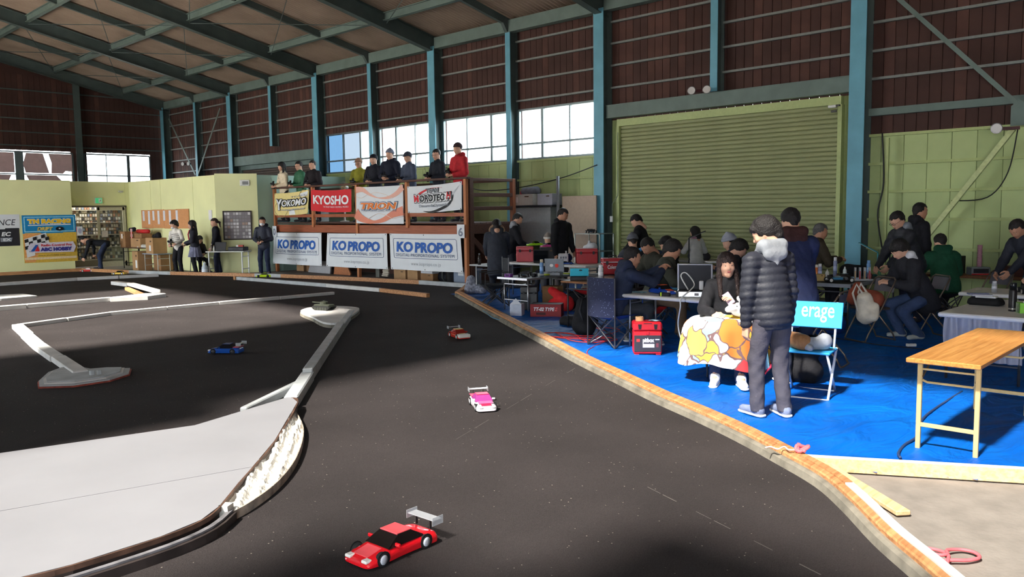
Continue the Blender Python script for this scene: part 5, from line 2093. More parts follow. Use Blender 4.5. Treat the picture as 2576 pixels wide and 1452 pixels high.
# glazed shop door
DFR = plain(184, 178, 154, 0.5)
dr = MB()
for (c, d) in (((9.56, 30.28, 1.05), (0.06, 0.1, 2.1)), ((11.42, 30.28, 1.05), (0.06, 0.1, 2.1)), ((10.5, 30.28, 2.1), (1.92, 0.1, 0.06))):
    dr.box(c, d)
d3 = struct(dr.obj('door_3', plain(96, 88, 72, 0.5)), 'glazed sliding shop door in beige frame, left leaf open')
lf = MB()
for (c, d) in (((10.5, 30.24, 1.05), (0.08, 0.05, 2.06)), ((11.36, 30.24, 1.05), (0.1, 0.05, 2.06)), ((10.93, 30.24, 2.02), (0.9, 0.05, 0.1)), ((10.93, 30.24, 0.1), (0.9, 0.05, 0.18))):
    lf.box(c, d)
lf = lf.obj('door_leaf', DFR, d3)
MB().box((10.93, 30.24, 1.07), (0.78, 0.008, 1.76)).obj('pane', GLASS, lf)
MB().box((10.68, 30.22, 1.15), (0.2, 0.004, 0.22)).obj('paper_notice', plain(206, 196, 192), lf)
MB().box((10.52, 30.205, 1.0), (0.03, 0.03, 0.2)).obj('handle', plain(120, 120, 116, 0.4, 0.6), lf)
# goods racks inside the shop
gr = thing('goods_rack', 'tall shop rack of small hanging blister packs behind the open door', 'rack', (10.5, 31.3, 0))
MB().box((0, 0.05, 1.1), (2.4, 0.04, 2.2)).obj('back_panel', plain(150, 142, 124), gr)
mp = MB()
rr = random.Random(5)
pk = [plain(*c) for c in ((160, 150, 140), (84, 84, 96), (190, 180, 168), (150, 110, 90), (110, 120, 140), (60, 58, 62), (200, 196, 190))]
for i in range(26):
    for j in range(15):
        if rr.random() < 0.92:
            mp.box((-1.12 + i * 0.088 + rr.uniform(-0.01, 0.01), -0.02, 0.3 + j * 0.125), (0.06, 0.03, 0.09), m=rr.randrange(len(pk)))
po = mp.obj('blister_packs', pk, gr)
po['kind'] = 'stuff'
for j in range(5):
    MB().box((0, -0.06, 0.22 + j * 0.44), (2.4, 0.05, 0.02)).obj('shelf', plain(176, 170, 156), gr)
# unseen lamp added to brighten the goods in the shop
sl = thing('added_shop_fill', 'added unseen lamp panel brightening the shop behind the glazed door', 'lamp', (10.5, 30.85, 2.6))
MB().rbox((0, 0, 0.03), (1.2, 0.2, 0.05), 0.01).obj('added_casing', plain(226, 226, 222), sl)
ll = bpy.data.lights.new('added_shop_light', 'AREA')
ll.shape, ll.size, ll.size_y, ll.energy, ll.color = 'RECTANGLE', 1.1, 0.16, 16.0, (1.0, 0.95, 0.85)
lo_ = bpy.data.objects.new('added_shop_light', ll)
COL.objects.link(lo_)
lo_.parent = sl
lo_.location = (0, 0, -0.002)

# red round paper sign on the goods
t = thing('round_sign', 'round red-rimmed prohibition sign inside the shop door', 'sign', (9.95, 31.23, 1.32))
MB().cyl((0, 0, 0), (0, 0.01, 0), 0.17, n=20).obj('red_rim', plain(190, 60, 66), t)
MB().cyl((0, -0.004, 0), (0, 0.0, 0), 0.13, n=20).obj('sign_face', plain(190, 168, 150), t)
MB().box((0, -0.006, 0), (0.24, 0.003, 0.04), R=Matrix.Rotation(rad(40), 3, 'Y')).obj('red_bar', plain(190, 60, 66), t)

# exit sign
t = thing('exit_sign', 'small green and white emergency exit sign above the shop door', 'sign', (10.53, 30.2, 2.22))
MB().rbox((0, 0.02, 0.08), (0.24, 0.06, 0.2), 0.01).obj('housing', plain(220, 224, 220), t)
MB().box((0.0, -0.012, 0.08), (0.22, 0.002, 0.18)).obj('sign_face', mat('exit_green', srgb(70, 180, 120), 0.5, var=0, emit=0.25), t)
MB().box((0.04, -0.015, 0.08), (0.09, 0.002, 0.13)).obj('door_symbol', plain(236, 244, 238), t)
MB().ell((0.05, -0.018, 0.11), (0.012, 0.003, 0.012), 8, 5).obj('figure_head', mat('exit_green_mark', srgb(40, 140, 90), 0.5, var=0), t)
MB().box((0.045, -0.0175, 0.07), (0.02, 0.003, 0.06), R=Matrix.Rotation(rad(25), 3, 'Y')).obj('figure', mat('exit_green_mark', (0, 0, 0)), t)
t = thing('wall_lamp', 'small white emergency lamp on the partition above the door', 'lamp', (11.3, 30.24, 2.62))
MB().rbox((0, 0, 0), (0.16, 0.05, 0.06), 0.01).obj('lamp_base', plain(214, 214, 196), t)
MB().ell((0, -0.04, -0.02), (0.06, 0.04, 0.03), 10, 6).obj('lamp_head', plain(226, 226, 210), t, smooth=True)

# banners on the left partition
YP = 29.7


def qb(name, lab, x0, y0, x1, y1, mm, wave=0.006, sag=0.0):
    # rectangle between two picture points on the partition face
    a, c = py_pt(x0, y0, YP), py_pt(x1, y1, YP)
    return Banner(name, lab, (a.x, YP, a.z), (c.x, YP, a.z), (c.x, YP, c.z), (a.x, YP, c.z), NYF, mm, sag, wave)


b = qb('sponsor_banner', 'white banner ending in NCE at the left edge of the partition', -110, 541, 51, 576, CLOTHW)
b.text('NCE', 0.785, 0.54, 0.29, 0.4, mat('print_charcoal', srgb(60, 60, 68), 0.6), shear=0.2, fat=0.0)
b = qb('sponsor_banner', 'black banner with white lettering below the white one at the left edge', -110, 577, 51, 618, plain(42, 42, 48))
b.text('EC', 0.78, 0.33, 0.16, 0.24, WHITEP, shear=0.2, fat=0.04)
b.shape([(0.68, 0.53), (0.88, 0.53), (0.86, 0.76), (0.68, 0.76)], GREYP)
b.text('EX', 0.79, 0.645, 0.13, 0.15, WHITEP, fat=0.03)
b = qb('sponsor_banner', 'blue TN RACING banner with yellow lettering on the partition', 54, 542, 192, 585, mat('banner_blue', srgb(24, 140, 200), 0.55, var=0.04), wave=0.002)
b.frame(0.03, 0.08, 0.97, 0.92, 0.02, 0.03, mat('print_paleblue', srgb(150, 220, 244), 0.6))
b.text('TN RACING', 0.5, 0.34, 0.82, 0.3, WHITEP, fat=0.12)
b.text('TN RACING', 0.5, 0.34, 0.8, 0.24, YELLOWP, fat=0.07)
b.shape([(0.1, 0.53), (0.9, 0.5), (0.9, 0.55), (0.1, 0.58)], WHITEP)
b.text('DRIFT', 0.41, 0.75, 0.3, 0.2, mat('print_gold', srgb(214, 190, 96), 0.6), fat=0.06, shear=0.25)
b.shape([(0.68 + 0.075 * math.cos(a), 0.76 + 0.12 * math.sin(a)) for a in np.linspace(0, 2 * PI, 17)[:-1]], BLACKP)
b.shape([(0.68 + 0.02 * math.cos(a), 0.75 + 0.035 * math.sin(a)) for a in np.linspace(0, 2 * PI, 9)[:-1]], CLOTHW)
b = qb('sponsor_banner', 'yellow and orange ABC HOBBY banner with chequered flag on the partition', 57, 587, 196, 656, mat('banner_gold', srgb(226, 186, 74), 0.5, var=0.1), wave=0.003)
b.shape([(0.01, 0.02), (0.42, 0.02), (0.2, 0.98), (0.01, 0.98)], mat('print_peach', srgb(232, 164, 96), 0.6))
b.shape([(0.01, 0.82), (0.98, 0.82), (0.98, 0.9), (0.01, 0.9)], mat('print_cream', srgb(236, 212, 170), 0.6))
b.shape([(0.02, 0.2), (0.42, 0.0), (0.48, 0.36), (0.2, 0.62), (0.2, 0.75), (0.05, 0.82)], WHITEP)
k = 0
for i in range(6):
    for j in range(4):
        if (i + j) % 2 == 0:
            u, v = 0.02 + i * 0.075, 0.22 + j * 0.115 - i * 0.035
            b.shape([(u, v), (u + 0.07, v - 0.033), (u + 0.075, v + 0.075), (u + 0.005, v + 0.11)], BLACKP, 'flag_square')
b.shape([(0.12, 0.34), (0.92, 0.32), (0.97, 0.5), (0.92, 0.68), (0.12, 0.66), (0.06, 0.5)], mat('print_lilac', srgb(222, 216, 232), 0.6))
b.shape([(0.11, 0.62), (0.21, 0.4), (0.26, 0.4), (0.18, 0.62)], BLUE)
b.shape([(0.19, 0.62), (0.25, 0.42), (0.28, 0.62)], REDP)
b.text('Radio Control Pro', 0.6, 0.42, 0.58, 0.08, REDP, fat=0.03)
b.text('ABC HOBBY', 0.59, 0.56, 0.6, 0.13, mat('print_indigo', srgb(52, 52, 140), 0.6), fat=0.07)
b.text('www.abchobby.com', 0.5, 0.765, 0.5, 0.05, BLACKP)
o = qb('paper_notice', 'small white paper notice at the right end of the banner partition', 193, 570, 209, 592, CLOTHW, 0.001)
o.root['category'] = 'notice'
o.shape([(0.5 + 0.32 * math.cos(a), 0.5 + 0.3 * math.sin(a)) for a in np.linspace(0, 2 * PI, 13)[:-1]], plain(168, 170, 196))

# cork board with result sheets, on the right partition
XP = 11.57
a, c = GX(356, 527, XP), GX(478, 576, XP)
CORK = mat('cork', srgb(204, 146, 98), 0.85, var=0.12, nscale=30)
t = thing('cork_board', 'orange cork notice board with white result sheets', 'notice board', (XP, (a.y + c.y) / 2, c.z))
wy, hz_ = a.y - c.y, 0.62
for i in range(4):
    MB().rbox((-0.01, wy / 2 - (i + 0.5) * wy / 4, hz_ / 2 + (0.01 if i % 2 else 0)), (0.02, wy / 4 - 0.01, hz_), 0.003).obj('cork_panel', CORK, t)
for i, (u, h) in enumerate(((0.03, 0.34), (0.15, 0.45), (0.25, 0.32), (0.36, 0.45), (0.48, 0.33), (0.6, 0.46), (0.74, 0.5))):
    MB().box((-0.023, wy / 2 - u * wy - 0.1, hz_ - 0.03 - h / 2), (0.003, 0.16, h)).obj('result_sheet', plain(222, 222, 228, 0.8), t)
for px_, py_2 in ((541, 541),):
    c = GX(px_, py_2, XP)
    o = MB().box((0, 0, 0), (0.004, 0.22, 0.3)).obj('paper_notice', plain(224, 222, 222), loc=(XP - 0.004, c.y + 0.3, c.z))
    tag(o, 'white paper notice on the partition right of the cork board', 'notice')
# framed board with photographs on the corner panel
d_ = (pb - pa).normalized()
nrm = Vector((d_.y, -d_.x))
if nrm.dot(Vector((0, 0)) - pa) < 0:
    nrm = -nrm
ang = math.atan2(d_.y, d_.x)
mid = pa.lerp(pb, 0.5) + nrm * 0.055
t = thing('framed_board', 'dark framed board filled with small photographs', 'picture', (mid.x, mid.y, 1.02), ang)
MB().box((0, 0, 0.42), (0.8, 0.02, 0.84)).obj('backing', plain(130, 126, 126), t)
for (c, dd) in (((-0.4, -0.01, 0.42), (0.03, 0.04, 0.87)), ((0.4, -0.01, 0.42), (0.03, 0.04, 0.87)), ((0, -0.01, 0.0), (0.83, 0.04, 0.03)), ((0, -0.01, 0.84), (0.83, 0.04, 0.03))):
    MB().box(c, dd).obj('frame_bar', plain(48, 34, 30), t)
fl = -1 if True else 1
for j in range(8):
    for i in range(9):
        q = rr.random()
        cc = (186, 182, 184) if q < 0.4 else (140, 134, 140) if q < 0.7 else (226, 224, 226) if q < 0.85 else (176, 150, 136)
        MB().box((-0.34 + i * 0.085, -0.013, 0.07 + j * 0.1), (0.07, 0.004, 0.075)).obj('photograph', plain(*cc), t)
# wall panel (intercom) on the corner partition
t = thing('wall_unit', 'white wall control unit high on the corner partition', 'wall unit', (pb.x - 0.35 * d_.x + nrm.x * 0.06, pb.y - 0.35 * d_.y + nrm.y * 0.06, 2.62), ang)
MB().rbox((0, 0, 0.09), (0.28, 0.05, 0.18), 0.012).obj('casing', plain(232, 232, 226), t)
for z in (0.11, 0.06):
    MB().box((0.02, -0.027, z), (0.17, 0.003, 0.03)).obj('display', plain(66, 70, 70), t)

# ---- tables and boxes by the door
def box_table(label, loc, L, Wd, H, rz, topm, legm, name='folding_table', thick=0.03, leg=0.025, group=None):
    t = thing(name, label, 'table', loc, rz, group)
    MB().rbox((0, 0, H - thick / 2), (L, Wd, thick), 0.008).obj('table_top', topm, t)
    for sx in (-1, 1):
        for sy in (-1, 1):
            MB().box((sx * (L / 2 - 0.08), sy * (Wd / 2 - 0.05), (H - thick) / 2), (leg, leg, H - thick)).obj('leg', legm, t)
        MB().box((sx * (L / 2 - 0.08), 0, 0.18), (leg * 0.8, Wd - 0.1, leg * 0.8)).obj('stretcher', legm, t)
        MB().box((sx * (L / 2 - 0.08), 0, H - 0.16), (leg * 0.8, Wd - 0.1, leg * 0.8)).obj('stretcher', legm, t)
    return t


DKL = plain(40, 38, 40, 0.5)
WHT = plain(216, 216, 214, 0.5)
c = G(366, 689)
PX_ = Vector((11.2, 27.9, 0))
box_table('dark-legged table piled with cartons beside the shop door', (11.05, 28.3, 0), 1.5, 0.6, 0.72, PI / 2, plain(104, 72, 52), DKL)
cardboard_box('tall brown carton on the dark-legged table nearest the door', (11.0, 28.85, 0.72), (0.5, 0.42, 0.52), mm=CARD2, lab=(0.1, 0.7, 0.25, 0.3))
cardboard_box('long brown carton lying on the dark-legged table', (11.1, 28.1, 0.72), (0.45, 0.8, 0.3))
cardboard_box('flat brown carton lying on top of the long carton', (11.12, 28.05, 1.022), (0.35, 0.6, 0.16), mm=CARD2)
t = thing('fabric_roll', 'red rolled banner with chequered edge lying on the cartons', 'roll', (11.1, 28.0, 1.25))
MB().cyl((0, -0.45, 0), (0, 0.42, 0), 0.065, n=14).obj('roll', plain(206, 40, 44), t, smooth=True)
m = MB()
for i in range(3):
    for j in range(7):
        m.box((-0.07 - 0.15, 0.36 + i * 0.05, -0.5 + j * 0.09), (0.004, 0.05, 0.09), m=(i + j) % 2)
m.obj('chequered_flap', [plain(226, 214, 210), plain(206, 40, 44)], t)
b2 = Sdf(0.03).cap((0, -0.25, 0.03), (0, 0.2, 0.05), 0.08, 0.06).cap((0, 0.1, 0.03), (-0.05, 0.3, 0.0), 0.05).clip((0, 0, 0), (0, 0, -1))
m = MB()
add_np(m, *b2.mesh(0.025))
o = m.obj('plastic_bag', plain(206, 206, 200, 0.35), smooth=True, loc=(10.95, 27.65, 0.72))
tag(o, 'crumpled white plastic bag on the dark-legged table', 'bag')
b2 = Sdf(0.03).cap((0, -0.15, 0.03), (0, 0.15, 0.03), 0.06).cap((-0.05, 0.05, 0.06), (0.05, -0.05, 0.08), 0.06).clip((0, 0, 0), (0, 0, -1))
m = MB()
add_np(m, *b2.mesh(0.025))
o = m.obj('dark_cloth', fabric(30, 32, 44), smooth=True, loc=(11.05, 28.75, 1.245))
tag(o, 'dark folded cloth on the tall carton by the door', 'cloth')
cardboard_box('brown carton with white label on the floor under the tables', (10.75, 27.3, 0), (0.45, 0.45, 0.62), lab=(-0.2, 0.35, 0.3, 0.4))
cardboard_box('brown carton with books at the foot of the small blue table', (11.2, 26.75, 0), (0.4, 0.55, 0.5), mm=CARD2)
box_table('small pale blue folding table carrying a carton', (10.95, 26.6, 0), 0.95, 0.5, 0.56, PI / 2 + 0.1, plain(150, 164, 188), plain(196, 196, 190), thick=0.025, leg=0.02)
cardboard_box('brown carton with white label on the small blue table', (10.95, 26.62, 0.56), (0.45, 0.55, 0.5), lab=(-0.1, 0.35, 0.25, 0.35))
b2 = Sdf(0.03).cap((0, -0.2, 0.03), (0, 0.2, 0.03), 0.07).cap((0, -0.05, 0.08), (0, -0.15, 0.1), 0.08).clip((0, 0, 0), (0, 0, -1))
m = MB()
add_np(m, *b2.mesh(0.025))
o = m.obj('dark_cloth', fabric(22, 22, 26), smooth=True, loc=(10.95, 26.55, 1.06))
tag(o, 'black jacket heaped on the carton on the small blue table', 'clothing')
# announcer's table with laptop
c0, c1 = G(532, 692), G(612, 692)
tt = box_table('white folding table with laptop in front of the framed board', ((c0.x + c1.x) / 2 + 0.12, (c0.y + c1.y) / 2 + 0.1, 0), 1.2, 0.5, 0.7, heading(c0, c1), plain(222, 222, 220), plain(222, 222, 220), thick=0.03, leg=0.03)
tl_ = tt.location
hd_ = heading(c0, c1)


def on_tt(a, b, z=0.7):
    return Vector((tl_.x + a * math.cos(hd_) - b * math.sin(hd_), tl_.y + a * math.sin(hd_) + b * math.cos(hd_), z))


def laptop(label, loc, rz, w=0.36, col=(30, 30, 34), op=105):
    t = thing('laptop', label, 'laptop', loc, rz)
    MB().rbox((0, 0, 0.01), (w, 0.25, 0.018), 0.004).obj('keyboard_base', plain(*col), t)
    MB().box((0, -0.02, 0.0195), (w * 0.85, 0.12, 0.001)).obj('keyboard', plain(16, 16, 18), t)
    R = Matrix.Rotation(rad(op - 90), 3, 'X')
    M = MB()
    c = Vector((0, 0.125, 0.02))
    M.rbox(c + R @ Vector((0, 0, 0.125)), (w, 0.012, 0.25), 0.004, R=R)
    sc = M.obj('screen_lid', plain(*col), t)
    MB().box(c + R @ Vector((0, -0.0075, 0.125)), (w * 0.92, 0.002, 0.21), R=R).obj('screen', plain(20, 24, 30, 0.2), sc)
    return t


laptop('open black laptop on the announcer table', on_tt(-0.2, 0.0), hd_ + PI)
t = thing('equipment_case', 'flat black equipment case on the announcer table', 'case', on_tt(0.3, 0.02), hd_)
MB().rbox((0, 0, 0.06), (0.5, 0.32, 0.12), 0.02).obj('case', plain(44, 44, 50), t)
MB().tube([(-0.08, -0.165, 0.06), (-0.08, -0.19, 0.06), (0.08, -0.19, 0.06), (0.08, -0.165, 0.06)], 0.008, 6).obj('handle', plain(30, 30, 34), t)
t = thing('paper_box', 'small red and white box lying on the black case', 'box', on_tt(0.36, 0.02, 0.821), hd_ + 0.2)
MB().rbox((0, 0, 0.025), (0.2, 0.1, 0.05), 0.004).obj('box_body', plain(190, 84, 72), t)
MB().box((-0.07, 0, 0.026), (0.06, 0.102, 0.053)).obj('white_end', plain(226, 224, 220), t)


def bottle(label, loc, col, capc, h=0.22, r=0.032, name='bottle', group=None, nozzle=False):
    t = thing(name, label, 'bottle', loc, 0, group)
    MB().lathe([(r * 0.9, 0), (r, 0.01), (r, h * 0.62), (r * 0.75, h * 0.75), (r * 0.4, h * 0.82), (r * 0.4, h * 0.86)], n=12).obj('bottle_body', plain(*col, 0.3), t, smooth=True)
    if nozzle:
        MB().lathe([(r * 0.5, h * 0.86), (r * 0.5, h * 0.9), (0.004, h)], n=8).obj('nozzle', plain(*capc), t)
    else:
        MB().lathe([(r * 0.48, h * 0.86), (r * 0.48, h)], n=10).obj('cap', plain(*capc), t, smooth=True)
    MB().lathe([(r * 1.01, h * 0.2), (r * 1.01, h * 0.5)], n=12).obj('bottle_label', plain(min(255, col[0] + 30), min(255, col[1] + 30), min(255, col[2] + 30)), t, smooth=True)
    return t


bottle('small brown drink bottle at the left end of the announcer table', on_tt(-0.48, -0.1), (96, 84, 74), (220, 214, 200))
bottle('slim white bottle at the left of the announcer table', on_tt(-0.38, -0.14), (220, 220, 216), (210, 160, 120), 0.18, 0.018)
p = G(516, 693)
bottle('large clear water bottle standing on the floor behind the skirted woman', (p.x, p.y, 0.0), (196, 206, 216), (214, 224, 232), 0.38, 0.09)

# ---- people waiting in the corner
fcam = rad(225.6)
p = G(255, 684)
inf = person('person in black jacket bending down to a small car at the shop door', (9.95, 29.05, 0), rad(150), height=1.68, lean=82, pelvis=(0, -0.28, 0.86), hands=[(-0.15, 0.42, 0.14), (0.16, 0.1, 0.5)], feet=[(-0.12, -0.15, 0.085), (0.14, -0.05, 0.085)],
             head=(0, 65), top=(26, 28, 34), pants=(40, 50, 74), hair='short', res=0.022)
p = G(452, 690)
inf = person('man in white striped sweater with lowered mask holding a transmitter', (p.x, p.y, 0), rad(205), height=1.62, side=7, lean=3, hands=[(-0.16, 0.26, 0.94), (0.06, 0.3, 0.92)], feet=[(-0.1, 0.02, 0.085), (0.12, -0.02, 0.085)],
             head=(-25, 12), top=(224, 218, 208), pants=(30, 30, 36), hair='mop', mask=False, res=0.022, hem=0.12)
give_tx(inf, 'black transmitter held by the man in white striped sweater')
# breton stripes as thin bands around the sweater, and the mask under the chin
SWS = fabric(96, 92, 96)
for k in range(7):
    pv, upn, rtn, tfn = inf['pv'], inf['up'], inf['rt'], inf['tf']
    c = pv + upn * (0.02 + 0.055 * k)
    MB().tube([Vector(tuple(c + rtn * 0.146 * math.cos(a) + tfn * 0.112 * math.sin(a))) for a in np.linspace(0, 2 * PI, 25)[:-1]], 0.006, 4, closed=True).obj('sweater_stripe', SWS, inf['jacket'])
m = MB()
m.ell(Vector(tuple(inf['HC'] + inf['HR'] @ np.array((0, 0.07, -0.085)))), (0.05, 0.05, 0.035), 10, 8)
m.obj('lowered_mask', plain(236, 238, 242, 0.8), inf['root'], smooth=True)
p = G(494, 691)
PLAID = mat('plaid_skirt', srgb(120, 122, 146), 0.8, var=0.35, nscale=8)
inf = person('woman in dark jacket and grey plaid skirt with long hair looking left', (p.x, p.y, 0), rad(150), height=1.6, female=True, hair='long', hands=[(-0.08, 0.26, 0.95), (0.1, 0.24, 0.9)], head=(8, 4), top=(46, 46, 56), pants=(26, 26, 32), skirt=PLAID, bulk=0.02, scarf=None, res=0.022, hem=0.1)
MB().tube([Vector(tuple(inf['neck'] + inf['tf'] * 0.1 + inf['rt'] * 0.05)), Vector(tuple(inf['neck'] + inf['tf'] * 0.15 - inf['up'] * 0.12)), Vector(tuple(inf['neck'] + inf['tf'] * 0.14 - inf['up'] * 0.3))], 0.02, 6).obj('red_lanyard', fabric(196, 70, 84), inf['root'], smooth=True)
p = G(522, 689)


def simple_chair(label, loc, rz, col=(34, 34, 38), group=None):
    t = thing('chair', label, 'chair', loc, rz, group)
    MB().rbox((0, 0, 0.43), (0.42, 0.42, 0.04), 0.015).obj('seat', plain(*col), t)
    MB().rbox((0, -0.21, 0.72), (0.4, 0.03, 0.26), 0.012).obj('backrest', plain(*col), t)
    for sx in (-1, 1):
        MB().tube([(sx * 0.19, 0.2, 0.005), (sx * 0.19, 0.19, 0.42)], 0.011, 6).obj('leg', plain(70, 70, 74, 0.4, 0.6), t)
        MB().tube([(sx * 0.19, -0.24, 0.005), (sx * 0.19, -0.2, 0.42), (sx * 0.19, -0.22, 0.84)], 0.011, 6).obj('leg', plain(70, 70, 74, 0.4, 0.6), t)
    return t


simple_chair('black chair by the partition behind the skirted woman', (p.x + 0.0, p.y + 0.45, 0), rad(-135 + 90 - 45), (30, 30, 34))
person('child with long hair sitting on a chair behind the skirted woman', (p.x + 0.0, p.y + 0.45, 0), rad(-95), height=1.3, sit=0.42, female=True, hair='long', hands=[(-0.08, 0.2, 0.6), (0.08, 0.2, 0.6)], head=(20, 10), top=(52, 48, 48), pants=(30, 28, 34), res=0.022)
p = G(550, 691)
inf = person('woman with ponytail in black behind the announcer table looking left', (p.x + 0.12, p.y + 0.24, 0), rad(165), height=1.66, female=True, hair='pony', hairc=(62, 44, 38), hands=[(-0.16, 0.2, 0.78), (0.2, 0.12, 0.8)], feet=[(-0.14, 0.08, 0.085), (0.2, -0.1, 0.085)], head=(10, 10), top=(24, 26, 34), pants=(32, 36, 54), bulk=0.01, res=0.022)
p = G(667, 692)
inf = person('man in navy puffer jacket and white face mask beside the drivers stand', (p.x, p.y, 0), rad(222), height=1.68, hands=[(-0.08, 0.24, 1.0), (0.1, 0.25, 0.98)], head=(6, 6), top=(38, 42, 58), quilt=0.06, bulk=0.02, pants=(38, 46, 70), mask=True, hood=(38, 42, 58), res=0.02, curl=1.5)
give_tx(inf, 'black transmitter held by the masked man in navy puffer')
# ------------------------------------------------------------------ pit area: furniture
STEEL = plain(168, 168, 172, 0.35, 0.8)
STEELK = plain(84, 84, 88, 0.4, 0.6)
PIPE = plain(122, 108, 96, 0.35, 0.7)
WPL = mat('white_blow_moulded', srgb(214, 212, 208), 0.5, var=0.04)


def frame_table(name, label, x0, x1, y0, y1, H, topm, legm, round_=True, thick=0.045, halves=False, legr=0.014, group=None, rim=None):
    cx, cy = (x0 + x1) / 2, (y0 + y1) / 2
    t = thing(name, label, 'table', (cx, cy, 0), 0, group)
    L, Wd = x1 - x0, y1 - y0
    if halves:
        for k in (-1, 1):
            MB().rbox((0, k * Wd / 4, H - thick / 2), (L, Wd / 2 - 0.006, thick), 0.014).obj('top_half', topm, t)
    else:
        MB().rbox((0, 0, H - thick / 2), (L, Wd, thick), 0.012).obj('table_top', topm, t)
    if rim:
        for sx in (-1, 1):
            MB().box((sx * L / 2, 0, H - thick / 2), (0.012, Wd + 0.012, thick + 0.006)).obj('rim', rim, t)
        for sy in (-1, 1):
            MB().box((0, sy * Wd / 2, H - thick / 2), (L, 0.012, thick + 0.006)).obj('rim', rim, t)
    ends = ((0, -1), (0, 1)) if Wd > L else ((-1, 0), (1, 0))
    for ex, ey in ends:
        for s_ in (-1, 1):
            if ey:
                a = Vector((s_ * (L / 2 - 0.09), ey * (Wd / 2 - 0.14), 0))
            else:
                a = Vector((ex * (L / 2 - 0.1), s_ * (Wd / 2 - 0.07), 0))
            MB().cyl(a + Vector((0, 0, 0.004)), a + Vector((0, 0, H - thick)), legr, n=8).obj('leg', legm, t, smooth=True)
        if ey:
            a, b = Vector((-(L / 2 - 0.09), ey * (Wd / 2 - 0.14), 0.2)), Vector(((L / 2 - 0.09), ey * (Wd / 2 - 0.14), 0.2))
        else:
            a, b = Vector((ex * (L / 2 - 0.1), -(Wd / 2 - 0.07), 0.2)), Vector((ex * (L / 2 - 0.1), (Wd / 2 - 0.07), 0.2))
        MB().cyl(a, b, legr * 0.8, n=6).obj('stretcher', legm, t)
        MB().cyl(a + Vector((0, 0, H - 0.32)), b + Vector((0, 0, H - 0.32)), legr * 0.8, n=6).obj('stretcher', legm, t)
    return t


T1 = frame_table('folding_table', 'white fold-in-half table holding the open aluminium case', 8.5, 9.25, 4.42, 6.44, 0.7, WPL, STEEL, halves=True)
T2 = frame_table('camp_table', 'low aluminium-edged camp table with tools above the red car-kit box', 10.35, 11.85, 9.78, 10.5, 0.6, plain(52, 50, 52, 0.5), STEEL, rim=STEEL, thick=0.03)
T3 = frame_table('camp_table', 'tall narrow white-rimmed camp table beside the person in fur hood', 12.0, 12.6, 12.3, 13.05, 0.64, plain(196, 198, 200, 0.5), plain(206, 206, 206, 0.4), thick=0.03, legr=0.012)
T4 = frame_table('folding_table', 'white folding table carrying the blue chassis behind the camp table', 12.35, 13.1, 10.1, 12.3, 0.7, WPL, STEEL)
T5 = frame_table('folding_table', 'narrow brown-topped table behind the camp chair', 9.35, 10.55, 7.55, 8.15, 0.72, wood('brown_top', srgb(120, 78, 44), srgb(150, 100, 60), 0.5), DKL, legr=0.013, thick=0.03)
T6 = frame_table('folding_table', 'table with black mat and grey edge crowded with chassis and cans', 11.4, 13.3, 4.62, 5.55, 0.7, plain(30, 30, 32, 0.6), STEELK, rim=plain(150, 154, 160, 0.4, 0.5))
T7 = frame_table('folding_table', 'white folding table with black bottle at the right edge', 8.95, 10.6, 1.95, 2.74, 0.7, WPL, STEELK)
T8 = frame_table('folding_table', 'white table behind the seated man in dark green', 11.15, 11.75, 6.55, 7.65, 0.7, WPL, STEELK)
T9 = frame_table('folding_table', 'long grey table at the back by the roller shutter', 14.9, 15.5, 7.2, 10.9, 0.7, plain(150, 150, 146), STEELK)
T10 = frame_table('work_bench', 'low wooden bench along the green wall at the right', 14.9, 15.4, 1.6, 5.2, 0.62, wood('bench_top', srgb(104, 62, 36), srgb(132, 84, 50), 0.5), DKL)
T11 = frame_table('folding_table', 'white table with desk lamp and tools behind the white table at the right', 11.2, 12.0, 1.2, 3.2, 0.7, WPL, STEELK)
# clear plastic cover hanging down under T7
PLF = mat('milky_plastic', srgb(206, 206, 222), 0.35, var=0.05, trans=0.5)
o = MB().grid(lambda u, v: (9.02 + 0.02 * math.sin(u * 40), 2.0 + 0.7 * u + 0.01 * math.sin(u * 25 + v * 5), 0.65 - 0.42 * v), 40, 6).obj('plastic_cover', PLF, smooth=True)
tag(o, 'milky plastic cover hanging under the front of the white table', 'cover')

# foreground wooden folding table
WT = thing('folding_table', 'long wooden-topped folding table with ochre steel legs in the foreground', 'table', (7.08, 1.86, 0), rad(1.5))
WTOP = wood('wood_laminate', srgb(158, 102, 48), srgb(196, 140, 78), 0.28, axis='X', scale=4.0)
OCH = plain(206, 176, 120, 0.45)
MB().rbox((0, 0, 0.682), (1.9, 0.48, 0.036), 0.006).obj('table_top', WTOP, WT)
for sx in (-1, 1):
    for sy in (-1, 1):
        MB().rbox((sx * 0.78, sy * 0.19, 0.332), (0.03, 0.032, 0.664), 0.004).obj('leg', OCH, WT)
    MB().rbox((sx * 0.78, 0, 0.19), (0.02, 0.36, 0.03), 0.003).obj('stretcher', OCH, WT)
    MB().cyl((sx * 0.78, -0.19, 0.6), (sx * 0.78, 0.19, 0.6), 0.008, n=8).obj('cross_rod', OCH, WT)
    MB().tube([(sx * 0.78, -0.175, 0.52), (sx * 0.75, -0.15, 0.5), (sx * 0.75, 0.15, 0.5), (sx * 0.78, 0.175, 0.52)], 0.009, 8).obj('lower_rod', OCH, WT)
    for sy in (-1, 1):
        MB().tube([(sx * 0.78, sy * 0.175, 0.54), (sx * 0.6, sy * 0.16, 0.655)], 0.008, 6).obj('fold_brace', plain(110, 92, 70, 0.4, 0.6), WT)
    MB().cyl((sx * 0.6, -0.16, 0.65), (sx * 0.6, 0.16, 0.65), 0.007, n=6).obj('cross_rod', STEELK, WT)
for sy in (-1, 1):
    MB().rbox((0, sy * 0.16, 0.655), (1.2, 0.02, 0.02), 0.003).obj('side_rail', STEELK, WT)


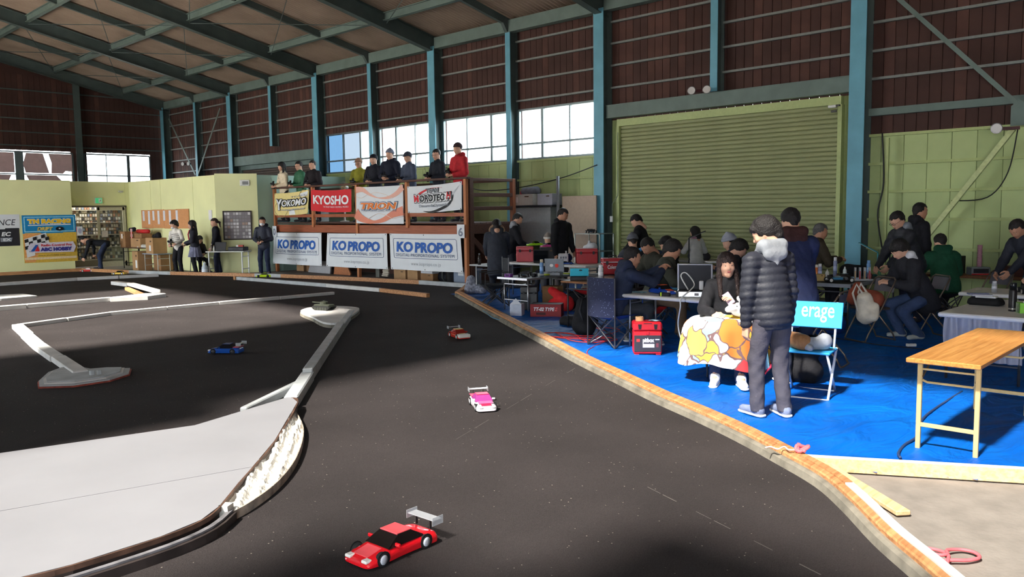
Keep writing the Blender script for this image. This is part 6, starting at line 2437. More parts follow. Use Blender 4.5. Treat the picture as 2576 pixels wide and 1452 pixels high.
# ---- chairs
def pipe_chair(name='pipe_chair'):
    # folding chair of bent tube; sitter faces +Y
    t = thing(name, 'x', 'chair')
    for sx in (-1, 1):
        x = sx * 0.2
        MB().tube([(x, 0.24, 0.015), (x, 0.2, 0.1), (x, -0.16, 0.72), (x * 0.95, -0.21, 0.8)], 0.011, 8).obj('leg', PIPE, t, smooth=True)
        MB().tube([(x * 0.9, -0.24, 0.015), (x * 0.9, -0.2, 0.1), (x * 0.9, 0.1, 0.44)], 0.011, 8).obj('leg', PIPE, t, smooth=True)
    MB().tube([(-0.2, 0.24, 0.015), (-0.15, 0.26, 0.012), (0.15, 0.26, 0.012), (0.2, 0.24, 0.015)], 0.011, 8).obj('floor_bar', PIPE, t, smooth=True)
    MB().tube([(-0.18, -0.24, 0.015), (-0.14, -0.26, 0.012), (0.14, -0.26, 0.012), (0.18, -0.24, 0.015)], 0.011, 8).obj('floor_bar', PIPE, t, smooth=True)
    MB().tube([(-0.19, -0.21, 0.8), (-0.15, -0.225, 0.83), (0.15, -0.225, 0.83), (0.19, -0.21, 0.8)], 0.011, 8).obj('top_bar', PIPE, t, smooth=True)
    MB().rbox((0, 0.02, 0.43), (0.36, 0.36, 0.03), 0.012).obj('seat', plain(62, 52, 46, 0.5), t)
    MB().grid(lambda u, v: (-0.19 + 0.38 * u, -0.185 - 0.04 * v - 0.02 * math.sin(PI * u), 0.64 + 0.17 * v), 8, 4).obj('backrest', plain(96, 92, 98, 0.4), t, smooth=True)
    return t


PC = pipe_chair()
PCG = 'folding pipe chairs around the pit tables'
PC.location = (9.0, 3.95, 0.012)
PC.rotation_euler = (0, 0, rad(10))
PC['label'] = 'empty brown pipe chair standing behind the blue-backed chair'
PC['group'] = PCG
for (lab, x, y, h) in (('pipe chair holding the white backpack, left of the seated man in black coat', 11.05, 4.2, 150), ('pipe chair under the seated man in black coat with white hood', 11.75, 3.75, 140),
                       ('folded-back pipe chair standing empty beside the man in green jacket', 12.95, 3.3, 150), ('pipe chair partly hidden behind the navy-coated man', 9.9, 4.75, 60)):
    dup(PC, (x, y, 0.012), rad(h) - PI / 2, lab, PCG)

# camp chair: navy with white dots, low X frame
DOT = bpy.data.materials.new('navy_star_fabric')
DOT.use_nodes = True
nt = DOT.node_tree
b_ = nt.nodes['Principled BSDF']
b_.inputs['Roughness'].default_value = 0.8
tc = nt.nodes.new('ShaderNodeTexCoord')
vo = nt.nodes.new('ShaderNodeTexVoronoi')
vo.inputs['Scale'].default_value = 34
rp_ = nt.nodes.new('ShaderNodeValToRGB')
rp_.color_ramp.elements[0].position, rp_.color_ramp.elements[1].position = 0.1, 0.16
rp_.color_ramp.elements[0].color = (*srgb(150, 164, 200), 1)
rp_.color_ramp.elements[1].color = (*srgb(28, 36, 66), 1)
nt.links.new(tc.outputs['Object'], vo.inputs['Vector'])
nt.links.new(vo.outputs['Distance'], rp_.inputs[0])
nt.links.new(rp_.outputs[0], b_.inputs['Base Color'])


def camp_chair(label, loc, rz, fab, fab2, back=True, w=0.5, hz=0.42, name='camp_chair'):
    t = thing(name, label, 'chair', loc, rz)
    h = w / 2
    for (a, b) in (((-h, h, 0.012), (h, -h, hz)), ((h, h, 0.012), (-h, -h, hz)), ((-h, -h, 0.012), (h, h, hz)), ((h, -h, 0.012), (-h, h, hz)),
                   ((-h, h, 0.012), (-h, -h, hz)), ((h, h, 0.012), (h, -h, hz)), ((-h, -h, 0.012), (-h, h, hz)), ((h, -h, 0.012), (h, h, hz)), ((-h, -h, 0.012), (h, -h, hz)), ((h, -h, 0.012), (-h, -h, hz))):
        MB().tube([a, b], 0.009, 6).obj('frame_bar', STEELK, t)
    if back:
        for sx in (-1, 1):
            MB().tube([(sx * h, -h, 0.012), (sx * h, -h, 0.9)], 0.01, 6).obj('back_post', STEELK, t)
            MB().tube([(sx * h, h, hz), (sx * h, h, 0.62), (sx * h, -h, 0.64)], 0.011, 6).obj('arm', fab2, t)
        MB().grid(lambda u, v: (-h + w * u, -h - 0.1 * math.sin(PI * u) * (1 - 0.6 * v), hz - 0.02 + 0.5 * v), 10, 6).obj('backrest', fab, t, smooth=True)
    MB().grid(lambda u, v: (-h + w * u, -h + w * v, hz - 0.09 * math.sin(PI * u) * math.sin(PI * v) ** 0.5), 10, 10).obj('seat', fab2, t, smooth=True)
    return t


RED_F = fabric(186, 34, 38)
camp_chair('low red folding stool between the tables at the left', (11.15, 9.1, 0.012), rad(10), RED_F, RED_F, back=False, w=0.36, hz=0.38, name='folding_stool')
camp_chair('grey camp chair at the kerb beside the person in fur hood', (10.75, 11.0, 0.012), rad(60), fabric(60, 62, 66), fabric(60, 62, 66), w=0.45, hz=0.4)

# blue-backed white folding chair with lettering
ec = thing('lettered_chair', 'white folding chair with bright blue backrest lettered erage', 'chair', (7.46, 3.4, 0.012), rad(192) - PI / 2)
WFR = plain(226, 228, 230, 0.4)
BLF = mat('blue_vinyl', srgb(48, 158, 212), 0.45, var=0.03)
for sx in (-1, 1):
    MB().tube([(sx * 0.22, 0.2, 0.0), (sx * 0.22, -0.14, 0.44)], 0.012, 8).obj('leg', WFR, ec, smooth=True)
    MB().tube([(sx * 0.2, -0.24, 0.0), (sx * 0.2, 0.18, 0.42)], 0.012, 8).obj('leg', WFR, ec, smooth=True)
    MB().tube([(sx * 0.2, -0.12, 0.42), (sx * 0.2, -0.24, 0.86)], 0.011, 8).obj('back_post', WFR, ec, smooth=True)
MB().tube([(-0.22, 0.2, 0.0), (0.22, 0.2, 0.0)], 0.011, 8).obj('floor_bar', WFR, ec)
MB().tube([(-0.2, -0.24, 0.0), (0.2, -0.24, 0.0)], 0.011, 8).obj('floor_bar', WFR, ec)
MB().rbox((0, 0.03, 0.43), (0.46, 0.36, 0.022), 0.006).obj('seat', BLF, ec)
bk_ = MB().rbox((0, -0.185, 0.74), (0.52, 0.016, 0.25), 0.005, R=Matrix.Rotation(rad(15), 3, 'X')).obj('backrest', BLF, ec)
v, f = fit_text('erage', 0.3, 0.15, fat=0.006)
MB().add([Vector((0, -0.185, 0.74)) + Matrix.Rotation(rad(15), 3, 'X') @ Vector((-x - 0.035, 0.0095, y)) for x, y in v], f).obj('lettering', WHITEP, bk_)


# ------------------------------------------------------------------ pit area: smaller things
def spray_can(label, loc, col, cap, h=0.2, r=0.033, group=None):
    t = thing('spray_can', label, 'can', loc, 0, group)
    MB().lathe([(r, 0), (r, h * 0.78), (r * 0.55, h * 0.85)], n=14).obj('can', plain(*col, 0.3), t, smooth=True)
    MB().lathe([(r * 0.8, h * 0.82), (r * 0.8, h * 0.98), (r * 0.6, h)], n=14).obj('cap', plain(*cap, 0.4), t, smooth=True)
    MB().lathe([(r * 1.01, h * 0.3), (r * 1.01, h * 0.55)], n=14).obj('can_label', plain(min(255, col[0] + 40), min(255, col[1] + 40), min(255, col[2] + 40)), t, smooth=True)
    return t


def tool_box(label, loc, d, rz, col, handle=True, name='tool_box', trim=(40, 40, 44)):
    t = thing(name, label, 'tool box', loc, rz)
    x, y, z = d
    MB().rbox((0, 0, z * 0.36), (x, y, z * 0.72), 0.012).obj('box_body', plain(*col, 0.4), t)
    ld = MB().rbox((0, 0, z * 0.86), (x * 1.01, y * 1.01, z * 0.27), 0.012).obj('lid', plain(*col, 0.4), t)
    for sx in (-1, 1):
        MB().box((sx * x * 0.3, -y / 2 - 0.008, z * 0.72), (0.04, 0.012, 0.06)).obj('latch', plain(*trim), ld)
    if handle:
        MB().tube([(-x * 0.18, 0, z), (-x * 0.16, 0, z + 0.04), (x * 0.16, 0, z + 0.04), (x * 0.18, 0, z)], 0.009, 6).obj('handle', plain(*trim), ld)
    return t


def rc_chassis(label, loc, rz, col=(20, 20, 22), wheel=(220, 220, 222), s=1.0):
    t = thing('car_chassis', label, 'model car', loc, rz)
    MB().rbox((0, 0, 0.025 * s), (0.34 * s, 0.09 * s, 0.012), 0.003).obj('chassis_plate', plain(*col), t)
    MB().rbox((-0.02 * s, 0.02 * s, 0.045 * s), (0.14 * s, 0.045 * s, 0.03 * s), 0.004).obj('battery', plain(60, 130, 170), t)
    MB().cyl((0.08 * s, -0.05 * s, 0.05 * s), (0.08 * s, 0.02 * s, 0.05 * s), 0.02 * s, n=12).obj('motor', plain(120, 120, 124, 0.3, 0.8), t)
    for sx in (-1, 1):
        MB().rbox((sx * 0.125 * s, 0, 0.065 * s), (0.012, 0.13 * s, 0.05 * s), 0.003).obj('shock_tower', plain(*col), t)
        for sy in (-1, 1):
            w = MB().lathe([(0.012 * s, -0.014 * s), (0.031 * s, -0.014 * s), (0.033 * s, -0.008 * s), (0.033 * s, 0.008 * s), (0.031 * s, 0.014 * s), (0.012 * s, 0.014 * s)], (sx * 0.13 * s, sy * 0.085 * s, 0.033 * s), 14, axis='Y').obj('tyre', plain(24, 24, 26, 0.8), t, smooth=True)
            m = MB().lathe([(0.004 * s, -0.0145 * s), (0.022 * s, -0.0145 * s), (0.022 * s, 0.0145 * s), (0.004 * s, 0.0145 * s)], (sx * 0.13 * s, sy * 0.085 * s, 0.033 * s), 12, axis='Y')
            m.obj('wheel_rim', plain(*wheel), w, smooth=True)
    return t


def soft(name, label, cat, loc, caps, col, k=0.03, res=0.02, rz=0.0, mm=None, clip=True, wr=0.004):
    s_ = Sdf(k)
    for q in caps:
        s_.cap(*q)
    if clip:
        s_.clip((0, 0, 0.002), (0, 0, -1))
    s_.fn = lambda P, d: d + wr * np.sin(P[..., 0] * 40 + 3 * np.sin(P[..., 2] * 21)) * np.cos(P[..., 1] * 36 + P[..., 2] * 18)
    m = MB()
    add_np(m, *s_.mesh(res))
    o = m.obj(name, mm or fabric(*col), smooth=True, loc=loc, rz=rz)
    return tag(o, label, cat)


# --- on T1
AL = plain(196, 198, 202, 0.3, 0.8)
cs = thing('aluminium_case', 'open aluminium flight case with black lid on the white table', 'case', (8.83, 5.5, 0.7), rad(-60))
MB().rbox((0, 0, 0.035), (0.42, 0.3, 0.07), 0.006).obj('case_base', AL, cs)
MB().box((0, 0, 0.0715), (0.38, 0.26, 0.002)).obj('foam_lining', plain(36, 36, 40, 0.8), cs)
Rl = Matrix.Rotation(rad(8), 3, 'X')
ld = MB().rbox(Vector((0, 0.17, 0.07)) + Rl @ Vector((0, 0, 0.16)), (0.42, 0.035, 0.32), 0.004, R=Rl).obj('lid', plain(50, 51, 58, 0.6), cs)
for sx in (-1, 1):
    MB().rbox(Vector((sx * 0.205, 0.17, 0.07)) + Rl @ Vector((0, 0, 0.16)), (0.022, 0.045, 0.325), 0.004, R=Rl).obj('lid_edge', AL, ld)
MB().rbox(Vector((0, 0.17, 0.07)) + Rl @ Vector((0, 0, 0.318)), (0.42, 0.045, 0.018), 0.004, R=Rl).obj('lid_edge', AL, ld)
for sx in (-1, 1):
    MB().rbox((sx * 0.2, -0.14, 0.035), (0.03, 0.03, 0.074), 0.003).obj('corner_guard', plain(30, 30, 32), cs)
MB().rbox((0.03, -0.153, 0.035), (0.05, 0.01, 0.03), 0.002).obj('latch', plain(70, 70, 74, 0.3, 0.8), cs)
cbl = subdiv([Vector(q) for q in [(8.72, 5.52, 0.785), (8.68, 5.60, 0.95), (8.73, 5.56, 0.99), (8.76, 5.46, 0.86), (8.62, 5.43, 0.79), (8.47, 5.46, 0.7), (8.44, 5.45, 0.6), (8.47, 5.50, 0.4), (8.46, 5.46, 0.24), (8.4, 5.35, 0.12), (8.36, 5.20, 0.03)]], 5)
ch = thing('charger_cable', 'white cable with adapter hanging from the aluminium case over the table edge', 'cable', (8.7, 5.3, 0.79))
MB().tube([p - Vector((8.7, 5.3, 0.79)) for p in cbl], 0.008, 8).obj('cable', plain(222, 220, 214, 0.5), ch, smooth=True)
MB().rbox((0.06, 0.06, 0.055), (0.06, 0.05, 0.11), 0.008, rz=0.5).obj('adapter', plain(214, 214, 212, 0.5), ch)


def car_body(label, loc, rz, s, paint, name='model_car', roofc=(24, 24, 28), wing=None, stripe=None, wheel=(226, 226, 226), flat=1.0, wheels=True, numb=None):
    # touring-car shell on wheels; nose towards +X
    t = thing(name, label, 'model car', loc, rz)
    pm = paint if not isinstance(paint, tuple) else mat('car_paint_%d_%d_%d' % paint, srgb(*paint), 0.25, var=0.03, coat=0.5)
    L, Wd = 0.42 * s, 0.185 * s
    prof = [(-0.5, 0.10, 0.35), (-0.49, 0.17, 0.5), (-0.36, 0.2, 0.5), (-0.2, 0.205, 0.47), (0.05, 0.19, 0.47), (0.2, 0.175, 0.5), (0.38, 0.145, 0.5), (0.47, 0.10, 0.45), (0.5, 0.06, 0.36)]
    m = MB()
    rows = []
    for (x, hgt, w) in prof:
        w2 = w * Wd / 0.5 * 0.5
        h = hgt * L * flat * 0.95
        z0 = 0.012 * s
        rows.append([(x * L, -w2, z0), (x * L, -w2 * 1.04, z0 + (h - z0) * 0.55), (x * L, -w2 * 0.82, h), (x * L, -w2 * 0.3, h * 1.03), (x * L, w2 * 0.3, h * 1.03), (x * L, w2 * 0.82, h), (x * L, w2 * 1.04, z0 + (h - z0) * 0.55), (x * L, w2, z0)])
    n = len(rows[0])
    vs = [p for r_ in rows for p in r_]
    F = [(i * n + k, i * n + k + 1, (i + 1) * n + k + 1, (i + 1) * n + k) for i in range(len(rows) - 1) for k in range(n - 1)]
    F += [tuple(range(n))[::-1], tuple(range((len(rows) - 1) * n, len(rows) * n))]
    m.add(vs, [q[::-1] for q in F])
    bo_ = m.obj('body_shell', pm, t, smooth=True)
    if s > 0.97:
        sb_ = bo_.modifiers.new('rounding', 'SUBSURF')
        sb_.levels = sb_.render_levels = 2
        bo_.data.attributes.new('crease_edge', 'FLOAT', 'EDGE').data.foreach_set('value', [0.35] * len(bo_.data.edges))
    # cabin
    cb = [(-0.3, 0.2, 0.4), (-0.16, 0.3, 0.32), (0.02, 0.305, 0.32), (0.2, 0.185, 0.42)]
    m = MB()
    rows = []
    for (x, hgt, w) in cb:
        w2 = w * Wd
        h = hgt * L * flat * 0.95
        zb = 0.17 * L * flat
        rows.append([(x * L, -Wd * 0.44, zb), (x * L, -w2, h), (x * L, w2, h), (x * L, Wd * 0.44, zb)])
    vs = [p for r_ in rows for p in r_]
    F = [(i * 4 + k, i * 4 + k + 1, (i + 1) * 4 + k + 1, (i + 1) * 4 + k) for i in range(3) for k in range(3)] + [(0, 1, 2, 3), (12, 15, 14, 13)]
    m.add(vs, [q[::-1] for q in F])
    m.obj('windows', plain(*roofc, 0.15), bo_)
    zr = 0.305 * L * flat * 0.95
    MB().rbox((-0.07 * L, 0, zr), (0.22 * L, Wd * 0.62, 0.006 * s), 0.002).obj('roof', pm if stripe is None else plain(*stripe, 0.3), bo_)
    if stripe:
        MB().rbox((0.33 * L, 0, 0.152 * L * flat), (0.2 * L, Wd * 0.5, 0.004 * s), 0.001, R=Matrix.Rotation(rad(10), 3, 'Y')).obj('bonnet_panel', plain(*stripe, 0.3), bo_)
    if wing:
        w = MB().rbox((-0.5 * L, 0, 0.31 * L * flat), (0.055 * s, Wd * 0.95, 0.004 * s), 0.001).obj('rear_wing', wing, t)
        for sy in (-1, 1):
            MB().rbox((-0.5 * L, sy * Wd * 0.475, 0.3 * L * flat), (0.07 * s, 0.003 * s, 0.04 * s), 0.001).obj('end_plate', wing, w)
            MB().box((-0.48 * L, sy * Wd * 0.25, 0.24 * L * flat), (0.01 * s, 0.004 * s, 0.13 * L * flat)).obj('wing_stay', plain(30, 30, 32), w)
    for sy in (-1, 1):
        MB().rbox((0.455 * L, sy * Wd * 0.3, 0.105 * L * flat), (0.035 * s, 0.035 * s, 0.014 * s), 0.004).obj('headlight', plain(236, 236, 232, 0.2), bo_)
        MB().rbox((0.1 * L, sy * Wd * 0.5, 0.2 * L * flat), (0.012 * s, 0.03 * s, 0.016 * s), 0.003).obj('mirror', pm, bo_)
    if wheels:
        for sx in (-0.31, 0.3):
            for sy in (-1, 1):
                c = (sx * L, sy * Wd * 0.45, 0.032 * s)
                w = MB().lathe([(0.014 * s, -0.013 * s), (0.03 * s, -0.013 * s), (0.032 * s, -0.008 * s), (0.032 * s, 0.008 * s), (0.03 * s, 0.013 * s), (0.014 * s, 0.013 * s)], c, 14, axis='Y').obj('tyre', plain(22, 22, 24, 0.8), t, smooth=True)
                MB().lathe([(0.003 * s, -0.0136 * s), (0.022 * s, -0.0136 * s), (0.022 * s, 0.0136 * s), (0.003 * s, 0.0136 * s)], c, 12, axis='Y').obj('wheel_rim', plain(*wheel, 0.4), w, smooth=True)
                MB().lathe([(0.02 * s, -0.002), (0.036 * s, -0.002), (0.036 * s, 0.002), (0.02 * s, 0.002)], (c[0], sy * Wd * 0.5 * 1.02, 0.034 * s), 14, axis='Y').obj('wheel_arch', plain(16, 16, 18, 0.8), bo_)
    return t


car_body('blue and orange model car shell lying on the white table', (8.82, 5.95, 0.7), rad(250), 0.95, (32, 74, 176), stripe=(230, 84, 40), wheels=False)
t = thing('paper_scrap', 'pale blue paper cloth at the left end of the white table', 'cloth', (8.78, 6.3, 0.702))
MB().grid(lambda u, v: (-0.07 + 0.14 * u, -0.1 + 0.2 * v, 0.004 + 0.006 * math.sin(u * 8 + v * 5)), 8, 8).obj('cloth', plain(150, 196, 214, 0.8), t, smooth=True)
t = thing('battery_pack', 'black battery pack with lime stripe on the table front', 'battery', (8.6, 5.78, 0.7), rad(-80))
MB().rbox((0, 0, 0.022), (0.14, 0.05, 0.044), 0.006).obj('pack', plain(24, 24, 26), t)
MB().box((-0.04, 0, 0.022), (0.015, 0.052, 0.046)).obj('lime_stripe', plain(190, 220, 40), t)
rc_chassis('bare black chassis with round tyres behind the blue car shell', (9.08, 5.9, 0.7), rad(-50))
bottle('small white bottle with orange cap held over the white table', (9.05, 5.68, 0.7), (226, 226, 224), (226, 120, 40), 0.2, 0.03)

# --- red pit box by the table
pb_ = thing('pit_box', 'red and black lidded pit box standing on the tarp', 'tool box', (8.32, 5.85, 0.014), rad(-50))
REDB = mat('red_plastic', srgb(206, 26, 40), 0.4, var=0.04)
MB().rbox((0, 0, 0.15), (0.34, 0.26, 0.28), 0.012).obj('box_body', REDB, pb_)
MB().rbox((0, -0.132, 0.14), (0.325, 0.012, 0.2), 0.004).obj('black_front', plain(52, 50, 56, 0.45), pb_)
MB().rbox((0, 0, 0.345), (0.35, 0.27, 0.11), 0.02).obj('lid', REDB, pb_)
for sx in (-1, 1):
    MB().prism([(-0.022, 0.03), (0.022, 0.03), (0.014, -0.03), (-0.014, -0.03)][::-1], -0.006, 0.006, M=Matrix.Translation((sx * 0.095, -0.138, 0.345)) @ Matrix(((1, 0, 0, 0), (0, 0, -1, 0), (0, 1, 0, 0), (0, 0, 0, 1)))).obj('latch', plain(26, 22, 24), pb_)
    MB().rbox((sx * 0.13, -0.1, 0.008), (0.06, 0.05, 0.016), 0.004).obj('foot', REDB, pb_)
MB().rbox((0, -0.137, 0.27), (0.03, 0.012, 0.05), 0.003).obj('clasp', REDB, pb_)
for z in (0.1, 0.19, 0.27):
    MB().box((0.1735, 0, z), (0.004, 0.24, 0.008)).obj('side_rib', plain(170, 18, 30, 0.4), pb_)
MB().box((0.173, 0.02, 0.15), (0.006, 0.02, 0.28)).obj('side_post', REDB, pb_)


def front_text(body, cx, cz, w, h, mm, **k):
    v, f = fit_text(body, w, h, **k)
    MB().add([(cx + x, -0.1395, cz + y) for x, y in v], f).obj('lettering', mm, pb_)


front_text('pitbox', 0.01, 0.175, 0.14, 0.07, WHITEP, fat=0.05)
MB().box((0.01, -0.139, 0.115), (0.14, 0.002, 0.045)).obj('text_panel', plain(200, 200, 204), pb_)
MB().box((-0.115, -0.139, 0.18), (0.04, 0.002, 0.035)).obj('red_badge', plain(220, 60, 60), pb_)
MB().box((0.115, -0.139, 0.12), (0.03, 0.002, 0.05)).obj('emblem', plain(120, 60, 70), pb_)
MB().box((0.115, -0.139, 0.19), (0.05, 0.002, 0.012)).obj('small_mark', WHITEP, pb_)
MB().box((0.0, -0.1355, 0.385), (0.1, 0.002, 0.012)).obj('lid_plate', plain(110, 30, 36), pb_)
t = thing('tape_roll', 'roll of brown tape on the red pit box', 'tape', (8.28, 5.93, 0.415))
MB().lathe([(0.03, 0), (0.05, 0), (0.05, 0.05), (0.03, 0.05), (0.03, 0)], n=20).obj('roll', plain(206, 166, 120), t, smooth=False)
o = MB().grid(lambda u, v: (-0.09 + 0.18 * u, -0.05 + 0.1 * v, 0.003 + 0.006 * math.sin(u * 9 + v * 4)), 8, 5).obj('paper_towel', plain(168, 200, 220, 0.8), loc=(8.38, 5.78, 0.417), rz=rad(-40), smooth=True)
tag(o, 'pale blue paper towel on top of the red pit box', 'paper')

# --- red extension cords on the tarp
rr = random.Random(11)
CRD = mat('red_cord', srgb(196, 50, 52), 0.5, var=0.1)
base = G(1440, 855)
pts = []
for k in range(34):
    a = k * 0.9
    pts.append(Vector((base.x + 0.22 * math.cos(a) + rr.uniform(-0.05, 0.05), base.y - 0.05 + 0.55 * math.sin(a * 0.83) + rr.uniform(-0.05, 0.05), 0.028 + 0.012 * (k % 3))))
pts += [G(1500, 850, 0.02), G(1560, 830, 0.03), G(1500, 825, 0.05), G(1545, 845, 0.02), G(1480, 880, 0.02), G(1487, 900, 0.02)]
o = MB().tube(subdiv(pts, 4), 0.006, 6).obj('extension_cord', CRD, smooth=True)
tag(o, 'tangle of red extension cord on the tarp near the camp chair', 'cord')
o = MB().tube(subdiv([G(x, y, 0.022) for x, y in ((2420, 985), (2380, 1010), (2330, 1045), (2310, 1075), (2305, 1100), (2275, 1120), (2260, 1140), (2265, 1152))], 5), 0.01, 7).obj('power_cable', plain(44, 60, 96), smooth=True)
tag(o, 'dark blue power cable trailing from under the wooden table', 'cable')
o = MB().tube(subdiv([G(x, y, 0.025) for x, y in ((2090, 850), (2130, 855), (2200, 866), (2290, 875), (2305, 877), (2330, 880))], 5), 0.007, 6).obj('power_cable', plain(24, 26, 34), smooth=True)
tag(o, 'thin black power cable on the tarp between the pipe chairs', 'cable')
p = G(2292, 876)
t = thing('power_strip', 'small white socket block on the black cable', 'socket', (p.x, p.y, 0.02), rad(-40))
MB().rbox((0, 0, 0.02), (0.12, 0.05, 0.035), 0.006).obj('socket_block', plain(220, 220, 216), t)
for k in (-1, 1):
    MB().box((k * 0.03, 0, 0.038), (0.02, 0.012, 0.001)).obj('socket_hole', plain(60, 60, 60), t)

# --- under and around T2
kb = thing('car_kit_box', 'dark red car-kit box lettered TT-02 TYPE S on the tarp', 'box', (10.22, 9.2, 0.014), rad(-58))
MB().rbox((0, 0, 0.105), (0.52, 0.28, 0.21), 0.004).obj('carton', plain(140, 28, 34, 0.45), kb)
MB().box((0, 0.0, 0.212), (0.5, 0.27, 0.004)).obj('carton_lid', plain(56, 40, 44, 0.45), kb)
v, f = fit_text('TT-02 TYPE S', 0.4, 0.06, fat=0.03, shear=0.25)
MB().add([(x, -0.1415, 0.13 + y) for x, y in v], f).obj('lettering', WHITEP, kb)
v, f = fit_text('S', 0.045, 0.07, fat=0.04, shear=0.25)
MB().add([(0.178 + x, -0.1425, 0.13 + y) for x, y in v], f).obj('lettering', plain(220, 50, 50), kb)
MB().box((-0.08, -0.1412, 0.055), (0.16, 0.001, 0.04)).obj('printed_mark', plain(70, 20, 24), kb)
wbx = cardboard_box('white and blue carton with folded flaps beside the red car-kit box', (9.98, 9.66, 0.014), (0.2, 0.26, 0.2), rad(-58), plain(196, 204, 220), tape=False)
MB().prism([(-0.1, 0), (0.1, 0), (0.0, 0.1)], -0.004, 0.004, M=Matrix.Translation((0, -0.12, 0.2)) @ Matrix(((1, 0, 0, 0), (0, 0, -1, 0), (0, 1, 0, 0), (0, 0, 0, 1)))).obj('flap', plain(214, 218, 226), wbx)
tool_box('tall dark tool case standing under the camp table', (10.75, 10.1, 0.014), (0.3, 0.34, 0.42), rad(-50), (44, 44, 48), name='tool_case')
soft('red_bag', 'bright red jacket spilling over a bag under the camp table', 'bag', (10.85, 9.6, 0.014), [((0, 0, 0.1), (0.1, -0.2, 0.12), 0.12, 0.14), ((0.0, 0.05, 0.35), (0.1, -0.2, 0.18), 0.07, 0.1)], (200, 40, 44))
soft('black_bag', 'black bag with grey strap under the camp table', 'bag', (11.35, 9.55, 0.014), [((0, 0, 0.15), (0.0, -0.2, 0.18), 0.17, 0.16)], (30, 32, 38))
cardboard_box('small brown carton between bags under the camp table', (11.15, 9.9, 0.014), (0.25, 0.3, 0.4), 0.3, CARD2)
soft('grey_bag', 'pale grey sack under the white table behind the red stool', 'bag', (11.9, 9.7, 0.014), [((0, 0, 0.12), (0.05, 0.1, 0.28), 0.15, 0.08)], (150, 150, 150))
tool_box('flat red case on the tarp behind the red stool', (11.75, 9.05, 0.014), (0.5, 0.3, 0.14), rad(-45), (120, 26, 34), name='tool_case')
soft('flat_black_bag', 'flat black pouch with red zip on the tarp under the brown table', 'bag', (9.6, 8.15, 0.014), [((0, -0.12, 0.05), (0, 0.12, 0.05), 0.09)], (32, 30, 32))
bp_ = soft('black_backpack', 'large black backpack slumped against the brown table', 'backpack', (9.05, 7.45, 0.014), [((0, 0, 0.14), (0.05, 0.05, 0.42), 0.17, 0.1), ((-0.05, -0.1, 0.1), (0.05, -0.1, 0.2), 0.12, 0.1)], (28, 28, 32))
MB().tube([(-0.1, -0.1, 0.15), (-0.16, -0.06, 0.35), (-0.02, 0.0, 0.5)], 0.015, 6).obj('strap', fabric(50, 50, 54), bp_, smooth=True)
# small cart with newspaper-print bag at the stand corner
soft('patterned_bag', 'grey patterned bag leaning at the foot of the stand corner', 'bag', (12.05, 13.05, 0.014), [((0, 0, 0.08), (0.1, 0.1, 0.28), 0.14, 0.1), ((0.1, -0.25, 0.06), (0.05, -0.1, 0.12), 0.09)], (120, 124, 140), mm=mat('newsprint', srgb(140, 142, 156), 0.8, var=0.6, nscale=22))
o = MB().tube(subdiv([G(x, y, 0.03) for x, y in ((1235, 790), (1262, 786), (1285, 796), (1270, 806), (1240, 800), (1225, 788), (1215, 780), (1240, 776))], 4), 0.007, 6).obj('wire_coil', plain(84, 140, 170), smooth=True)
tag(o, 'pale blue wire coil on the tarp beside the table leg', 'cord')

# on T2
H2 = 0.6
t = thing('charger_box', 'small purple charger box on the corner of the camp table', 'charger', (10.45, 10.32, H2), 0.3)
MB().rbox((0, 0, 0.03), (0.11, 0.12, 0.06), 0.006).obj('casing', plain(128, 60, 150, 0.4), t)
MB().box((-0.056, 0, 0.035), (0.002, 0.06, 0.03)).obj('display', plain(60, 40, 80), t)
spray_can('tall pale blue spray can on the camp table', (10.95, 9.98, H2), (110, 150, 200), (214, 200, 170), 0.3, 0.035)
t = thing('parts_case', 'open grey parts case with stickers on the camp table', 'case', (11.2, 9.95, H2), rad(-65))
MB().rbox((0, 0, 0.03), (0.36, 0.24, 0.05), 0.006).obj('tray', plain(150, 156, 164, 0.4), t)
ld = MB().rbox((0, 0.14, 0.17), (0.36, 0.02, 0.25), 0.006, R=Matrix.Rotation(rad(12), 3, 'X')).obj('lid', plain(140, 146, 154, 0.4), t)
MB().ell((-0.05, 0.125, 0.17), (0.035, 0.003, 0.03), 10, 6).obj('white_sticker', plain(214, 214, 214), ld)
MB().ell((0.05, 0.125, 0.17), (0.035, 0.003, 0.04), 10, 6).obj('red_sticker', plain(206, 56, 44), ld)
for k in range(5):
    MB().box((-0.14 + k * 0.07, 0, 0.05), (0.005, 0.22, 0.03)).obj('divider', plain(180, 184, 190, 0.4), t)
rc_chassis('black chassis with bright parts near the spray can', (10.75, 10.2, H2), 0.6)
t = thing('hand_tool', 'white and lime hand drill lying on the camp table', 'tool', (10.85, 9.9, H2 + 0.012), rad(-20))
MB().ell((-0.12, 0.03, 0.025), (0.03, 0.025, 0.025), 10, 8).obj('tool_head', plain(222, 222, 220), t, smooth=True)
MB().cyl((-0.1, 0.02, 0.02), (0.05, 0, 0.02), 0.018, n=10).obj('grip', plain(222, 222, 218), t, smooth=True)
MB().cyl((0.05, 0, 0.02), (0.16, -0.01, 0.02), 0.016, n=10).obj('lime_grip', plain(176, 190, 60), t, smooth=True)
t = thing('lime_ruler', 'short lime green block on the far end of the camp table', 'tool', (11.55, 9.9, H2))
MB().rbox((0, 0, 0.012), (0.06, 0.14, 0.024), 0.003).obj('block', plain(186, 196, 60), t)
t = thing('camera_body', 'small black camera lying on the camp table', 'camera', (10.75, 9.98, H2), 0.5)
MB().rbox((0, 0, 0.035), (0.13, 0.06, 0.07), 0.008).obj('body_shell', plain(26, 26, 30, 0.4), t)
MB().cyl((0, -0.03, 0.035), (0, -0.065, 0.035), 0.03, n=14).obj('lens', plain(30, 30, 34, 0.2), t, smooth=True)
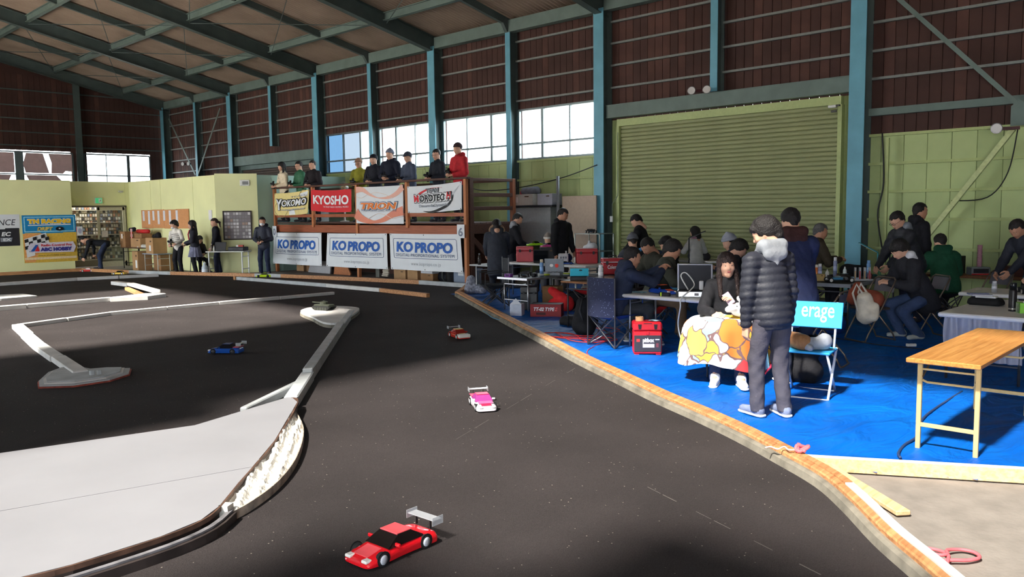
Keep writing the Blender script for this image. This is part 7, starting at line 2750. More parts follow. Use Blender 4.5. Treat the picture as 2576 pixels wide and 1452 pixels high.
# on T3
bottle('dark bottle with grey cap on the narrow white camp table', (12.08, 12.8, 0.64), (40, 34, 32), (130, 134, 138), 0.24, 0.035)
# on T4
H4 = 0.7
rb = tool_box('red upright tool chest on the white table, left one', (12.75, 12.1, H4), (0.36, 0.3, 0.32), rad(-45), (186, 52, 64), handle=False, name='tool_chest')
car_body('lime green car shell on top of the red tool chest', (12.95, 12.0, H4 + 0.325), rad(150), 0.8, (150, 206, 40), wheels=False)
car_body('pink and lime car shell behind the red tool chest', (12.95, 11.62, 1.005), rad(150), 0.75, (196, 70, 140), stripe=(190, 206, 70), wheels=False)
cardboard_box('dark carton under the pink car shell on the white table', (12.95, 11.62, H4), (0.24, 0.34, 0.3), 0.8, plain(32, 32, 36), tape=False)
rb = tool_box('red wide tool chest on the white table, right one', (13.0, 10.62, H4), (0.42, 0.36, 0.3), rad(-45), (176, 34, 44), handle=False, name='tool_chest')
car_body('blue and white chassis car on the front edge of the white table', (12.5, 10.75, H4), rad(-45), 0.85, (44, 92, 190), stripe=(226, 230, 236), wheel=(40, 80, 180), flat=0.6)
t = thing('white_canister', 'white printed canister pack on the white table', 'canister', (12.7, 10.98, H4), rad(-45))
MB().rbox((0, 0, 0.1), (0.2, 0.14, 0.2), 0.02).obj('pack', plain(214, 216, 220), t)
MB().cyl((0.06, 0, 0.2), (0.06, 0, 0.25), 0.018, n=10).obj('cap', plain(226, 226, 226), t)
for k in range(3):
    MB().box((-0.05 + 0.05 * k, -0.071, 0.12), (0.035, 0.001, 0.04)).obj('printed_mark', plain(120, 126, 140), t)
t = thing('helmet', 'shiny dark blue visor helmet on the white table', 'helmet', (12.9, 11.05, H4))
MB().ell((0, 0, 0.1), (0.1, 0.12, 0.1), 14, 10).obj('shell', plain(26, 34, 70, 0.15), t, smooth=True)
laptop('small dark tablet on the white table beside the red chest', (12.6, 11.5, H4), rad(-45), 0.3)
# on T5
cl = thing('cyan_case', 'cyan-lidded black case on the brown table', 'case', (9.6, 7.98, 0.72), rad(-50))
MB().rbox((0, 0, 0.03), (0.28, 0.18, 0.06), 0.008).obj('case_base', plain(30, 32, 38), cl)
ld = MB().rbox((0, 0.08, 0.11), (0.28, 0.02, 0.13), 0.006, R=Matrix.Rotation(rad(-25), 3, 'X')).obj('lid', plain(60, 190, 220, 0.4), cl)
MB().ell((0.02, 0.09, 0.12), (0.05, 0.012, 0.035), 10, 6).obj('logo', plain(24, 30, 40), ld)
spray_can('white spray can on the brown table beside the camp chair', (9.7, 7.65, 0.72), (212, 212, 214), (236, 236, 236), 0.24, 0.038)
spray_can('red spray can on the brown table', (9.85, 7.75, 0.72), (170, 30, 40), (60, 60, 64), 0.2, 0.033)
rb = tool_box('red cooler bag with white trim behind the brown table', (10.9, 8.35, 0.72), (0.36, 0.3, 0.26), rad(-45), (176, 30, 42), name='cooler_bag')
MB().box((0.0, -0.155, 0.2), (0.34, 0.003, 0.012)).obj('white_piping', plain(226, 226, 226), rb)
v, f = fit_text('Coleman', 0.2, 0.06, fat=0.02)
MB().add([(x, -0.1535, 0.12 + y) for x, y in v], f).obj('lettering', WHITEP, rb)
frame_table('folding_table', 'small dark table carrying the red cooler bag', 10.65, 11.2, 8.05, 8.7, 0.715, plain(40, 40, 44), DKL)
t = thing('blue_stand', 'pale blue tubular car stand leaning above the red cooler', 'stand', (11.3, 8.15, 0.72), rad(-45))
MB().cyl((-0.1, 0, 0.3), (0.2, 0.05, 0.45), 0.03, n=12).obj('blue_tube', plain(70, 150, 220), t, smooth=True)
MB().rbox((-0.1, 0, 0.15), (0.05, 0.05, 0.3), 0.01).obj('upright', plain(70, 150, 220), t)
MB().beam((-0.3, 0, 0.1), (-0.12, 0, 0.28), 0.03, 0.03).obj('white_strut', plain(220, 222, 226), t)
MB().rbox((0, 0, 0.01), (0.3, 0.2, 0.02), 0.004).obj('base', plain(40, 60, 90), t)
frame_table('folding_table', 'narrow dark table under the blue car stand', 11.1, 11.6, 7.9, 8.45, 0.715, plain(40, 40, 44), DKL)
# glass display case at the back
t = thing('display_case', 'glass-topped display case with white cloth beside the blue column', 'case', (14.6, 11.7, 0), 0)
for sx in (-1, 1):
    for sy in (-1, 1):
        MB().box((sx * 0.25, sy * 0.35, 0.62), (0.02, 0.02, 1.24)).obj('post', plain(150, 156, 150, 0.4, 0.5), t)
for z in (0.5, 0.85, 1.24):
    MB().box((0, 0, z), (0.52, 0.72, 0.015)).obj('shelf', plain(140, 150, 146, 0.3), t)
soft('white_cloth', 'white crumpled cloth inside the display case', 'cloth', (14.5, 11.75, 0.865), [((0, -0.1, 0.08), (0, 0.12, 0.06), 0.1, 0.06), ((0, 0, 0.1), (0.02, 0.02, 0.2), 0.06, 0.03)], (214, 216, 220))
rc_chassis('black chassis on top of the display case', (14.55, 11.75, 1.25), 0.9)

# --- on T6 and the back tables: cans, bottles, chassis, lamps
H6 = 0.7
rc_chassis('black racing chassis with white spoked wheels at the front of the black mat', (11.68, 4.9, H6), rad(-48), wheel=(226, 226, 226), s=1.1)
car_body('pale blue car shell lying behind the front chassis', (12.05, 4.95, H6), rad(-48), 0.8, (150, 180, 206), wheels=False)
GRC = 'cans and bottles on the crowded black-mat table'
spec = [('orange and white spray can on the black-mat table', 'can', 11.95, 5.35, (226, 120, 44), (226, 222, 214), 0.22), ('tall silver-blue spray can at the back of the black-mat table', 'can', 12.6, 5.35, (140, 150, 186), (226, 226, 230), 0.3),
        ('small white nozzle bottle on the black-mat table', 'noz', 12.6, 5.2, (214, 224, 226), (226, 226, 226), 0.16), ('red-capped bottle on the black-mat table', 'bot', 12.4, 4.75, (180, 40, 44), (190, 30, 36), 0.13),
        ('slim blue-grey can beside the orange can', 'can', 11.9, 5.28, (150, 156, 190), (220, 220, 226), 0.24), ('tall sky-blue paper cylinder on the black-mat table', 'can', 12.75, 4.9, (120, 164, 214), (120, 164, 214), 0.26),
        ('green spray bottle on the black-mat table', 'bot', 12.9, 4.8, (70, 130, 90), (220, 226, 220), 0.18), ('white glue bottle beside the tool tray', 'noz', 12.2, 5.3, (226, 226, 220), (200, 200, 200), 0.14),
        ('small brown paint jar on the black-mat table', 'bot', 12.1, 5.1, (110, 70, 50), (40, 40, 44), 0.09)]
for lab, kd, x, y, c1, c2, h in spec:
    if kd == 'can':
        spray_can(lab, (x, y, H6), c1, c2, h, 0.03, GRC)
    else:
        bottle(lab, (x, y, H6), c1, c2, h, 0.028, group=GRC, nozzle=kd == 'noz')
t = thing('tool_rack', 'clear acrylic tool rack with red handled drivers', 'tool rack', (12.15, 4.75, H6), rad(-45))
MB().rbox((0, 0, 0.01), (0.3, 0.12, 0.02), 0.004).obj('base', plain(190, 194, 200, 0.3), t)
for k in range(4):
    MB().box((-0.1 + 0.07 * k, 0.03, 0.1), (0.012, 0.05, 0.18)).obj('upright', plain(200, 204, 210, 0.2), t)
for k in range(4):
    MB().cyl((-0.12 + 0.07 * k, -0.02, 0.02), (-0.12 + 0.07 * k, -0.02, 0.14), 0.008, n=8).obj('driver', plain(200, 40, 44) if k % 2 else plain(176, 140, 90), t)
cardboard_box('small wooden block box on the black mat', (11.75, 5.2, H6), (0.1, 0.12, 0.1), 0.3, plain(190, 160, 100), name='wooden_block', tape=False)
soft('plastic_bag', 'pale mint plastic bag behind the navy-coated man', 'bag', (11.55, 5.5, H6), [((0, -0.1, 0.05), (0, 0.12, 0.06), 0.08, 0.1)], (180, 220, 206))
soft('black_gear_bag', 'black gear bag with yellow tag at the back of the black-mat table', 'bag', (12.95, 5.2, H6), [((0, -0.15, 0.06), (0, 0.12, 0.08), 0.1, 0.1)], (26, 26, 30))


def desk_lamp(label, loc, rz, col, tilt=20, h=0.45, L=0.34):
    t = thing('desk_lamp', label, 'lamp', loc, rz)
    MB().cyl((0, 0, 0), (0, 0, 0.02), 0.06, n=14).obj('base', plain(*col), t)
    MB().cyl((0, 0, 0.02), (0, 0, h), 0.012, n=8).obj('pole', plain(*col), t)
    R = Matrix.Rotation(rad(tilt), 3, 'Y')
    MB().rbox(Vector((0, 0, h)) + R @ Vector((-L / 2, 0, 0)), (L, 0.035, 0.015), 0.004, R=R).obj('light_bar', plain(*col), t)
    MB().box(Vector((0, 0, h)) + R @ Vector((-L / 2, 0, -0.009)), (L * 0.9, 0.025, 0.003), R=R).obj('led_strip', plain(236, 240, 240), t)
    return t


desk_lamp('teal bar lamp over the black-mat table, left one', (12.0, 5.45, H6), rad(-45), (40, 130, 140), 12, 0.38)
desk_lamp('teal bar lamp over the black-mat table, right one', (13.1, 4.9, H6), rad(-45), (40, 130, 140), 28, 0.36)
desk_lamp('dark bar lamp arm above the seated man in black coat', (13.1, 4.72, H6), rad(135), (36, 30, 44), 28, 0.34)
desk_lamp('black bar lamp with lit strip beside the woman in white coat', (13.6, 8.6, H6), rad(135), (24, 24, 28), 22, 0.52)
# T8 and T9 clutter
rc_chassis('orange-red chassis in front of the man in dark green', (11.4, 7.2, H6), rad(-45), (200, 60, 30), (200, 60, 40), 1.1)
t = thing('tray_stand', 'small white two-tier tray behind the woman', 'tray', (11.45, 6.72, H6), rad(-45))
for z in (0.02, 0.24):
    MB().rbox((0, 0, z), (0.34, 0.22, 0.02), 0.006).obj('tier', plain(222, 224, 228), t)
for sx in (-1, 1):
    MB().cyl((sx * 0.15, -0.09, 0.02), (sx * 0.15, -0.09, 0.24), 0.01, n=8).obj('post', plain(222, 224, 228), t)
laptop('pale laptop standing open at the back table', (13.3, 7.55, H6), rad(135), 0.36, (120, 130, 132), 100)
frame_table('folding_table', 'dark table carrying the pale laptop', 13.0, 13.7, 7.1, 8.9, 0.695, plain(44, 44, 48), DKL)
bottle('white bottle at the back table', (11.62, 6.95, H6), (206, 214, 226), (220, 226, 236), 0.2, 0.034)
for k, (x, y, c) in enumerate(((15.1, 9.3, (60, 60, 66)), (15.15, 8.2, (90, 96, 60)), (15.05, 10.2, (44, 60, 90)))):
    soft('gear_bag', ('dark gear bag at the left of the back table', 'olive gear bag on the middle of the back table', 'navy gear bag at the far end of the back table')[0 if k == 0 else 1 if k == 1 else 2], 'bag', (x, y, 0.7), [((0, -0.15, 0.07), (0, 0.15, 0.08), 0.1, 0.11)], c)
# things on T7
bag = soft('black_pouch', 'black zip pouch with silver packets on the white table at the right', 'bag', (9.85, 2.55, 0.7), [((0, -0.12, 0.03), (0, 0.12, 0.03), 0.055), ((0.07, -0.12, 0.03), (0.07, 0.12, 0.03), 0.055)], (26, 26, 28))
for k in range(3):
    MB().rbox((-0.01 + 0.03 * k, -0.02 + 0.05 * k, 0.095 + 0.012 * k), (0.1, 0.2, 0.02), 0.006, rz=0.3 * k).obj('packet', plain(190 - 40 * k, 192 - 40 * k, 198 - 30 * k, 0.3), bag)
tb = thing('thermos', 'tall matt black thermos bottle on the white table', 'bottle', (9.48, 2.2, 0.7))
MB().lathe([(0.036, 0), (0.037, 0.01), (0.037, 0.21), (0.03, 0.225)], n=18).obj('bottle_body', plain(24, 22, 24, 0.4), tb, smooth=True)
MB().lathe([(0.032, 0.225), (0.032, 0.285), (0.028, 0.29)], n=18).obj('cap', plain(18, 18, 20, 0.3), tb, smooth=True)
MB().lathe([(0.0375, 0.018), (0.0375, 0.035)], n=18).obj('steel_ring', plain(200, 196, 190, 0.3, 0.8), tb, smooth=True)
tx = thing('tissue_box', 'green and white tissue box with tissue on the white table', 'tissue box', (9.42, 2.07, 0.7), rad(-60))
MB().rbox((0.05, 0, 0.05), (0.24, 0.12, 0.1), 0.004).obj('box_body', plain(226, 230, 226), tx)
MB().box((-0.045, 0, 0.05), (0.05, 0.122, 0.102)).obj('green_band', plain(120, 190, 60), tx)
MB().box((-0.015, 0, 0.05), (0.014, 0.123, 0.102)).obj('dark_band', plain(30, 90, 70), tx)
v, f = fit_text('AUTO', 0.06, 0.018)
MB().add([(0.08 + x, -0.0615, 0.055 + y) for x, y in v], f).obj('lettering', plain(90, 130, 110), tx)
m = MB()
s_ = Sdf(0.02).cap((0, -0.02, 0.1), (0.04, 0.01, 0.13), 0.03, 0.02).cap((0.04, 0, 0.1), (0.1, 0, 0.125), 0.03, 0.015)
s_.fn = lambda P, d: d + 0.006 * np.sin(P[..., 0] * 90) * np.cos(P[..., 1] * 80)
add_np(m, *s_.mesh(0.01))
m.obj('tissue', plain(226, 240, 234, 0.9), tx, smooth=True)
desk_lamp('white bar lamp at the right edge above the black bottle', (10.2, 1.95, 0.7), rad(160), (226, 226, 224), -22, 0.34, 0.4)
# T11 clutter
rc_chassis('dark chassis on the table in front of the leaning man', (11.5, 2.5, 0.7), 0.4)
soft('clear_bag', 'large clear plastic bag hanging beside the table at the right', 'bag', (11.6, 3.05, 0.3), [((0, 0, 0.05), (0.1, 0.05, 0.36), 0.18, 0.06)], (190, 186, 176), clip=False)
bottle('violet bottle on the table in front of the leaning man', (11.6, 2.0, 0.7), (80, 84, 160), (60, 60, 120), 0.16, 0.04)
spray_can('small chrome can on the table at the right', (11.4, 2.85, 0.7), (170, 172, 178), (190, 190, 196), 0.14, 0.03)
# on the bench by the wall
t = thing('cup_stack', 'tall stack of pale pink paper cups on the wooden bench', 'cups', (15.25, 4.05, 0.75))
for k in range(12):
    MB().lathe([(0.032, 0.03 * k), (0.04, 0.03 * k + 0.028), (0.041, 0.03 * k + 0.031)], n=14).obj('cup', plain(200, 150, 164), t, smooth=True)
t = thing('charger_station', 'silver-framed charger box with red base on the wooden bench', 'charger', (15.2, 4.05, 0.62), rad(-50))
MB().rbox((0, 0, 0.065), (0.3, 0.2, 0.13), 0.01).obj('casing', plain(160, 170, 178, 0.3, 0.6), t)
MB().box((0, -0.101, 0.07), (0.24, 0.002, 0.07)).obj('front_panel', plain(30, 34, 40), t)
MB().box((0, -0.102, 0.015), (0.3, 0.004, 0.02)).obj('red_base', plain(180, 30, 30), t)
cardboard_box('low dark red crate on the wooden bench', (15.25, 3.25, 0.62), (0.3, 0.9, 0.16), 0, plain(70, 36, 30), name='crate', tape=False)
cardboard_box('flat black case on the wooden bench', (15.3, 4.5, 0.62), (0.2, 0.4, 0.3), 0, plain(26, 26, 28), name='case_box', tape=False)

# backpack hung on the chair, floor bags
bp_ = soft('white_backpack', 'white canvas backpack hanging on the pipe chair', 'backpack', (10.75, 4.15, 0.28), [((0, 0, 0.1), (0.0, 0.02, 0.3), 0.12, 0.1), ((-0.05, -0.1, 0.1), (0.0, -0.1, 0.2), 0.08, 0.07)], (214, 206, 190), clip=False)
for sx in (-1, 1):
    MB().tube([(sx * 0.07, 0.02, 0.38), (sx * 0.07, 0.1, 0.5), (sx * 0.09, 0.14, 0.38), (sx * 0.1, 0.06, 0.15)], 0.014, 6).obj('strap', fabric(206, 198, 184), bp_, smooth=True)
soft('brown_red_jacket', 'brown, white and red jacket bundled on the pipe chair', 'clothing', (11.15, 4.3, 0.45), [((0, -0.1, 0.08), (0, 0.14, 0.12), 0.13, 0.13), ((0, 0.1, 0.15), (0, 0.12, 0.25), 0.09, 0.07)], (130, 66, 44), mm=mat('tricolour_jacket', srgb(150, 74, 52), 0.8, var=0.5, nscale=4))
soft('blue_bag', 'blue bag on the tarp under the crowded table', 'bag', (11.3, 5.0, 0.014), [((0, -0.2, 0.14), (0, 0.2, 0.16), 0.16, 0.17)], (24, 60, 130))
soft('black_suitcase', 'black suitcase standing behind the blue-backed chair', 'suitcase', (7.95, 3.72, 0.014), [((0, -0.1, 0.12), (0, 0.1, 0.12), 0.14), ((0, -0.1, 0.36), (0, 0.1, 0.36), 0.13)], (22, 22, 26), k=0.06)
soft('grey_plush', 'grey plush animal lying on the seat of the blue-backed chair', 'plush toy', (7.37, 3.32, 0.455), [((-0.06, 0, 0.06), (0.1, 0.02, 0.05), 0.06, 0.06), ((0.1, -0.02, 0.08), (0.1, -0.02, 0.09), 0.07), ((-0.06, -0.05, 0.03), (-0.06, -0.1, 0.03), 0.03)], (136, 140, 148), rz=rad(-45))
soft('brown_pouch', 'brown leather-like pouch behind the grey plush on the chair', 'bag', (7.36, 3.46, 0.455), [((0, -0.08, 0.07), (0, 0.1, 0.08), 0.08, 0.07)], (140, 100, 66), rz=rad(-30))
# wall things behind the pit
t = thing('wall_shelf', 'grey wall shelf unit with printed boxes beside the stand', 'shelf', (15.4, 14.2, 0))
for z in (0.9, 1.88):
    MB().rbox((0, 0, z), (0.5, 1.5, 0.04), 0.004).obj('shelf_board', plain(36, 36, 42), t)
MB().rbox((0.12, 0.1, 1.38), (0.3, 1.2, 0.95), 0.01).obj('cabinet', plain(150, 152, 152, 0.5), t)
for sy in (-1, 1):
    MB().box((0, sy * 0.73, 1.0), (0.05, 0.05, 2.0)).obj('upright', plain(70, 72, 78), t)
cardboard_box('white printed carton on the wall shelf, left one', (15.4, 14.5, 1.905), (0.36, 0.7, 0.28), 0, plain(190, 186, 178), lab=(0.3, 0.5, 0.12, 0.5))
cardboard_box('white carton with red mark on the wall shelf, right one', (15.4, 13.75, 1.905), (0.36, 0.5, 0.28), 0, plain(168, 170, 182), lab=None)
soft('clear_sack', 'grey clear plastic sack on top of the wall shelf cartons', 'bag', (15.4, 14.4, 2.19), [((0, -0.2, 0.07), (0, 0.2, 0.07), 0.12, 0.1)], (110, 114, 124))
o = MB().rbox((0, 0, 1.06), (0.04, 1.05, 2.1), 0.004).obj('plywood_panel', plain(178, 160, 142, 0.7), loc=(15.35, 12.75, 0))
tag(o, 'tall plain beige panel leaning on the wall beside the blue column', 'panel')
o = MB().cyl((15.3, 13.38, 0), (15.3, 13.38, 2.6), 0.04, n=10).obj('standing_pole', plain(150, 152, 160, 0.4, 0.5), smooth=True)
tag(o, 'tall grey pole standing beside the beige panel', 'pole')


def flood(label, loc, rz, two=True):
    t = thing('flood_lamp', label, 'lamp', loc, rz)
    MB().beam((0, -0.16, 0), (0, 0.16, 0), 0.05, 0.05).obj('bracket', plain(70, 20, 26), t)
    for sy in ((-1, 1) if two else (1,)):
        MB().lathe([(0.03, 0.0), (0.05, -0.06), (0.085, -0.13), (0.088, -0.14), (0.075, -0.135), (0.03, -0.09)], (0, sy * 0.16, 0), 16, axis='X').obj('lamp_head', plain(170, 168, 166, 0.25, 0.6), t, smooth=True)
        MB().lathe([(0.075, -0.134), (0.07, -0.13)], (0, sy * 0.16, 0), 16, axis='X').obj('lamp_glass', plain(210, 208, 204, 0.2), t)
    return t


flood('two-headed flood lamp on the beam over the roller shutter', (15.35, 9.45, 4.22), 0.3)
flood('single flood lamp on the brace at the right edge', (15.3, 3.72, 3.0), 0.2, False)
flood('two-headed flood lamp on the far column brace', (15.2, 33.4, 3.85), 0.3)
t = thing('sensor_box', 'small white sensor fixture at the corner of the shutter frame', 'sensor', (15.6, 6.75, 3.66))
MB().rbox((0, 0, 0), (0.06, 0.16, 0.05), 0.008).obj('casing', plain(220, 220, 216), t)
MB().box((-0.01, -0.11, 0.01), (0.05, 0.07, 0.03)).obj('arm', plain(70, 70, 66), t)
MB().rbox((0.02, -0.02, -0.09), (0.05, 0.1, 0.04), 0.006).obj('lower_box', plain(84, 84, 80), t)
t = thing('switch_box', 'white switch box with conduit on the blue column', 'switch', (15.56, 11.95, 1.55))
MB().rbox((0, 0, 0), (0.03, 0.08, 0.14), 0.006).obj('casing', plain(206, 208, 206), t)
MB().tube([(0.03, 0, 0.07), (0.03, 0.0, 0.35), (0.05, -0.15, 0.55), (0.05, -0.15, 2.0)], 0.01, 6).obj('conduit', plain(120, 136, 120), t, smooth=True)
o = MB().tube(subdiv([Vector(q) for q in ((15.4, 12.25, 2.82), (15.5, 13.5, 2.55), (15.45, 15.0, 2.35), (15.2, 15.9, 2.32), (14.75, 16.0, 2.4))], 6), 0.012, 6).obj('wall_cable', plain(30, 34, 40), smooth=True)
tag(o, 'black cable sagging across the pale green wall to the stand', 'cable')
o = MB().tube(subdiv([Vector(q) for q in ((15.45, 3.62, 3.0), (15.5, 3.75, 2.3), (15.55, 4.05, 1.9), (15.55, 4.6, 1.85))], 6), 0.01, 6).obj('wall_cable', plain(30, 34, 30), smooth=True)
tag(o, 'thin cable hanging from the flood lamp on the green wall', 'cable')
o = MB().tube(subdiv([Vector(q) for q in ((15.55, 5.8, 3.1), (15.55, 5.75, 2.2), (15.5, 5.82, 1.6), (15.55, 5.7, 0.8))], 6), 0.014, 6).obj('wall_cable', plain(26, 28, 28), smooth=True)
tag(o, 'bundle of black cables running down beside the blue column', 'cable')
o = soft('pink_cloth', 'small pink cloth hanging on the pale green wall behind the stand', 'cloth', (15.6, 14.9, 2.05), [((0, 0, 0.04), (0, 0.01, 0.22), 0.05, 0.03)], (210, 70, 96), clip=False)
# ------------------------------------------------------------------ people in the pit area
def at_head(px, py, depth):
    # place on the floor under a head seen at (px, py), and the height of its crown
    p = GD(px, py, depth)
    return Vector((p.x, p.y, 0.012)), p.z - 0.012


def P(label, px, py, depth, face, sit=None, zmax=None, **k):
    c, zt = at_head(px, py, depth)
    if zmax:
        zt = min(zt, zmax)
    # a leaning figure carries its head in front of its hips: step the hips back
    ln = rad(k.get('lean', 4))
    back = 0.62 * math.sin(ln)
    sdv = 0.62 * math.sin(rad(k.get('side', 0)))
    c = c - Vector((math.cos(rad(face)), math.sin(rad(face)), 0)) * back
    c = c - Vector((math.sin(rad(face)), -math.cos(rad(face)), 0)) * sdv
    return person(label, c, rad(face), sit=sit, ztop=zt, **k)


# left end of the pit
i_ = P('person in dark coat with fur-trimmed hood bending over, seen from behind', 1249, 546, 16.6, 48, lean=20, top=(52, 56, 66), bulk=0.06, hem=0.4, pants=(34, 36, 44), hood=(54, 58, 66), hair='bob', head=(0, 50), hands=[(-0.2, 0.55, 0.85), (0.2, 0.55, 0.85)], res=0.02, zmax=1.6)
FUR = mat('fur_trim', srgb(150, 122, 96), 0.95, var=0.4, nscale=40, bump=1.0, bscale=60)
n_, u_, r_, f_ = i_['neck'], i_['up'], i_['rt'], i_['tf']
MB().tube([Vector(tuple(n_ - f_ * (0.06 + 0.03 * math.sin(a)) + r_ * 0.14 * math.cos(a) + u_ * (0.02 + 0.1 * math.sin(a)))) for a in np.linspace(-0.3, PI + 0.3, 15)], [0.02 + 0.022 * math.sin(PI * k / 14) for k in range(15)], 8).obj('fur_trim', FUR, i_['jacket'], smooth=True)
P('person in black jacket with pale-lined hood behind the stand corner post', 1300, 536, 18.7, -40, lean=14, top=(28, 28, 34), bulk=0.03, hood=(150, 152, 158), head=(0, 28), hands=[(-0.15, 0.4, 0.95), (0.15, 0.4, 0.95)], res=0.022)
i_ = P('standing man in black jacket and grey trousers looking down at the red tool chests', 1414, 524, 17.4, -92, lean=6, top=(26, 26, 30), bulk=0.035, hem=0.2, pants=(96, 84, 80), head=(28, 24), hood=(28, 28, 32), skin='b', hands=[(-0.24, 0.16, 0.9), (0.26, 0.1, 0.84)], res=0.018, curl=0.8)
i_ = P('child in knitted grey and white hat and orange top sitting behind the white table', 1380, 588, 17.9, 185, sit=0.42, height=1.45, lean=8, top=(176, 110, 60), beanie=(130, 120, 112, (214, 210, 204)), head=(0, 22), hands=[(-0.12, 0.3, 0.78), (0.12, 0.3, 0.78)], res=0.02, hairc=(50, 36, 30))
tag(MB().rbox((0, 0, 0.2), (0.36, 0.36, 0.4), 0.03).obj('box_stool', plain(60, 60, 64), loc=(i_['root'].location.x, i_['root'].location.y, 0.014)), 'dark box stool under the child in knitted hat', 'stool')

# men around the white table
i_ = P('man in navy jacket sitting in the dotted camp chair, hands raised in front', 1588, 621, 10.75, -28, sit=0.42, lean=22, height=1.72, top=(36, 44, 66), bulk=0.03, hem=0.12, pants=(52, 54, 58), shoes=(150, 148, 140), head=(0, 16), skin='b', hands=[(0.02, 0.62, 0.98), (0.14, 0.6, 0.96)], feet=[(-0.2, 0.3, 0.085), (0.22, 0.38, 0.085)], curl=0.9, res=0.015, hood=(40, 48, 70))
camp_chair('navy camp chair with white star dots at the tarp edge', (i_['root'].location.x, i_['root'].location.y, 0.012), rad(-8) - PI / 2, DOT, fabric(40, 64, 120))
MB().rbox(tuple((i_['wr'][-1] + i_['wr'][1]) / 2 + np.array((0.02, 0.12, 0.02))), (0.03, 0.12, 0.02), 0.004).obj('held_tool', plain(24, 24, 26), i_['root'])
i_ = P('man in dark green jacket leaning over the tables towards the orange chassis', 1690, 602, 11.3, -62, sit=0.42, lean=24, height=1.72, top=(62, 64, 56), bulk=0.04, pants=(104, 84, 66), hair='mop', head=(12, 24), skin='b', hands=[(-0.05, 0.55, 0.86), (0.2, 0.55, 0.84)], feet=[(-0.14, 0.35, 0.085), (0.16, 0.42, 0.085)], curl=0.8, res=0.016)
camp_chair('red folding stool under the seated man in dark green', (i_['root'].location.x, i_['root'].location.y, 0.012), rad(-62) - PI / 2, RED_F, RED_F, back=False, w=0.36, hz=0.4, name='folding_stool')
P('man in olive jacket with short hair looking down behind the navy man', 1632, 597, 12.6, 160, sit=0.44, lean=24, top=(58, 58, 50), bulk=0.04, head=(0, 40), skin='b', hands=[(-0.1, 0.45, 0.8), (0.1, 0.45, 0.8)], res=0.018)
P('person in grey knit beanie seen from behind among the tables', 1592, 588, 15.0, 50, sit=0.44, lean=14, top=(60, 62, 70), bulk=0.03, beanie=(96, 98, 106), head=(0, 22), hands=[(-0.15, 0.4, 0.8), (0.15, 0.4, 0.8)], res=0.02)
i_ = P('man in black jacket with small yellow print on its back, bending by the shutter', 1603, 539, 16.2, 112, lean=18, top=(24, 24, 28), bulk=0.04, pants=(32, 32, 38), head=(18, 38), hands=[(-0.2, 0.45, 0.9), (0.2, 0.45, 0.9)], res=0.018)
n_, u_, r_, f_ = i_['neck'], i_['up'], i_['rt'], i_['tf']
v, f = fit_text('Y', 0.05, 0.06, fat=0.03)
MB().add([tuple(n_ - u_ * 0.17 - f_ * 0.175 - r_ * (x - 0.1) * -1 + u_ * y) for x, y in v], f).obj('yellow_letter', YELLOWP, i_['jacket'])
MB().box(tuple(n_ - u_ * 0.17 - f_ * 0.172 + r_ * 0.03), (0.14, 0.004, 0.02), R=Matrix([list(q) for q in np.stack([r_, f_, u_], 1)])).obj('yellow_print', plain(150, 130, 40), i_['jacket'])
P('dark-haired person sitting low in front of the roller shutter', 1678, 594, 14.2, 150, sit=0.42, lean=16, top=(30, 30, 36), bulk=0.03, head=(0, 24), hair='mop', hands=[(-0.1, 0.4, 0.8), (0.1, 0.4, 0.8)], res=0.022)
P('child in white padded coat with dark bob hair standing by the roller shutter', 1748, 569, 16.7, 70, height=1.42, lean=6, female=True, hair='bob', top=(212, 212, 208), quilt=0.09, bulk=0.02, pants=(80, 80, 88), head=(10, 16), scarf=(150, 110, 126), hands=[(-0.16, 0.3, 0.95), (0.18, 0.25, 0.9)], res=0.02)
P('man with black fringe looking down behind the long-haired woman', 1858, 601, 12.0, -55, sit=0.44, lean=26, top=(32, 34, 42), bulk=0.03, hair='mop', head=(0, 34), hands=[(-0.1, 0.5, 0.82), (0.12, 0.5, 0.82)], res=0.018)
P('person with raised grey hood behind the man with fringe', 1838, 588, 13.2, 130, sit=0.44, lean=18, top=(44, 42, 60), bulk=0.03, beanie=(150, 154, 166), head=(0, 26), hood=(150, 154, 166), hands=[(-0.1, 0.4, 0.8), (0.1, 0.4, 0.8)], res=0.022)
P('grey-haired man in brown jacket sitting in profile beside the blue column', 2062, 562, 13.3, -48, sit=0.5, lean=12, top=(64, 56, 46), bulk=0.04, hairc=(92, 90, 90), head=(0, 16), skin='b', hands=[(-0.1, 0.42, 0.92), (0.1, 0.42, 0.92)], res=0.018)
i_ = P('man with glasses in black puffer leaning over the crowded table', 2262, 531, 12.4, 148, lean=26, top=(34, 36, 44), quilt=0.075, bulk=0.035, hood=(120, 124, 132), glasses=True, head=(0, 34), hands=[(-0.15, 0.55, 0.86), (0.15, 0.5, 0.84)], pants=(40, 46, 66), res=0.018)
P('man in black jacket standing upright looking right behind the man with glasses', 2313, 510, 13.7, -42, lean=4, top=(30, 30, 36), bulk=0.03, head=(0, 4), skin='b', hood=(30, 30, 36), hands=[(-0.24, 0.1, 0.85), (0.24, 0.1, 0.85)], res=0.02)
i_ = P('man in black coat with white hood sitting bent over the crowded table', 2268, 601, 10.9, 140, sit=0.44, lean=30, height=1.74, top=(38, 38, 44), bulk=0.045, hem=0.22, hood=(206, 206, 212), hair='mop', head=(0, 38), hands=[(-0.12, 0.5, 0.76), (0.1, 0.48, 0.76)], pants=(58, 74, 108), shoes=(170, 176, 174), feet=[(-0.14, 0.1, 0.085), (0.12, 0.2, 0.085)], curl=1.0, res=0.016)
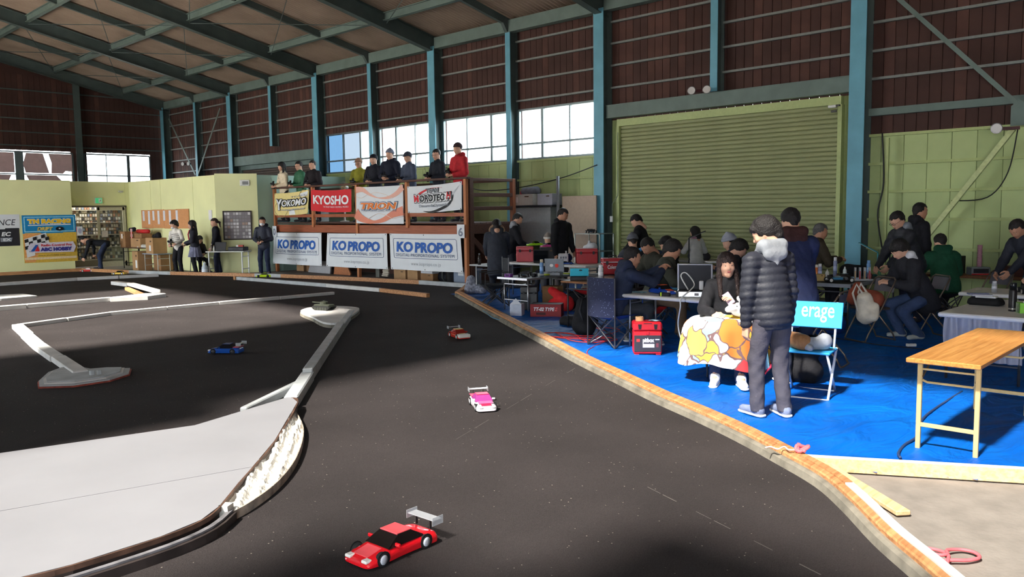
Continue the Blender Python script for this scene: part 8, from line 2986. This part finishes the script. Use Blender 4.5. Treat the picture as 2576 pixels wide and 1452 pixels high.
P('person in dark green jacket sitting with their back turned at the right', 2368, 588, 12.9, 40, sit=0.46, lean=22, height=1.74, top=(26, 74, 52), bulk=0.05, head=(0, 30), hood=(26, 74, 52), hands=[(-0.15, 0.5, 0.8), (0.15, 0.5, 0.8)], pants=(60, 52, 48), res=0.018)
P('man in black sweater leaning over a table at the right edge', 2562, 551, 11.4, 150, lean=34, top=(40, 42, 52), bulk=0.02, head=(0, 40), skin='b', hands=[(-0.15, 0.62, 0.84), (0.16, 0.5, 0.82)], pants=(50, 52, 60), res=0.018, curl=0.9)
P('person in dark teal sleeves partly cut off at the right edge behind the lamp', 2640, 600, 10.6, 165, lean=28, top=(30, 60, 76), bulk=0.02, head=(0, 30), hands=[(-0.1, 0.66, 0.86), (0.16, 0.5, 0.82)], pants=(50, 52, 60), res=0.022)

# stools under sitters that have no chair of their own
for lab, px, py, d in (('dark camp stool under the man in olive jacket', 1632, 597, 12.6), ('dark camp stool under the person in grey beanie', 1592, 588, 15.0), ('dark camp stool under the person by the shutter', 1678, 594, 14.2),
                       ('dark camp stool under the man with black fringe', 1858, 601, 12.0), ('dark camp stool under the person with grey hood', 1838, 588, 13.2), ('dark camp stool under the grey-haired man', 2062, 562, 13.3), ('dark camp stool under the person in dark green jacket', 2368, 588, 12.9)):
    c, _ = at_head(px, py, d)
    # the seat lies under the hips of the figure nearest to this place
    best = min((o for o in bpy.data.objects if o.get('category') == 'person'), key=lambda o: (o.location.xy - c.xy).length)
    camp_chair(lab, (best.location.x, best.location.y, 0.012), best.rotation_euler.z, fabric(36, 36, 42), fabric(36, 36, 42), back=False, w=0.36, hz=0.42, name='camp_stool')

# ---- the two people at the kerb
pc_ = G(1940, 1052)
puff = person('man in black quilted down jacket with grey hood standing at the kerb', (pc_.x, pc_.y, 0.014), rad(64), height=1.71, ztop=1.69, lean=7, top=(38, 40, 50), quilt=0.062, bulk=0.018, hem=0.13, hood=(136, 140, 146), pants=(74, 72, 82), shoes=(120, 130, 156), head=(42, 24),
              hair='mop', hands=[(-0.2, 0.1, 0.72), (0.21, 0.06, 0.74)], feet=[(-0.1, 0.06, 0.085), (0.11, -0.03, 0.085)], res=0.0125, curl=0.9, side=-2)
navy = P('man in navy jacket with brown hood standing with his back turned', 1992, 523, 8.35, 48, lean=16, height=1.74, top=(34, 42, 74), bulk=0.04, hem=0.3, hood=(60, 36, 34), pants=(44, 48, 62), head=(0, 26), hands=[(-0.2, 0.5, 0.86), (0.2, 0.5, 0.86)], res=0.015)
SH = mat('blue_check_shirt', srgb(120, 136, 176), 0.8, var=0.6, nscale=26)
MB().tube([Vector(tuple(navy['pv'] - navy['up'] * 0.33 + navy['rt'] * 0.155 * math.cos(a) + navy['tf'] * 0.13 * math.sin(a))) for a in np.linspace(0, 2 * PI, 21)[:-1]], 0.035, 8, closed=True).obj('shirt_hem', SH, navy['root'], smooth=True)

# the seated woman, her blanket and plush toy
wc = Vector((7.78, 4.46, 0.014))
WF = rad(212)
wom = person('woman with long dark hair sitting at the kerb wrapped in a colourful blanket', wc, WF, height=1.62, sit=0.44, female=True, hair='long', hairc=(44, 30, 28), lean=4, top=(30, 30, 34), bulk=0.02, pants=(50, 60, 92), shoes=(232, 232, 230),
             head=(10, -2, 3), hands=[(-0.06, 0.3, 0.79), (0.15, 0.36, 0.7)], feet=[(-0.13, 0.62, 0.085), (0.12, 0.56, 0.085)], hand_dirs=[(0.35, 0.5, 0.5), (-0.6, 0.6, -0.2)], res=0.012, curl=1.1, fingers=0.006)
simple_chair('plain dark chair under the woman with the blanket', wc, WF - PI / 2, (40, 40, 44))


def blanket_material():
    m = bpy.data.materials.new('patchwork_blanket')
    m.use_nodes = True
    nt = m.node_tree
    b = nt.nodes['Principled BSDF']
    b.inputs['Roughness'].default_value = 0.9
    tc = nt.nodes.new('ShaderNodeTexCoord')
    nz = nt.nodes.new('ShaderNodeTexNoise')
    nz.inputs['Scale'].default_value = 4
    add = nt.nodes.new('ShaderNodeMix')
    add.data_type = 'RGBA'
    add.inputs['Factor'].default_value = 0.22
    vo = nt.nodes.new('ShaderNodeTexVoronoi')
    vo.inputs['Scale'].default_value = 6.0
    cr = nt.nodes.new('ShaderNodeValToRGB')
    cr.color_ramp.interpolation = 'CONSTANT'
    cols = [(0.0, (240, 196, 70)), (0.2, (236, 236, 236)), (0.38, (140, 200, 226)), (0.55, (232, 124, 52)), (0.68, (244, 206, 92)), (0.82, (236, 232, 228)), (0.92, (196, 56, 60))]
    el_ = cr.color_ramp.elements
    el_[0].position, el_[0].color = cols[0][0], (*srgb(*cols[0][1]), 1)
    el_[1].position, el_[1].color = cols[1][0], (*srgb(*cols[1][1]), 1)
    for p, c in cols[2:]:
        e = el_.new(p)
        e.color = (*srgb(*c), 1)
    ed = nt.nodes.new('ShaderNodeTexVoronoi')
    ed.feature = 'DISTANCE_TO_EDGE'
    ed.inputs['Scale'].default_value = 6.0
    lt = nt.nodes.new('ShaderNodeMath')
    lt.operation = 'LESS_THAN'
    lt.inputs[1].default_value = 0.03
    mx = nt.nodes.new('ShaderNodeMix')
    mx.data_type = 'RGBA'
    mx.inputs['B'].default_value = (*srgb(110, 84, 84), 1)
    sx = nt.nodes.new('ShaderNodeSeparateColor')
    L = nt.links.new
    L(tc.outputs['Object'], nz.inputs['Vector'])
    L(tc.outputs['Object'], add.inputs['A'])
    L(nz.outputs['Color'], add.inputs['B'])
    L(add.outputs['Result'], vo.inputs['Vector'])
    L(add.outputs['Result'], ed.inputs['Vector'])
    L(vo.outputs['Color'], sx.inputs[0])
    L(sx.outputs[0], cr.inputs[0])
    L(ed.outputs['Distance'], lt.inputs[0])
    L(lt.outputs[0], mx.inputs['Factor'])
    L(cr.outputs[0], mx.inputs['A'])
    L(mx.outputs['Result'], b.inputs['Base Color'])
    return m


def drape(u, v):
    # from the waist over the lap, over the knees and down in folds; the corner on her left hangs lowest
    th = rad(-112 + 224 * u)
    sx, cy = math.sin(th), math.cos(th)
    R = 1 / math.sqrt((sx / (0.38 if sx > 0 else 0.31)) ** 2 + (cy / (0.5 if cy > 0 else 0.14)) ** 2)
    low = 0.2 - 0.16 * math.exp(-((th + 0.95) / 0.4) ** 2) + 0.03 * math.sin(5 * th)
    if v < 0.45:
        t_ = v / 0.45
        r, z = 0.06 + (R - 0.06) * t_, 0.655 - 0.03 * t_ ** 4 + 0.012 * math.sin(t_ * 9 + th * 4) + 0.02 * math.cos(2 * th) * t_
        f_ = 0
    else:
        t_ = (v - 0.45) / 0.55
        f_ = t_
        z = 0.625 + (low - 0.625) * (t_ ** 1.25) + 0.02 * math.cos(2 * th) * (1 - t_)
        r = R + 0.05 * math.sin(min(1, t_ * 3) * PI / 2) + 0.08 * t_
    r += (0.026 * math.sin(8 * th + 1.2 * math.sin(3 * th)) + 0.012 * math.sin(19 * th)) * f_ * (1.2 - 0.3 * f_)
    return (r * sx, 0.1 + r * cy, z)


m = MB().grid(drape, 120, 44)
m2 = MB().grid(lambda u, v: Vector(drape(u, v)) * 0.985 + Vector((0, 0.001, 0.002)), 120, 44)
m.add(m2.v, [q[::-1] for q in m2.f])
bl = m.obj('lap_blanket', blanket_material(), smooth=True, loc=wc, rz=WF - PI / 2)
tag(bl, 'bright yellow, orange, white and blue patterned blanket over the seated woman', 'blanket')
# red binding along the low corner
MB().tube([Vector(drape(0.08 + 0.26 * k / 8, 0.985)) * 1.01 for k in range(9)], 0.012, 6).obj('red_binding', plain(200, 48, 80), bl, smooth=True)
pl = thing('plush_toy', 'white plush toy with dark eye held on the blanket', 'plush toy', wc, WF - PI / 2)
s_ = Sdf(0.04).cap((-0.1, 0.36, 0.74), (-0.26, 0.26, 0.71), 0.07, 0.085).cap((-0.04, 0.43, 0.76), (0.0, 0.46, 0.75), 0.045, 0.03).cap((-0.16, 0.3, 0.81), (-0.12, 0.24, 0.84), 0.03).cap((-0.2, 0.4, 0.68), (-0.2, 0.5, 0.63), 0.04)
m = MB()
add_np(m, *s_.mesh(0.014))
m.obj('plush_body', fabric(226, 224, 220), pl, smooth=True)
MB().ell((-0.085, 0.425, 0.775), (0.012, 0.012, 0.012), 8, 6).obj('eye', plain(24, 20, 22, 0.2), pl, smooth=True)
ph = thing('smartphone', 'mauve-cased smartphone in the raised hand of the woman', 'phone', wc, WF - PI / 2)
wr_ = wom['wr'][-1]
MB().rbox((wr_[0] + 0.05, wr_[1] + 0.07, wr_[2] + 0.06), (0.075, 0.012, 0.14), 0.004, R=Matrix.Rotation(rad(35), 3, 'Y') @ Matrix.Rotation(rad(30), 3, 'X')).obj('phone_body', plain(150, 130, 150, 0.3), ph)

# ------------------------------------------------------------------ model cars on the track
CLEAR = mat('clear_wing', srgb(200, 204, 210), 0.1, var=0, alpha=0.45)
rc = car_body('red touring car with black windows and clear wing in the foreground', (*G(985, 1392).xy, 0.005), rad(184), 1.15, (214, 22, 34), roofc=(22, 18, 18), wing=CLEAR, stripe=(226, 84, 92), wheel=(196, 200, 210), flat=0.85)
rc = car_body('pink and white touring car with purple markings on the sunlit track', (5.07, 5.36, 0.005), rad(238), 1.0, (236, 226, 232), roofc=(150, 60, 130), wing=CLEAR, stripe=(206, 44, 84), wheel=(220, 220, 224))
bs_ = [c for c in rc.children if c.name.startswith('body_shell')][0]
MB().rbox((-0.15, 0, 0.086), (0.11, 0.17, 0.006), 0.002).obj('red_rear_deck', plain(206, 40, 84, 0.3), bs_)
MB().rbox((0.12, 0, 0.073), (0.06, 0.13, 0.005), 0.002, R=Matrix.Rotation(rad(8), 3, 'Y')).obj('pink_band', plain(226, 100, 150, 0.3), bs_)
rc = car_body('red, yellow and white touring car turning near the kerb', (7.72, 8.62, 0.005), rad(250), 1.0, (200, 50, 40), roofc=(150, 40, 34), wing=CLEAR, stripe=(220, 190, 90), wheel=(200, 200, 200))
bs_ = [c for c in rc.children if c.name.startswith('body_shell')][0]
MB().rbox((0.16, 0, 0.045), (0.11, 0.175, 0.05), 0.01).obj('white_nose', plain(226, 222, 214, 0.3), bs_)
MB().rbox((-0.12, 0.085, 0.05), (0.12, 0.01, 0.05), 0.004).obj('yellow_side', plain(230, 190, 60, 0.3), bs_)
rc = car_body('dark blue touring car with pink rear on the shaded track', (4.92, 9.98, 0.005), rad(128), 1.0, (30, 84, 176), roofc=(26, 26, 34), wing=CLEAR, stripe=(26, 60, 130), wheel=(60, 60, 66))
bs_ = [c for c in rc.children if c.name.startswith('body_shell')][0]
MB().rbox((-0.17, 0, 0.085), (0.08, 0.16, 0.012), 0.004).obj('pink_rear_deck', plain(190, 80, 110, 0.3), bs_)
p = G(665, 698)
car_body('lime yellow sports car at the foot of the masked man', (p.x, p.y, 0.005), rad(130), 1.05, (196, 232, 30), roofc=(60, 64, 50), wheel=(30, 30, 32))
p = G(227, 684)
car_body('red and white car under the hand of the bending person', (9.35, 28.15, 0.005), rad(150), 1.0, (216, 60, 56), roofc=(226, 214, 210), stripe=(230, 120, 110))
p = G(312, 690)
car_body('yellow and black car waiting by the kerb near the shop door', (9.5, 25.9, 0.005), rad(130), 1.0, (214, 176, 60), roofc=(30, 28, 26))
# toy tank on the teardrop plate
tk_ = thing('toy_tank', 'small olive toy tank parked on the white teardrop plate', 'toy tank', (8.02, 12.5, 0.081), rad(110))
TKM = plain(58, 62, 48, 0.6)
MB().rbox((0, 0, 0.075), (0.34, 0.16, 0.05), 0.012).obj('hull', TKM, tk_)
for sy in (-1, 1):
    MB().prism([(-0.19, 0.05), (-0.16, 0.02), (-0.12, 0.0), (0.12, 0.0), (0.16, 0.02), (0.19, 0.05), (0.16, 0.075), (-0.16, 0.075)], -0.025, 0.025, M=Matrix.Translation((0, sy * 0.085, 0)) @ Matrix(((1, 0, 0, 0), (0, 0, -1, 0), (0, 1, 0, 0), (0, 0, 0, 1)))).obj('track', plain(34, 34, 32, 0.8), tk_)
    for k in range(5):
        MB().cyl((-0.11 + 0.055 * k, sy * 0.105, 0.028), (-0.11 + 0.055 * k, sy * 0.115, 0.028), 0.024, n=10).obj('road_wheel', plain(48, 50, 40), tk_)
tu = MB().lathe([(0.075, 0.1), (0.07, 0.14), (0.05, 0.15)], (0, 0, 0), 12).obj('turret', TKM, tk_, smooth=False)
MB().cyl((0.05, 0, 0.122), (0.25, 0, 0.13), 0.009, n=8).obj('gun_barrel', TKM, tu)
MB().lathe([(0.025, 0.15), (0.025, 0.165)], (-0.02, 0.02, 0), 10).obj('hatch', plain(48, 52, 40), tu)
